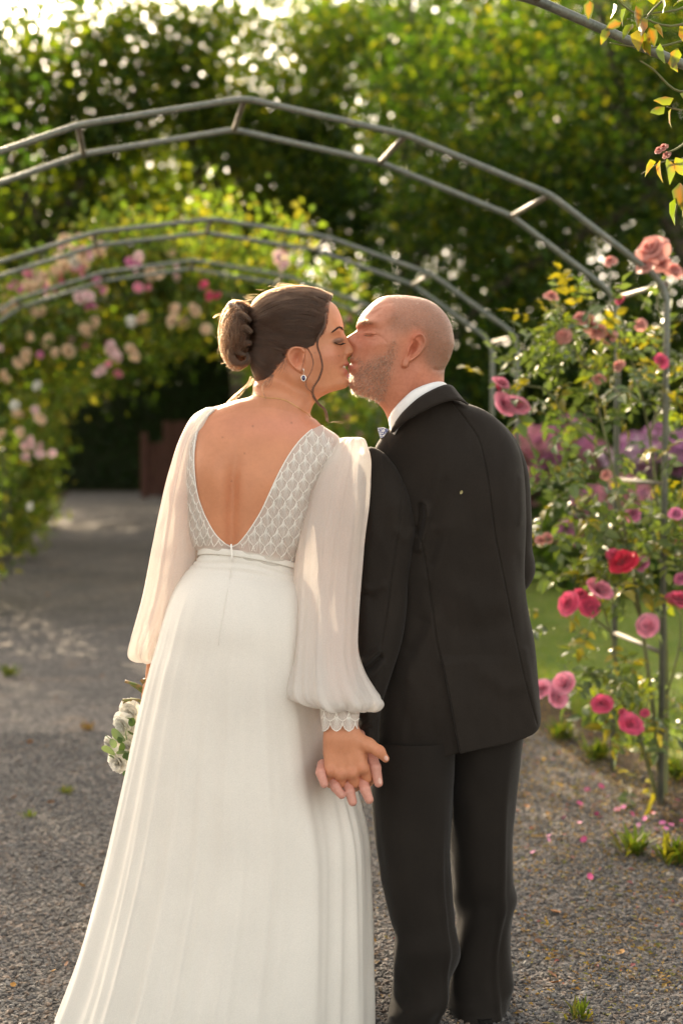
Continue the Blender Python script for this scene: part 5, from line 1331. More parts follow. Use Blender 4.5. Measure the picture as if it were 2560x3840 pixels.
hair('flyaway_strands', fly, 0.00011, M_hair_l, hair_o, 0.5)
def wisp(px, n, spread, seed, Ys, mat, rad=0.0003, nm='loose_strand'):
    q = np.random.default_rng(seed); p2 = spline(px, 8); m_ = len(p2); out = []
    for i in range(n):
        o1, o2 = q.normal() * spread, q.normal() * spread
        ph = q.uniform(0, 6.28); c = []
        for j in range(m_):
            u = j / (m_ - 1)
            sp = 0.35 + 0.9 * u
            c.append(pix(p2[j, 0] + o1 * sp + 1.5 * math.sin(u * 9 + ph), p2[j, 1] + o2 * 0.6 * sp, np.interp(u, np.linspace(0, 1, len(Ys)), Ys) + o2 * 0.0004))
        out.append(c)
    hair(nm, out, rad, mat, hair_o, 0.6)
C5 = lambda pts: [(800 + 0.3508 * x, 1040 + 0.3508 * y) for x, y in pts]
wisp(C5([(1205, 380), (1190, 520), (1130, 640), (1115, 730), (1150, 850), (1165, 960), (1130, 1080), (1070, 1180), (1070, 1260), (1120, 1340), (1200, 1420), (1225, 1540)]), 34, 2.6, 1,
     [3.08, 3.075, 3.078, 3.075, 3.075, 3.08, 3.075], M_hair, 0.0004)
wisp(C5([(1010, 760), (1050, 830), (1068, 920), (1040, 1020), (995, 1100), (1000, 1180), (1060, 1240), (1090, 1320), (1160, 1390)]), 10, 1.8, 2, [3.085, 3.075, 3.075, 3.08], M_hair, 0.0003)
wisp(C5([(980, 800), (965, 880), (950, 960), (950, 1010)]), 5, 1.0, 3, [3.083, 3.07, 3.07], M_hair, 0.00025)
wisp(C5([(400, 1060), (370, 1130), (290, 1210), (210, 1280), (150, 1340)]), 11, 4.5, 4, [3.15, 3.14, 3.13], M_hair_l, 0.00015)
wisp(C5([(430, 1080), (400, 1140), (330, 1190), (250, 1270), (210, 1310)]), 7, 5, 5, [3.16, 3.15, 3.15], M_hair_l, 0.00014)
wisp(C5([(560, 1100), (525, 1160), (530, 1230), (560, 1290)]), 8, 3, 6, [3.07, 3.065, 3.06], M_hair, 0.00022)
wisp(C5([(640, 1040), (600, 1110), (560, 1150)]), 26, 11, 7, [3.082, 3.075, 3.07], M_hair, 0.00022)
wisp(C5([(760, 880), (740, 950), (700, 1010)]), 22, 9, 8, [3.078, 3.073, 3.07], M_hair, 0.0002)
wisp(C5([(0, 430), (40, 405), (90, 400)]), 4, 3, 9, [3.15, 3.15], M_hair_l, 0.0002)
wisp(C5([(1225, 1560), (1290, 1540), (1390, 1550)]), 6, 4, 11, [3.06, 3.05], M_hair_l, 0.0002)
# front hairline fuzz
fz = []
for i in range(420):
    s = rng.random() * 3.6; i0 = int(s); f = s - i0; g = GUIDE[i0] * (1 - f) + GUIDE[i0 + 1] * f
    x0, y0 = g[0] + rng.normal(size=2) * (2.5, 4); c = []
    for u in (0, 0.4, 0.8, 1.2):
        c.append(on_face(hair_tree, x0 + 4 - 34 * u, y0 - 10 * u + rng.normal() * 0.4, YB, 0.0012) if u else on_face(bride_tree, x0 + 4, y0, YB, 0.0005))
    fz.append(c)
hair('hairline_strands', fz, 0.00026, M_hair, hair_o, 0.8)
# hair pin, earring, necklace
mb = MB()
for i in range(9):
    c = pix(866 + rng.uniform(-9, 9), 1138 + rng.uniform(-7, 9), YB - 0.03 + rng.uniform(-0.006, 0.006))
    s = 0.0032
    mb.add([(c.x + s, c.y, c.z), (c.x - s, c.y, c.z), (c.x, c.y + s, c.z), (c.x, c.y - s, c.z), (c.x, c.y, c.z + s), (c.x, c.y, c.z - s)], None,
           [[0, 2, 4], [2, 1, 4], [1, 3, 4], [3, 0, 4], [2, 0, 5], [1, 2, 5], [3, 1, 5], [0, 3, 5]])
mb.tube([pix(850, 1150, YB - 0.03), pix(866, 1140, YB - 0.033), pix(900, 1150, YB - 0.03)], 0.001, 6)
mb.build('hair_pin', M_silver, bride, False)
def torus(c, rx, rz, t, n1=24, n2=8):
    a = np.linspace(0, 2 * math.pi, n1 + 1)[:-1]
    P = np.stack([c[0] + rx * np.cos(a), np.full(n1, c[1]), c[2] + rz * np.sin(a)], 1)
    b = np.linspace(0, 2 * math.pi, n2, endpoint=False)
    Nn = np.stack([np.cos(a), 0 * a, np.sin(a)], 1)
    Vt = (P[:, None] + t * (np.cos(b)[None, :, None] * Nn[:, None] + np.sin(b)[None, :, None] * np.array([0, 1.0, 0]))).reshape(-1, 3)
    Qt = [[i * n2 + j, ((i + 1) % n1) * n2 + j, ((i + 1) % n1) * n2 + (j + 1) % n2, i * n2 + (j + 1) % n2] for i in range(n1) for j in range(n2)]
    return Vt, Qt
_lobe = on_face(bride_tree, 1132, 1388, YB)
ey = _lobe[1] - 0.004
mb = MB(); c = pix(1138, 1418, ey)
Vt, Qt = torus((c.x, c.y, c.z), 0.0048, 0.0062, 0.0011); mb.add(Vt, Qt)
mb.tube(spline([pix(1133, 1386, ey + 0.003), pix(1137, 1383, ey - 0.001), pix(1139, 1394, ey - 0.001), pix(1138, 1408, ey)], 4), 0.0009, 6)
ering = mb.build('earring', M_silver, bride)
a_, b_ = np.meshgrid(np.linspace(0, 2 * math.pi, 14, endpoint=False), np.linspace(0.0, 1, 5))
St = np.stack([c.x + 0.0043 * np.cos(a_) * np.cos(b_ * 1.45), c.y - 0.0035 * np.sin(b_ * 1.45), c.z + 0.0057 * np.sin(a_) * np.cos(b_ * 1.45)], -1).reshape(-1, 3)
mb = MB(); mb.add(St, [[r * 14 + j, r * 14 + (j + 1) % 14, (r + 1) * 14 + (j + 1) % 14, (r + 1) * 14 + j] for r in range(4) for j in range(14)])
so = mb.build('stone', M_stone, ering); 
nk = [on_face(bride_tree, x, y, YB, 0.0012) for x, y in spline([(946, 1478), (965, 1484), (1000, 1492), (1035, 1494), (1063, 1499), (1090, 1512), (1120, 1532), (1150, 1551), (1162, 1566)], 5)]
nk = np.array(nk); nk[:, 1] = np.convolve(np.pad(nk[:, 1], 2, 'edge'), np.ones(5) / 5, 'valid')
mb = MB(); mb.tube(nk, 0.00062, 6)
mb.build('necklace', M_gold, bride)
# ------------------------------------------------------------------ her dress
U = 2560.0 / 1568.0
def rows_u(rows): return [(a * U, b_ * U, c * U, d * U, e, f) for a, b_, c, d, e, f in rows]
# bodice: the torso a little swollen, cut to the two lace panels at the back
PAN_L = [(806, 1529), (778, 1560), (746, 1599), (732, 1670), (730, 1751), (741, 1849), (768, 1930), (806, 2000), (844, 2038), (866, 2051), (866, 2130), (600, 2130), (600, 1500), (780, 1500)]
PAN_R = [(1207, 1592), (1169, 1610), (1126, 1648), (1088, 1697), (1050, 1762), (1017, 1832), (979, 1914), (936, 1984), (893, 2038), (866, 2051), (866, 2140), (1420, 2150), (1420, 1560), (1240, 1560)]
VD = Vol(axis([(_x(640), _x(1400), 3.4 * k_)]), axis([(2.93, 3.30, 4.5 * k_)]), axis([(_z(2160), _z(1500), 3.4 * k_)]))
def near_only(sl_f):
    sl, f = sl_f
    Y = VD.y[sl[1]][None, :, None]
    return sl, f, Y
sl, f0 = inflate(VD, spline(B_TORSO, 4, True), YT, lambda x, y: tW(x, y) + 3.0, tR, back_relief, ret=True)
X, Y, Z = VD.grid(sl)
PXb, PYb = to_px(X[:, :, 0] + 0 * Z[:, 0, :], YT - 0.075, Z[:, 0, :] + 0 * X[:, :, 0])
dl = np.maximum(poly_d(PXb, PYb, spline(PAN_L, 2, True)), poly_d(PXb, PYb, spline(PAN_R, 2, True)))
dl = (dl * KM)[:, None, :].astype(np.float32)
low = (Z - pix(CX, 2118, YT).z)
f1 = f0 - 0.0018
shoulder = (Z - pix(CX, 1625, YT).z)
fb = np.where(Y < YT, np.maximum(f1, -dl), np.maximum(f1, np.minimum(np.maximum(shoulder, -dl * 0 - 1), -dl)))
fb = np.maximum(fb, -low)
VD.F[sl] = fb
Vd, Qd = VD.mesh(1)
del VD, f0, fb, f1
bod = link('bodice', mesh_np('bodice', Vd, Qd), M_lacebase, bride); bod['label'] = 'sheer ivory lace bodice with scalloped fan pattern'
bod_tree = BVHTree.FromPolygons([tuple(v) for v in Vd], [tuple(q) for q in Qd])
# embroidered scallops, laid on the bodice thread by thread
lace = MB()
def thread(pts, r, sides=4, tree=bod_tree, lift=0.0006, ymax=3.2):
    c = []
    for x, y in pts:
        h = seen(tree, x, y, lift)
        if h is None or h[1] > ymax: return False
        c.append(h)
    lace.tube(c, r, sides, cap=False)
    return True
pl_ = spline(PAN_L[:10] + [(866, 2050), (700, 2056), (600, 2056)] + PAN_L[12:], 2, True)
pr_ = spline(PAN_R[:10] + [(866, 2052), (985, 2082), (1104, 2116), (1420, 2200)] + PAN_R[12:], 2, True)
def inside(x, y, poly): return poly_d(np.array([float(x)]), np.array([float(y)]), poly)[0]
def scallop(cx, cy, wx, hy, rot, poly, mb_ok, rays=7):
    ca, sa = math.cos(rot), math.sin(rot)
    T = lambda x, y: (cx + x * ca - y * sa, cy + x * sa + y * ca)
    e = [T(x * wx, y * hy) for x, y in ((-0.5, -0.97), (-0.47, -0.68), (-0.36, -0.40), (-0.17, -0.15), (0, 0.05), (0.17, -0.15), (0.36, -0.40), (0.47, -0.68), (0.5, -0.97))]
    ok = [inside(x, y, poly) > 1 for x, y in e]
    run = []
    for p, o in zip(e, ok):
        if o: run.append(p)
        else:
            if len(run) > 1: thread(run, 0.00105)
            run = []
    if len(run) > 1: thread(run, 0.00105)
    for i in range(rays):
        t = (i + 0.5) / rays; x1 = (t - 0.5) * 0.86
        y1 = -0.10 - 0.75 * abs(2 * t - 1) ** 2.2
        a0, b0 = T((t - 0.5) * 0.10 * wx, -1.55 * hy), T(x1 * wx, y1 * hy)
        if inside(*a0, poly) > 1 and inside(*b0, poly) > 1:
            thread([a0, ((a0[0] + b0[0]) / 2, (a0[1] + b0[1]) / 2), b0], 0.00058, 3)
for r in range(0, 17):
    for c in range(0, 12):
        rot = 0.10 - 0.28 * max(0, (7 - r)) / 7.0
        x = 905 + c * 42 + (21 if r % 2 else 0); y = 1600 + r * 35
        x += 0.08 * (1850 - y); y += 0.06 * (x - 1100)
        if inside(x, y - 10, pr_) > -8 and x < 1345: scallop(x, y, 42, 36, rot * 0.4, pr_, None)
for r in range(0, 17):
    for c in range(0, 14):
        w = 27
        x = 655 + c * w + (w / 2 if r % 2 else 0); y = 1560 + r * 33
        y -= 0.10 * (x - 740)
        if inside(x, y - 10, pl_) > -6: scallop(x, y, w, 34, 0.10, pl_, None, 5)
for pol in (spline(PAN_L[:10], 4), spline(PAN_R[:10], 4)):                           # corded neckline
    q = [seen(bod_tree, x - (2 if pol[0][0] < 1000 else -2), y, 0.0004) for x, y in pol]
    q = [v for v in q if v is not None and v[1] < 3.16]
    lace.tube(q, 0.0013, 5)
# cuff of the right sleeve
CU = loft([(1199, 2625, 1352, 2615, 2.975, 0.036), (1200, 2680, 1348, 2675, 2.965, 0.034), (1206, 2722, 1342, 2716, 2.958, 0.033), (1210, 2746, 1340, 2744, 2.954, 0.032)], 160, 9)
_cp = to_px(CU[0][:, 0], CU[0][:, 1], CU[0][:, 2])
_ph = (_cp[0] - 1215 + 460) % 46; _ph = np.minimum(_ph, 46 - _ph) / 23.0
_ed = 2743 - 36 * _ph ** 2.0
_CV = CU[0].copy(); _CV[:, 2] += np.maximum(_cp[1] - _ed, 0) * KM
cuff = link('cuff', mesh_np('cuff', _CV, CU[1]), M_lacebase, bride); cuff['label'] = 'scalloped lace cuff at the wrist'
cu_tree = BVHTree.FromPolygons([tuple(v) for v in CU[0]], [tuple(q) for q in CU[1]])
lace2 = MB(); _keep = lace; lace = lace2
big = [(1150, 2500), (1400, 2500), (1400, 2760), (1150, 2760)]
_bd = np.array(big, float)
def scallop_cuff(cx, cy, wx, hy):
    e = [(cx + x * wx, cy + y * hy) for x, y in ((-0.5, -0.9), (-0.45, -0.55), (-0.32, -0.22), (-0.12, -0.03), (0, 0.02), (0.12, -0.03), (0.32, -0.22), (0.45, -0.55), (0.5, -0.9))]
    run = []
    for p in e:
        if seen(cu_tree, *p) is not None: run.append(p)
        else:
            if len(run) > 1: thread(run, 0.0012, 4, cu_tree)
            run = []
    if len(run) > 1: thread(run, 0.0012, 4, cu_tree)
    for i in range(9):
        t = (i + 0.5) / 9; x1 = (t - 0.5) * 0.88; y1 = -0.1 - 0.7 * abs(2 * t - 1) ** 2.2
        a0, b0 = (cx + (t - 0.5) * 0.1 * wx, cy - 1.4 * hy), (cx + x1 * wx, cy + y1 * hy)
        if seen(cu_tree, *a0) is not None and seen(cu_tree, *b0) is not None: thread([a0, b0], 0.0005, 3, cu_tree)
for r, yy in enumerate((2665, 2703, 2741)):
    for c in range(5):
        scallop_cuff(1192 + c * 46 + (23 if r % 2 == 0 else 0), yy, 46, 38)
lace2.build('cuff_embroidery', M_thread, cuff)['kind'] = 'stuff'
lace = _keep
lace.build('embroidery', M_thread, bod)['kind'] = 'stuff'

# skirt
def skirt_folds(V, a, R):
    m_, n_ = V.shape[:2]
    t = np.linspace(0, 1, m_)[:, None]; A = a[None]
    am = 0.0012 * sstep(t, 0.12, 0.3) + 0.011 * sstep(t, 0.28, 1.0)
    r_ = np.random.default_rng(21); s = 0
    for fq, wgt in ((5, 0.7), (8, 0.8), (13, 0.5), (21, 0.16)):
        ph = r_.uniform(0, 6.28); dr = r_.uniform(-0.5, 0.5)
        w_ = np.sin(A * fq + ph + dr * t * 2 + 1.5 * np.sin(A * 2 + ph) + 0.7 * np.sin(A * 5 + 2 * ph) + 0.35 * np.sin(t * 5 + ph))
        s = s + wgt * (1 - np.abs(w_)) ** 1.4 * 1.6 - wgt * 0.5
    V[..., 2] += 0.024 * np.maximum(0, -np.sin(A)) * (1 - sstep(t, 0.0, 0.12))
    c = V.mean(1, keepdims=True)
    d = V - c; d[..., 2] = 0; d /= np.linalg.norm(d, axis=-1, keepdims=True) + 1e-9
    V = V + d * (am * s)[..., None]
    hx_, hy_ = to_px(V[..., 0], V[..., 1], V[..., 2])                      # pressed in by the joined hands
    V[..., 1] += 0.055 * gau(hx_, hy_, 1250, 2890, 75, 130) * (V[..., 1] < 3.125)
    # soft cross wrinkles under the waist
    cw = 0.0016 * np.sin(t * 190 + 2.0 * np.sin(A * 3)) * sstep(t, 0.02, 0.05) * (1 - sstep(t, 0.09, 0.14))
    return V + d * cw[..., None]
SK = rows_u([(458, 1278, 690, 1316, 3.125, 0.090), (447, 1292, 696, 1328, 3.125, 0.098), (424, 1316, 712, 1348, 3.125, 0.122), (398, 1360, 724, 1382, 3.12, 0.142), (378, 1420, 734, 1430, 3.115, 0.155),
             (362, 1480, 744, 1485, 3.115, 0.160), (345, 1540, 752, 1545, 3.115, 0.165), (318, 1650, 778, 1650, 3.12, 0.178), (290, 1780, 806, 1780, 3.125, 0.20), (262, 1900, 838, 1900, 3.13, 0.22),
             (236, 2010, 846, 2010, 3.135, 0.245), (182, 2200, 850, 2200, 3.14, 0.29), (132, 2335, 852, 2335, 3.15, 0.32), (122, 2364, 854, 2364, 3.15, 0.33)])
Vs, Qs = loft(SK, 260, 9, disp=skirt_folds)
Vs[:, 2] = np.maximum(Vs[:, 2], 0.004)
sk = link('skirt', mesh_np('skirt', Vs, Qs), M_satin, bride); sk['label'] = 'long flowing ivory skirt'
# waistband with its two lapped folds, and the zip
def band_rise(V, a, R):
    V[..., 2] += 0.024 * np.maximum(0, -np.sin(a[None])); return V
def band(y0, y1, grow, nm):
    V_, Q_ = loft(rows_u([(456 - grow, y0, 692 + grow, y0 + 38, 3.125, 0.090 + grow * 0.001), (455.5 - grow, (y0 + y1) / 2, 693 + grow, (y0 + y1) / 2 + 38, 3.125, 0.0915 + grow * 0.001),
                          (455 - grow, y1, 694 + grow, y1 + 38, 3.125, 0.092 + grow * 0.001)]), 100, 3, disp=band_rise)
    o = link(nm, mesh_np(nm, V_, Q_), M_satin, bride)
    md = o.modifiers.new('s', 'SOLIDIFY'); md.thickness = 0.0012; md.offset = 1
    return o
band(1265, 1279, 0.3, 'waistband')
sk_tree = BVHTree.FromPolygons([tuple(v) for v in Vs], [tuple(q) for q in Qs])
mb = MB()
zp = [(867, 2040), (868, 2060), (870, 2082), (871, 2104)]
_zq = [np.array(pix(x, y, 3.125 - 0.1005)) for x, y in zp]
mb.tube(_zq, 0.0022, 6)
mb.build('zip', M_thread, bride)
mb = MB(); sq = [seen(sk_tree, x, y, 0.0006) for x, y in ((868, 2130), (862, 2170), (850, 2230), (838, 2300), (826, 2370), (818, 2420))]
mb.tube(spline([q for q in sq if q is not None], 6), 0.0009, 5); mb.build('skirt_seam', M_satin, sk)

# sleeves
def sleeve_folds(seed, fr, amp, gather):
    def f(V, a, R):
        m_ = V.shape[0]; t = np.linspace(0, 1, m_)[:, None]; A = a[None]
        r_ = np.random.default_rng(seed); s = 0
        for q, wgt in fr:
            ph = r_.uniform(0, 6.28)
            w_ = np.sin(A * q + ph + 0.5 * np.sin(A + ph) + 0.4 * np.sin(t * 4 + ph))
            s = s + wgt * ((1 - np.abs(w_)) ** 1.5 * 1.7 - 0.6)
        am = amp * (gather * np.exp(-((t - 0.02) / 0.07) ** 2) + 0.28 * sstep(t, 0.02, 0.3) + 0.9 * sstep(t, 0.50, 0.86))
        c = V.mean(1, keepdims=True); d = V - c; d /= np.linalg.norm(d, axis=-1, keepdims=True) + 1e-9
        return V + d * (am * s)[..., None]
    return f
SR = rows_u([(798, 1004, 822, 1004, 3.115, 0.014), (770, 1013, 838, 1013, 3.112, 0.046), (740, 1052, 852, 1052, 3.105, 0.070), (712, 1110, 852, 1105, 3.10, 0.080), (698, 1160, 848, 1160, 3.095, 0.082),
             (686, 1230, 838, 1230, 3.09, 0.084), (678, 1310, 831, 1310, 3.085, 0.086), (672, 1400, 825, 1400, 3.065, 0.088), (667, 1490, 823, 1490, 3.035, 0.092), (660, 1545, 838, 1545, 3.012, 0.096),
             (655, 1580, 860, 1585, 2.995, 0.098), (664, 1600, 872, 1608, 2.985, 0.090), (690, 1612, 862, 1624, 2.978, 0.074), (722, 1618, 846, 1630, 2.975, 0.055), (736, 1616, 832, 1624, 2.975, 0.040), (738, 1606, 828, 1612, 2.975, 0.036)])
V_, Q_ = loft(SR, 120, 7, disp=sleeve_folds(5, ((3, 0.5), (5, 0.7), (9, 0.5), (15, 0.3)), 0.014, 0.5))
so_ = link('sleeve', mesh_np('sleeve', V_, Q_), M_chiffon, bride); so_['label'] = 'sheer billowing sleeve gathered above the held hand'
SL = rows_u([(474, 936, 500, 934, 3.125, 0.016), (440, 958, 500, 952, 3.128, 0.048), (413, 1008, 484, 1000, 3.132, 0.060), (393, 1065, 474, 1060, 3.135, 0.064), (373, 1140, 468, 1140, 3.14, 0.066), (350, 1250, 464, 1250, 3.155, 0.070),
             (329, 1360, 456, 1350, 3.18, 0.074), (310, 1435, 430, 1420, 3.20, 0.078), (299, 1475, 410, 1465, 3.22, 0.080), (298, 1500, 395, 1490, 3.23, 0.074), (310, 1514, 384, 1508, 3.235, 0.055), (330, 1518, 376, 1516, 3.24, 0.036), (338, 1510, 366, 1508, 3.245, 0.028)])
V_, Q_ = loft(SL, 110, 7, disp=sleeve_folds(8, ((3, 0.6), (5, 0.7), (8, 0.4), (13, 0.2)), 0.010, 0.4))
so_ = link('sleeve', mesh_np('sleeve', V_, Q_), M_chiffon, bride); so_['label'] = 'sheer billowing sleeve on the arm with the bouquet'
CL = loft([(566, 2462, 612, 2466, 3.248, 0.028), (560, 2500, 608, 2506, 3.256, 0.027), (556, 2540, 606, 2546, 3.262, 0.028), (552, 2556, 604, 2560, 3.265, 0.028)], 32, 4)
cl = link('cuff', mesh_np('cuff', *CL), M_lacebase, bride)
# ================================================================== the groom
YG = 3.165
groom = empty('person', pix(1680, 3890, 3.15)); groom.location.z = 0.0
tag(groom, 'bald bearded man in dark suit with white collar and floral bow tie, kissing the bride', 'person')
G_HEAD = [(1485, 1107), (1437, 1112), (1402, 1131), (1374, 1157), (1351, 1185), (1337, 1212), (1333, 1228), (1336, 1238), (1327, 1247), (1311, 1257), (1299, 1266), (1298, 1277), (1306, 1290), (1315, 1302),
          (1318, 1316), (1314, 1332), (1308, 1348), (1309, 1357), (1315, 1363), (1307, 1369), (1302, 1378), (1305, 1390), (1312, 1402), (1311, 1418), (1307, 1434), (1309, 1452), (1320, 1470), (1340, 1482), (1373, 1491), (1405, 1506),
          (1434, 1532), (1456, 1560), (1475, 1590), (1500, 1610), (1620, 1580), (1662, 1500), (1664, 1440), (1666, 1395), (1672, 1374), (1686, 1348), (1699, 1310), (1703, 1275), (1692, 1217), (1670, 1176), (1638, 1144), (1597, 1121), (1533, 1109)]
gW = tps([(1540, 1210, 126), (1450, 1160, 100), (1650, 1250, 104), (1535, 1305, 116), (1440, 1225, 104), (1400, 1200, 88), (1385, 1215, 84), (1396, 1250, 84), (1375, 1248, 66), (1350, 1236, 36), (1343, 1205, 44), (1325, 1256, 15), (1308, 1270, 17),
          (1322, 1298, 28), (1345, 1280, 40), (1425, 1285, 104), (1375, 1300, 78), (1390, 1340, 86), (1318, 1345, 26), (1330, 1363, 40), (1360, 1375, 68), (1410, 1390, 90), (1480, 1390, 102), (1460, 1430, 96), (1322, 1440, 38), (1345, 1455, 54), (1400, 1470, 76),
          (1440, 1490, 82), (1540, 1440, 100), (1640, 1390, 84), (1560, 1560, 92), (1480, 1560, 76), (1480, 1120, 80), (1600, 1150, 100)])
gR = tps([(1540, 1210, 112), (1680, 1270, 90), (1345, 1230, 22), (1310, 1270, 12), (1310, 1370, 14), (1370, 1170, 50), (1320, 1440, 26), (1400, 1485, 40), (1450, 1540, 60), (1640, 1420, 70), (1560, 1600, 80), (1480, 1120, 90)])
EAR_M = spline([(1546, 1243), (1562, 1244), (1575, 1256), (1581, 1277), (1574, 1300), (1560, 1322), (1540, 1338), (1521, 1352), (1510, 1370), (1498, 1374), (1489, 1364), (1494, 1344), (1506, 1322), (1512, 1300), (1524, 1276), (1530, 1254)], 5, True)
def groom_relief(PX, PY):
    g = lambda *a: gau(PX, PY, *a)
    B = 10 * g(1360, 1207, 26, 9, -6) - 15 * g(1364, 1231, 20, 10, 0) + 12 * g(1378, 1246, 13, 8, 12) - 4 * g(1380, 1259, 15, 3, 10) - 3 * g(1400, 1256, 8, 6, 20)
    L = lambda pts, wd: np.exp(-0.5 * (line_d(PX, PY, spline(pts, 4)) / wd) ** 2)
    B -= 5 * L([(1360, 1240), (1376, 1236), (1394, 1245)], 2.3) + 7 * L([(1364, 1255), (1380, 1259), (1397, 1253)], 2.2)
    B -= 3 * L([(1402, 1256), (1420, 1266), (1432, 1280)], 3) + 2.5 * L([(1372, 1272), (1390, 1275), (1404, 1268)], 3) + 2 * L([(1400, 1150), (1430, 1135), (1465, 1128)], 4) + 2 * L([(1385, 1172), (1415, 1155)], 4)
    B += 6 * g(1405, 1285, 34, 16, -15) - 4 * g(1350, 1325, 9, 26, 22) + 4 * g(1330, 1300, 9, 9)
    B += 4 * g(1322, 1376, 12, 6) - 8 * g(1322, 1364, 10, 2.4, -6) - 5 * g(1335, 1364, 4, 5) - 4 * g(1325, 1402, 14, 6)
    B += 7 * g(1440, 1400, 50, 40) + 5 * g(1400, 1455, 60, 14, 18) - 6 * g(1450, 1478, 60, 14, 30)
    B += 6 * g(1450, 1180, 30, 14, -40) - 3 * g(1400, 1170, 20, 6, -40)
    B -= 6 * np.exp(-0.5 * (line_d(PX, PY, [(1672, 1372), (1645, 1382), (1620, 1380)]) / 5) ** 2)
    B += 6 * np.exp(-0.5 * (line_d(PX, PY, [(1545, 1390), (1510, 1470), (1480, 1560)]) / 20) ** 2)
    B += ear_bump(PX, PY, EAR_M, spline([(1532, 1262), (1545, 1249), (1564, 1250), (1575, 1277), (1566, 1304), (1545, 1328), (1520, 1346)], 5), (1532, 1304, 9, 20, 32), (1515, 1314), (1501, 1362), 15)
    B += 5 * np.exp(-0.5 * (line_d(PX, PY, [(1545, 1268), (1556, 1284), (1548, 1304), (1530, 1326)]) / 4) ** 2)
    return B
VG = Vol(axis([(_x(1165), _x(1720), 2.5 * k_), (_x(1720), _x(2000), 12 * k_)]),
         axis([(2.87, 3.03, 3.4 * k_), (3.03, 3.32, 3.0 * k_)]),
         axis([(-0.01, _z(3080), 16 * k_), (_z(3080), _z(2690), 2.8 * k_), (_z(2690), _z(1580), 14 * k_), (_z(1580), _z(1090), 2.5 * k_)]))
GYAW = math.radians(7.0)
inflate(VG, spline(G_HEAD, 3, True), YG, gW, gR, groom_relief, k=0.004, yaw=GYAW, pivot=(1520, 1290))
VG.chain([pix(1560, 1560, 3.18), pix(1660, 1780, 3.195), pix(1710, 2250, 3.195), pix(1710, 2700, 3.195)], [0.055, 0.075, 0.085, 0.085], 0.03)
VG.cone(pix(1470, 1760, 3.18), pix(1900, 1720, 3.22), 0.032, 0.032, 0.03)
VG.chain([pix(1560, 2760, 3.15), pix(1560, 3300, 3.13), pix(1545, 3800, 3.14)], [0.06, 0.045, 0.035], 0.02)
VG.chain([pix(1800, 2740, 3.20), pix(1800, 3300, 3.20), pix(1810, 3780, 3.22)], [0.06, 0.045, 0.035], 0.02)
VG.chain([pix(1440, 1790, 3.165), pix(1435, 2180, 3.15), pix(1385, 2660, 3.07)], [0.034, 0.030, 0.024], 0.02)
# left hand, palm to palm with hers
VG.chain([pix(1385, 2660, 3.07), H(1000, 790, 0.115), H(920, 1060, 0.074)], [0.020, 0.018, 0.030], 0.012, flat=((0, 1, 0), 0.7))
VG.ell(H(850, 1160, 0.070), (hr(260), 0.017, hr(270)), 0.012)
finger(VG, [H(600, 1190, 0.055), H(500, 1215, 0.020), H(474, 1310, -0.016), H(520, 1445, -0.026)], [hr(70), hr(60), hr(55), hr(44)])
finger(VG, [H(680, 1290, 0.055), H(620, 1375, 0.012), H(650, 1480, -0.012), H(722, 1572, -0.018)], [hr(72), hr(60), hr(56), hr(46)])
finger(VG, [H(800, 1310, 0.055), H(790, 1410, 0.014), H(818, 1540, -0.010), H(852, 1652, -0.014)], [hr(74), hr(62), hr(58), hr(50)])
finger(VG, [H(920, 1290, 0.055), H(965, 1385, 0.014), H(1000, 1510, -0.008), H(1045, 1626, -0.012)], [hr(76), hr(64), hr(60), hr(50)])
VG.chain([H(950, 1080, 0.062), H(1070, 1125, 0.024), H(1120, 1250, 0.004), H(1155, 1432, -0.002)], [hr(92), hr(72), hr(62), hr(50)], 0.004)
V, Q = VG.mesh(2); del VG
PXv, PYv = to_px(V[:, 0], V[:, 1], V[:, 2])
_h = (PYv < 1600)
C = np.tile(np.array([0.50, 0.215, 0.132]), (len(V), 1))
C = paint(C, 0.55 * gv(1360, 1275, 40, 34) * _h, (0.55, 0.215, 0.15))
C = paint(C, 0.5 * gv(1430, 1190, 60, 40) * _h, (0.55, 0.26, 0.18))
C = paint(C, 0.7 * gv(1560, 1275, 20, 40, 25) * _h + 0.35 * gv(1560, 1430, 70, 50) * _h, (0.56, 0.18, 0.11))
SCALP = spline([(1460, 1100), (1470, 1150), (1460, 1200), (1455, 1235), (1490, 1250), (1525, 1246), (1560, 1236), (1592, 1270), (1585, 1320), (1600, 1370), (1640, 1400), (1690, 1400), (1740, 1280), (1680, 1120), (1560, 1080)], 3, True)
BEARD = spline([(1478, 1262), (1458, 1300), (1440, 1325), (1405, 1335), (1372, 1352), (1345, 1340), (1318, 1330), (1300, 1345), (1330, 1352), (1345, 1372), (1318, 1392), (1290, 1400), (1290, 1470), (1350, 1500), (1410, 1515), (1440, 1500), (1455, 1460), (1470, 1410), (1484, 1360), (1490, 1310)], 3, True)
sd = sstep(poly_d(PXv, PYv, SCALP), -26, 26) * _h
bd = sstep(poly_d(PXv, PYv, BEARD), -22, 30) * _h
C = paint(C, (0.42 + 0.22 * sstep(PXv, 1500, 1650)) * sd, (0.19, 0.125, 0.092))
C = paint(C, 0.42 * bd, (0.27, 0.165, 0.115))
C = paint(C, 0.55 * np.clip(gv(1362, 1209, 20, 5, -2), 0, 1) * _h, (0.17, 0.10, 0.065))
C = paint(C, 0.8 * np.clip(gv(1316, 1375, 12, 8), 0, 1) * _h, (0.46, 0.17, 0.14))
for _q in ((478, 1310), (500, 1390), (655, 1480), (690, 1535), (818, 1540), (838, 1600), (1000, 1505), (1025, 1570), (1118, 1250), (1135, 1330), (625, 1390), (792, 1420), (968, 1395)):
    C = paint(C, 0.5 * np.clip(gv(*hx(*_q), 15, 2.6), 0, 1), (0.36, 0.12, 0.085))
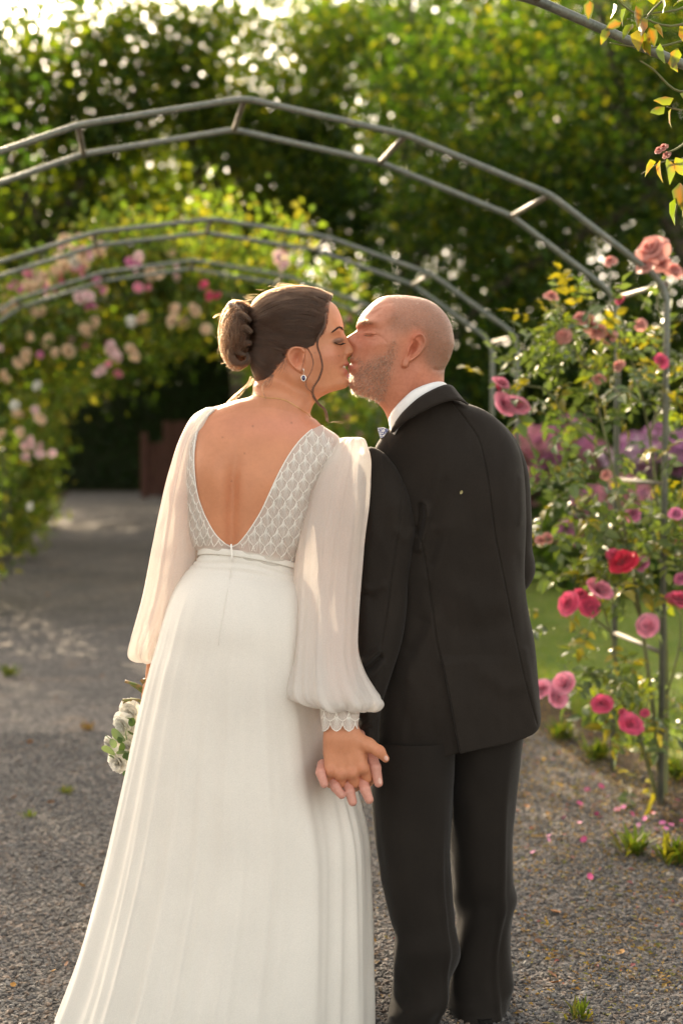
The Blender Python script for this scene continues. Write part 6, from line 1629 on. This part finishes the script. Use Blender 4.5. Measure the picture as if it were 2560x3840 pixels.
C = paint(C, 0.85 * sstep(PYv, 2680, 2760) * (PYv < 3080), (0.60, 0.31, 0.25))
me = mesh_np('body', V, Q); set_color(me, C)
gb = link('body', me, M_skin_m, groom); gb['label'] = 'shaved head and hand'
g_tree = BVHTree.FromPolygons([tuple(v) for v in V], [tuple(q) for q in Q])
# cropped hair and beard, hair by hair
def fur(poly, N, L, flow, seed, lean, nm, mat, rad, dens=None):
    q = np.random.default_rng(seed); lo, hi = poly.min(0), poly.max(0); out = []
    P = q.uniform(lo, hi, (N * 2, 2)); d = poly_d(P[:, 0], P[:, 1], poly)
    P = P[(d > -4) & (q.random(len(P)) < sstep(d, -8, 26))][:N]
    for x, y in P:
        dd = pix(x, y, 1.0) - Vector((0, 0, CAMZ)); dd.normalize()
        h = g_tree.ray_cast(Vector((0, 0, CAMZ)), dd)
        if h[0] is None: continue
        nrm = np.array(h[1]); p = np.array(h[0])
        fl = np.array(flow(x, y)) + q.normal(size=3) * 0.35
        v = nrm * lean + fl; v /= np.linalg.norm(v); ln = L * q.uniform(0.6, 1.3)
        out.append([p, p + v * ln * 0.5 + nrm * ln * 0.06, p + v * ln])
    return hair(nm, out, rad, mat, groom, 0.4)
fur(SCALP, 3800, 0.0024, lambda x, y: (0.3, 0, -0.7), 31, 0.5, 'cropped_hair', M_scalp, 0.00022)
fur(BEARD, 3000, 0.0058, lambda x, y: (-0.25 - 0.3 * (x < 1400), -0.15, -0.9), 32, 0.6, 'beard', M_beard, 0.00032)
BROW_M = spline([(1338, 1212), (1350, 1203), (1370, 1202), (1388, 1208), (1392, 1216), (1372, 1213), (1350, 1217)], 3, True)
fur(BROW_M, 520, 0.0065, lambda x, y: (0.9, -0.1, 0.15), 33, 0.35, 'eyebrow', M_brow, 0.00036)
lash = []
for i in range(26):
    t = i / 25.0
    p = seen(g_tree, 1366 + 30 * t, 1255 - 1 * t + 3 * math.sin(t * 3.1), 0.0003, YG)
    lash.append([p, p + np.array([-0.0018, -0.0018, -0.0012]), p + np.array([-0.0034, -0.0030, -0.0008])])
hair('eyelash', lash, 0.00055, M_brow, groom, 0.4)

# ------------------------------------------------------------------ shirt collar and bow tie
def strip(top, bot, Ys_t, Ys_b, nm, mat, thick=0.002, sub=6):
    T_, B_ = spline(top, sub), spline(bot, sub); n_ = len(T_)
    u = np.linspace(0, 1, n_)
    yt = np.interp(u, np.linspace(0, 1, len(Ys_t)), Ys_t); yb = np.interp(u, np.linspace(0, 1, len(Ys_b)), Ys_b)
    Vt = [[np.array(pix(*(T_[i] * (1 - f) + B_[i] * f), yt[i] * (1 - f) + yb[i] * f - 0.004 * math.sin(f * math.pi))) for f in np.linspace(0, 1, 6)] for i in range(n_)]
    Vt = np.array(Vt).reshape(-1, 3)
    Qt = [[i * 6 + j, (i + 1) * 6 + j, (i + 1) * 6 + j + 1, i * 6 + j + 1] for i in range(n_ - 1) for j in range(5)]
    o = link(nm, mesh_np(nm, Vt, np.array(Qt)), mat, groom)
    md = o.modifiers.new('s', 'SOLIDIFY'); md.thickness = thick; md.offset = 0
    return o
strip([(1700, 1475), (1672, 1440), (1645, 1431), (1600, 1441), (1549, 1463), (1515, 1492), (1485, 1523), (1465, 1550), (1458, 1575), (1462, 1600)],
      [(1720, 1520), (1680, 1490), (1650, 1485), (1610, 1490), (1570, 1510), (1540, 1540), (1510, 1580), (1490, 1610), (1475, 1640), (1470, 1650)],
      [3.24, 3.165, 3.115, 3.094, 3.092, 3.095, 3.105, 3.125, 3.15, 3.20], [3.24, 3.16, 3.11, 3.088, 3.086, 3.088, 3.10, 3.12, 3.15, 3.20], 'shirt_collar', M_shirt)
mb = MB()
_bt = [(1414, 1604), (1438, 1602), (1462, 1612), (1462, 1640), (1440, 1640), (1424, 1642)]
for s_ in (-1, 1):
    Vt = [np.array(pix(x, y, 3.175 + s_ * (0.007 if i in (0, 1, 4, 5) else 0.004))) for i, (x, y) in enumerate(_bt)]
    mb.add(Vt, [[0, 1, 4, 5], [1, 2, 3, 4]] if s_ < 0 else [[5, 4, 1, 0], [4, 3, 2, 1]])
mb.add(np.concatenate([[np.array(pix(x, y, 3.175 - 0.007)) for x, y in _bt], [np.array(pix(x, y, 3.175 + 0.007)) for x, y in _bt]]), [[i, i + 6, (i + 1) % 6 + 6, (i + 1) % 6] for i in range(6)])
bt = mb.build('bow_tie', M_print, groom, False); bt['label'] = 'white bow tie with blue floral print'

# ------------------------------------------------------------------ jacket
C2 = lambda pts: [(1280 + 0.638 * x, 1380 + 0.638 * y) for x, y in pts]
YJ = 3.185
J_BODY = [(1500, 1562), (1465, 1600), (1425, 1645), (1400, 1700), (1410, 1800), (1440, 1950), (1450, 2150), (1430, 2350), (1388, 2600), (1380, 2850), (1380, 3000), (2030, 3000), (2026, 2760), (2021, 2660), (2003, 2420), (1977, 2280),
          (1964, 2150), (1970, 1950), (1962, 1770), (1936, 1665), (1880, 1588), (1812, 1536), (1725, 1503), (1690, 1478), (1660, 1470), (1600, 1482), (1545, 1520)]
jW = tps([(1560, 1560, 128), (1640, 1510, 124), (1520, 1600, 120), (1700, 1530, 106), (1850, 1600, 78), (1450, 1660, 66), (1900, 1720, 120), (1700, 1720, 160), (1550, 1760, 118), (1700, 1950, 176), (1880, 1950, 160), (1520, 2000, 118), (1700, 2250, 172), (1900, 2300, 158),
          (1500, 2300, 125), (1720, 2550, 192), (1560, 2600, 185), (1950, 2600, 165), (1700, 2780, 200), (1500, 2800, 180), (1960, 2720, 170)])
jR = tps([(1560, 1560, 34), (1640, 1500, 26), (1700, 1510, 34), (1850, 1590, 60), (1450, 1680, 60), (1960, 1850, 100), (1700, 1900, 130), (1450, 2100, 110), (1980, 2300, 100), (1700, 2600, 150), (1440, 2700, 120), (2010, 2600, 56), (2010, 2720, 40)])
SEAM_C = spline(C2([(640, 195), (720, 290), (800, 400), (835, 520), (860, 650), (880, 800), (900, 950), (925, 1080), (950, 1200), (990, 1400), (1030, 1600), (1060, 1760), (1090, 1900), (1130, 2060)]), 3)
SEAM_S = spline(C2([(440, 920), (480, 1060), (510, 1250), (535, 1420), (560, 1600), (585, 1700)]), 3)
VENT = spline(C2([(575, 1660), (600, 1750), (640, 1950), (670, 2120), (692, 2240), (700, 2300)]), 3)
HEM = spline(C2([(150, 2295), (260, 2300), (420, 2308), (560, 2280), (690, 2236), (900, 2190), (1060, 2140), (1140, 2090), (1162, 2060), (1200, 1990)]), 3)
def side_of(PX, PY, pl):
    """+ right of a downward polyline, - left"""
    xs = np.interp(PY, pl[:, 1], pl[:, 0]); return PX - xs
def jacket_relief(PX, PY):
    g = lambda *a: gau(PX, PY, *a)
    B = np.zeros_like(PX)
    for s_, w_ in ((SEAM_C, 2.2), (SEAM_S, 2.4)):
        B -= 3.2 * np.exp(-0.5 * (line_d(PX, PY, s_) / w_) ** 2)
    dv = side_of(PX, PY, VENT); on = sstep(PY, 2440, 2480)
    B += on * (9 * (1 - sstep(dv, -2, 2)) * np.exp(-np.maximum(-dv, 0) / 90) * 0 + 11 * sstep(dv, -2, 2) * np.exp(-np.maximum(dv, 0) / 120))
    # long soft folds pulling from the arm pit and shoulder
    f = lambda pts, amp, wid: amp * np.exp(-0.5 * (line_d(PX, PY, spline(C2(pts), 4)) / wid) ** 2)
    B += f([(490, 790), (500, 860), (480, 960), (455, 1050)], 9, 9) - f([(470, 800), (470, 880), (450, 960)], 9, 8)
    B += f([(570, 640), (540, 760), (510, 850)], 4, 12) - f([(600, 650), (575, 760), (540, 880)], 3, 14)
    B += f([(620, 930), (560, 1150), (520, 1230)], 5, 20) - f([(560, 980), (520, 1120)], 5, 16)
    B += f([(540, 1480), (460, 1640), (380, 1800)], 6, 22) - f([(480, 1480), (410, 1640)], 6, 20)
    B += f([(1060, 640), (1070, 780), (1060, 900)], 4, 10) - f([(1040, 1100), (1075, 1400), (1100, 1700)], 3, 14) + f([(1085, 1650), (1110, 1850), (1130, 2000)], 4, 10)
    B += f([(700, 1300), (820, 1380), (900, 1360)], 3, 30) - f([(640, 1500), (800, 1540), (960, 1490)], 4, 34) + f([(860, 1780), (960, 1860), (1060, 1830)], 3.5, 22)
    B += 6 * g(1640, 1760, 60, 100, -10) + 6 * g(1850, 1780, 50, 110, 8) - 4 * g(1745, 1820, 30, 140, -8)
    B *= 2.0
    B += 3.0 * noise2(PX / 60, PY / 110, 3) + 1.8 * noise2(PX / 26, PY / 60, 5)
    return B
def jacket_cut(PX, PY):
    return np.interp(PX, HEM[:, 0], HEM[:, 1]) - PY
VJ = Vol(axis([(_x(1390), _x(2050), 2.7 * k_)]), axis([(3.02, 3.33, 4.6 * k_)]), axis([(_z(2900), _z(1440), 2.9 * k_)]))
inflate(VJ, spline(J_BODY, 4, True), YJ, jW, jR, jacket_relief, k=0.001, cut=jacket_cut)
V, Q = VJ.mesh(1); del VJ
jk = link('jacket', mesh_np('jacket', V, Q), M_wool, groom); jk['label'] = 'dark suit jacket with back seams and a vent'
j_tree = BVHTree.FromPolygons([tuple(v) for v in V], [tuple(q) for q in Q])
# sleeves
S_L = C2([(170, 462), (120, 500), (98, 560), (94, 660), (104, 800), (110, 920), (98, 1080), (84, 1220), (80, 1290), (74, 1420), (74, 1600), (72, 1700), (80, 1850), (92, 2000), (98, 2110), (110, 2190), (205, 2190), (215, 2050), (240, 1920), (300, 1750), (350, 1600), (378, 1450),
          (400, 1240), (425, 1080), (440, 960), (432, 870), (400, 740), (360, 655), (310, 570), (250, 500)])
sW = tps([(1440, 1730, 66), (1380, 1720, 60), (1450, 1900, 112), (1430, 2150, 104), (1420, 2400, 92), (1390, 2600, 70), (1370, 2750, 56)])
sR = tps([(1440, 1700, 60), (1440, 1950, 95), (1430, 2300, 85), (1390, 2700, 52)])
S_SEAM = spline(C2([(362, 660), (356, 780), (340, 920), (320, 1050), (290, 1250), (262, 1450), (240, 1560), (225, 1680)]), 3)
def sleeve_relief(PX, PY):
    f = lambda pts, amp, wid: amp * np.exp(-0.5 * (line_d(PX, PY, spline(C2(pts), 4)) / wid) ** 2)
    B = -2.6 * np.exp(-0.5 * (line_d(PX, PY, S_SEAM) / 2.2) ** 2)
    B += f([(85, 1250), (160, 1290), (240, 1270)], 4, 12) - f([(80, 1300), (170, 1340)], 4, 12)
    B += f([(90, 1720), (150, 1690), (215, 1640)], 8, 9) - f([(100, 1755), (160, 1735), (220, 1680)], 9, 9) + f([(120, 1800), (180, 1770), (240, 1720)], 6, 10)
    B += f([(110, 2060), (160, 2030), (200, 2000)], 5, 9) - f([(110, 2100), (160, 2075)], 5, 8)
    B += f([(330, 950), (380, 1000), (425, 960)], 4, 12) + 2.5 * noise2(PX / 40, PY / 90, 9)
    return B * 2.2
# the arm bends towards the camera on its way to the joined hands
YS = 3.140
VS = Vol(axis([(_x(1310), _x(1590), 2.7 * k_)]), axis([(3.00, 3.26, 4.2 * k_)]), axis([(_z(2810), _z(1650), 2.9 * k_)]))
inflate(VS, spline(S_L, 3, True), YS, sW, sR, sleeve_relief, k=0.001)
V, Q = VS.mesh(1); del VS
V[:, 1] -= 0.088 * sstep(1.05 - V[:, 2], 0.0, 0.45)
sl1 = link('jacket_sleeve', mesh_np('jacket_sleeve', V, Q), M_wool, groom)
S_R = [(1800, 1545), (1868, 1576), (1924, 1635), (1963, 1712), (1982, 1788), (1991, 1922), (1993, 2030), (1991, 2133), (1983, 2171), (1968, 2203), (1930, 2230), (1880, 2180), (1850, 2000), (1840, 1800), (1800, 1650)]
sW2 = tps([(1900, 1650, 70), (1930, 1900, 95), (1930, 2120, 85), (1850, 1600, 60)]); sR2 = tps([(1900, 1650, 60), (1930, 1900, 80), (1930, 2120, 60), (1850, 1600, 50)])
VS = Vol(axis([(_x(1760), _x(2030), 3 * k_)]), axis([(3.10, 3.40, 4.6 * k_)]), axis([(_z(2260), _z(1510), 3 * k_)]))
inflate(VS, spline(S_R, 3, True), 3.245, sW2, sR2, lambda PX, PY: 2.5 * noise2(PX / 40, PY / 70, 4), k=0.001)
VS.chain([pix(1920, 2130, 3.25), pix(1860, 2250, 3.36)], [0.05, 0.045], 0.02)
V, Q = VS.mesh(1); del VS
link('jacket_sleeve', mesh_np('jacket_sleeve', V, Q), M_wool, groom)
# pocket flap low on the left side, and the turned collar
strip(C2([(620, 100), (560, 118), (480, 160), (420, 205), (350, 275), (300, 350), (290, 380)])[::-1] + C2([(660, 120), (690, 185)]),
      C2([(690, 190), (640, 190), (560, 215), (480, 255), (400, 300), (345, 340), (310, 372)])[::-1] + C2([(720, 200), (745, 215)]),
      [3.135, 3.108, 3.088, 3.078, 3.078, 3.082, 3.092, 3.112, 3.15], [3.125, 3.095, 3.070, 3.060, 3.058, 3.062, 3.074, 3.10, 3.15], 'jacket_collar', M_wool, 0.004)

# ------------------------------------------------------------------ trousers and shoes
def trouser(rows, seed, crease):
    def f(V, a, R):
        m_ = V.shape[0]; t = np.linspace(0, 1, m_)[:, None]; A = a[None]
        c = V.mean(1, keepdims=True); d = V - c; d[..., 2] = 0; d /= np.linalg.norm(d, axis=-1, keepdims=True) + 1e-9
        s = 0.0060 * np.exp(-((np.angle(np.exp(1j * (A - crease)))) / 0.10) ** 2) * sstep(t, 0.1, 0.4)
        s = s + 0.0075 * np.sin(t * 9 + 2.2 * np.sin(A + seed) + seed) * sstep(t, 0.2, 0.5)
        s = s + 0.0085 * np.sin(t * 23 + 3 * np.sin(A * 1 + seed * 2)) * (sstep(t, 0.45, 0.55) * (1 - sstep(t, 0.7, 0.8)) + 1.6 * sstep(t, 0.82, 0.95))
        s = s + 0.0025 * noise2(A * 2.5 + 0 * t, t * 14 + 0 * A, seed)
        return V + d * s[..., None]
    return loft(rows, 90, 8, disp=f, power=2.3)
tr = MB()
V_, Q_ = trouser(rows_u([(848, 1690, 1046, 1690, 3.15, 0.105), (850, 1760, 1044, 1750, 3.145, 0.105), (856, 1880, 1037, 1880, 3.135, 0.098), (876, 2000, 1034, 2000, 3.125, 0.088), (892, 2090, 1036, 2095, 3.12, 0.080), (892, 2160, 1041, 2190, 3.12, 0.078),
                         (903, 2250, 1038, 2255, 3.125, 0.076), (897, 2310, 1022, 2315, 3.13, 0.074), (889, 2352, 1016, 2356, 3.13, 0.074), (884, 2376, 1016, 2374, 3.13, 0.074)]), 1.3, math.radians(-48))
tr.add(V_, Q_)
V_, Q_ = trouser(rows_u([(1020, 1680, 1206, 1670, 3.20, 0.105), (1030, 1745, 1199, 1700, 3.20, 0.105), (1033, 1850, 1183, 1850, 3.205, 0.098), (1034, 2000, 1176, 2000, 3.21, 0.088), (1034, 2100, 1172, 2100, 3.215, 0.08), (1033, 2250, 1170, 2250, 3.22, 0.078),
                         (1033, 2310, 1174, 2312, 3.22, 0.078), (1040, 2338, 1177, 2340, 3.22, 0.078)]), 4.1, math.radians(-62))
tr.add(V_, Q_)
tro = tr.build('trousers', M_wool2, groom)
def shoe(x0, x1, Yc):
    c = gpix(0, 3890); cx = ((x0 + x1) / 2 * U - CX) * Yc / FPX
    vol = Vol(axis([(cx - 0.09, cx + 0.09, 0.004)]), axis([(Yc - 0.12, Yc + 0.27, 0.005)]), axis([(-0.005, 0.16, 0.004)]))
    vol.chain([(cx, Yc - 0.03, 0.042), (cx, Yc + 0.06, 0.045), (cx + 0.01, Yc + 0.19, 0.034)], [0.034, 0.040, 0.036], 0.02)
    vol.cone((cx, Yc + 0.0, 0.06), (cx, Yc + 0.01, 0.11), 0.038, 0.038, 0.02)
    sl = vol.box((-9, -9, -9), (9, 99, 9)); X, Y, Z = vol.grid(sl)
    vol.F = np.maximum(vol.F, (0.014 - Z) + 0 * X + 0 * Y)
    V, Q = vol.mesh(1)
    o = link('shoe', mesh_np('shoe', V, Q), M_leather, groom)
    a = np.linspace(0, 2 * math.pi, 32, endpoint=False)
    px = cx + 0.046 * np.cos(a) + 0.008 * (np.sin(a) > 0); py = Yc + 0.07 + 0.162 * np.sin(a)
    Vt = np.concatenate([np.stack([px, py, np.full(32, 0.002)], 1), np.stack([px, py, np.full(32, 0.017)], 1), [[cx, Yc + 0.07, 0.002]], [[cx, Yc + 0.07, 0.017]]])
    mb = MB(); mb.add(Vt, [[i, (i + 1) % 32, (i + 1) % 32 + 32, i + 32] for i in range(32)], [[64, (i + 1) % 32, i] for i in range(32)] + [[65, i + 32, (i + 1) % 32 + 32] for i in range(32)])
    mb.build('sole', M_leather, o, False)
shoe(897, 1012, 3.13); shoe(1048, 1172, 3.22)

_lf = seen(j_tree, 1728, 1846, 0.0012)
_o = link('leaf_fleck', flake('leaf_fleck', 0.0045, (0.30, 0.26, 0.12), 9), None, jk); _o.location = Vector(_lf); _o.rotation_euler = (1.5, 0.5, 0)
# ================================================================== bouquet in her far hand
YQ = 3.275
bq = empty('bouquet', pix(480, 2700, YQ)); tag(bq, 'bouquet of white roses and eucalyptus held head down beside the skirt', 'bouquet')
C9 = lambda x, y: (300 + 0.3189 * x, 2380 + 0.3189 * y)
m, n, l, b = nodes('flower_stem'); M_stem = m
_sn = noise(n, l, 60, 3, 0.5, coord(n)); l.new(ramp(n, l, _sn.outputs['Fac'], [(0.35, (0.10, 0.15, 0.03)), (0.65, (0.26, 0.16, 0.06))]), b.inputs['Base Color']); b.inputs['Roughness'].default_value = 0.5
for i, (x, y, tx, ty) in enumerate([(530, 548, 760, 660), (600, 580, 760, 720), (715, 530, 760, 640), (500, 770, 720, 790), (505, 805, 640, 770), (590, 755, 740, 800), (760, 520, 770, 640)]):
    a, c = pix(*C9(x, y), YQ - 0.012 + 0.004 * (i % 3)), pix(*C9(tx, ty), YQ - 0.004)
    e = pix(*C9(700 + 10 * i, 1000), YQ + 0.01)
    mb = MB(); mb.tube(spline([a, c, e], 6), 0.0034 if i != 4 else 0.0022, 8); mb.build('stem', M_stem, bq)
RW = rose_mesh('bouquet_rose', (0.84, 0.78, 0.60), (0.90, 0.88, 0.82), 21, 0.95, (3, 4, 5, 6, 6))
RW.materials.append(M_petal)
for i, (x, y, r, dy, dx) in enumerate([(600, 900, 112, 0, -0.5), (530, 1050, 118, -0.01, -0.7), (470, 1480, 120, -0.005, -0.6), (350, 1270, 62, 0.01, -0.9), (560, 1300, 100, 0.012, -0.3), (640, 1560, 110, 0.02, 0.2), (660, 1150, 120, 0.02, 0.3), (440, 1210, 50, 0.0, -0.6), (760, 1380, 130, 0.03, 0.4)]):
    p = pix(*C9(x, y), YQ + dy); bloom(RW, p, r * 1.5 * 0.3189 * YQ / FPX, (dx * 0.8, -0.9, -0.25), bq, i)
EUC = []
for s, c in enumerate([(0.15, 0.21, 0.17), (0.12, 0.18, 0.12), (0.07, 0.125, 0.045)]):
    mb = MB(); a_ = np.linspace(0, 2 * math.pi, 16, endpoint=False); V = np.concatenate([[(0, 0.5, 0)], np.stack([0.36 * np.sin(a_) * (1 + 0.12 * np.cos(a_)), 0.5 - 0.5 * np.cos(a_), 0.10 * np.sin(a_) ** 2 - 0.05 * (1 - np.cos(a_))], 1)]); mb.add(V, None, [[0, 1 + k, 1 + (k + 1) % 16] for k in range(16)], c); me_ = mb.mesh('eucalyptus_leaf', True); me_.materials.append(M_rleaf); EUC.append(me_)
for x, y, dx, dy, L, k in [(250, 1330, 1, -0.35, 190, 0), (420, 1330, -0.35, 0.75, 120, 0), (300, 1170, 1, -0.9, 110, 2), (380, 1105, 1, -1.1, 210, 0), (560, 1240, -0.15, 1, 160, 1), (480, 1390, 0.2, 0.9, 130, 2), (340, 1420, 1, -0.4, 80, 1), (520, 1460, 0.4, 0.9, 110, 2), (600, 1080, 0.2, 0.8, 120, 2), (470, 1280, 0.1, 1, 100, 2),
                          (500, 1640, 0.8, 0.3, 90, 2), (430, 1400, 1, 0.2, 160, 1), (560, 1480, 0.2, 1, 110, 2), (620, 1020, -0.6, 0.5, 80, 2), (560, 1130, 0.6, -0.3, 110, 2)]:
    p = pix(*C9(x, y), YQ - 0.05); place_leaf(EUC[k], p, (dx, -0.15, dy), bq, L * 0.3189 * YQ / FPX, x * 0.7)
# finger nails
def nail(tree, x, y, lx, ly, ang, parent):
    d = pix(x, y, 1.0) - Vector((0, 0, CAMZ)); d.normalize()
    h = tree.ray_cast(Vector((0, 0, CAMZ)), d)
    if h[0] is None: return
    nrm = h[1]; up = Vector((math.sin(ang), 0, -math.cos(ang))); u = (up - nrm * up.dot(nrm)).normalized(); v = nrm.cross(u)
    mb = MB(); V = []
    for r in (0.0, 0.55, 1.0):
        for k in range(14):
            a = 2 * math.pi * k / 14
            V.append(h[0] + u * (r * ly * math.cos(a)) + v * (r * lx * math.sin(a)) + nrm * (0.0009 - 0.0012 * (r * math.sin(a)) ** 2))
    mb.add([tuple(p) for p in V], [[r * 14 + k, r * 14 + (k + 1) % 14, (r + 1) * 14 + (k + 1) % 14, (r + 1) * 14 + k] for r in range(2) for k in range(14)])
    mb.build('nail', M_nail, parent)
nail(bride_tree, 1050 + 0.3189 * 1245, 2480 + 0.3189 * 1138, 0.0045, 0.0062, 0.75, body)
nail(g_tree, 1050 + 0.3189 * 1172, 2480 + 0.3189 * 1405, 0.0042, 0.0065, 0.15, gb)
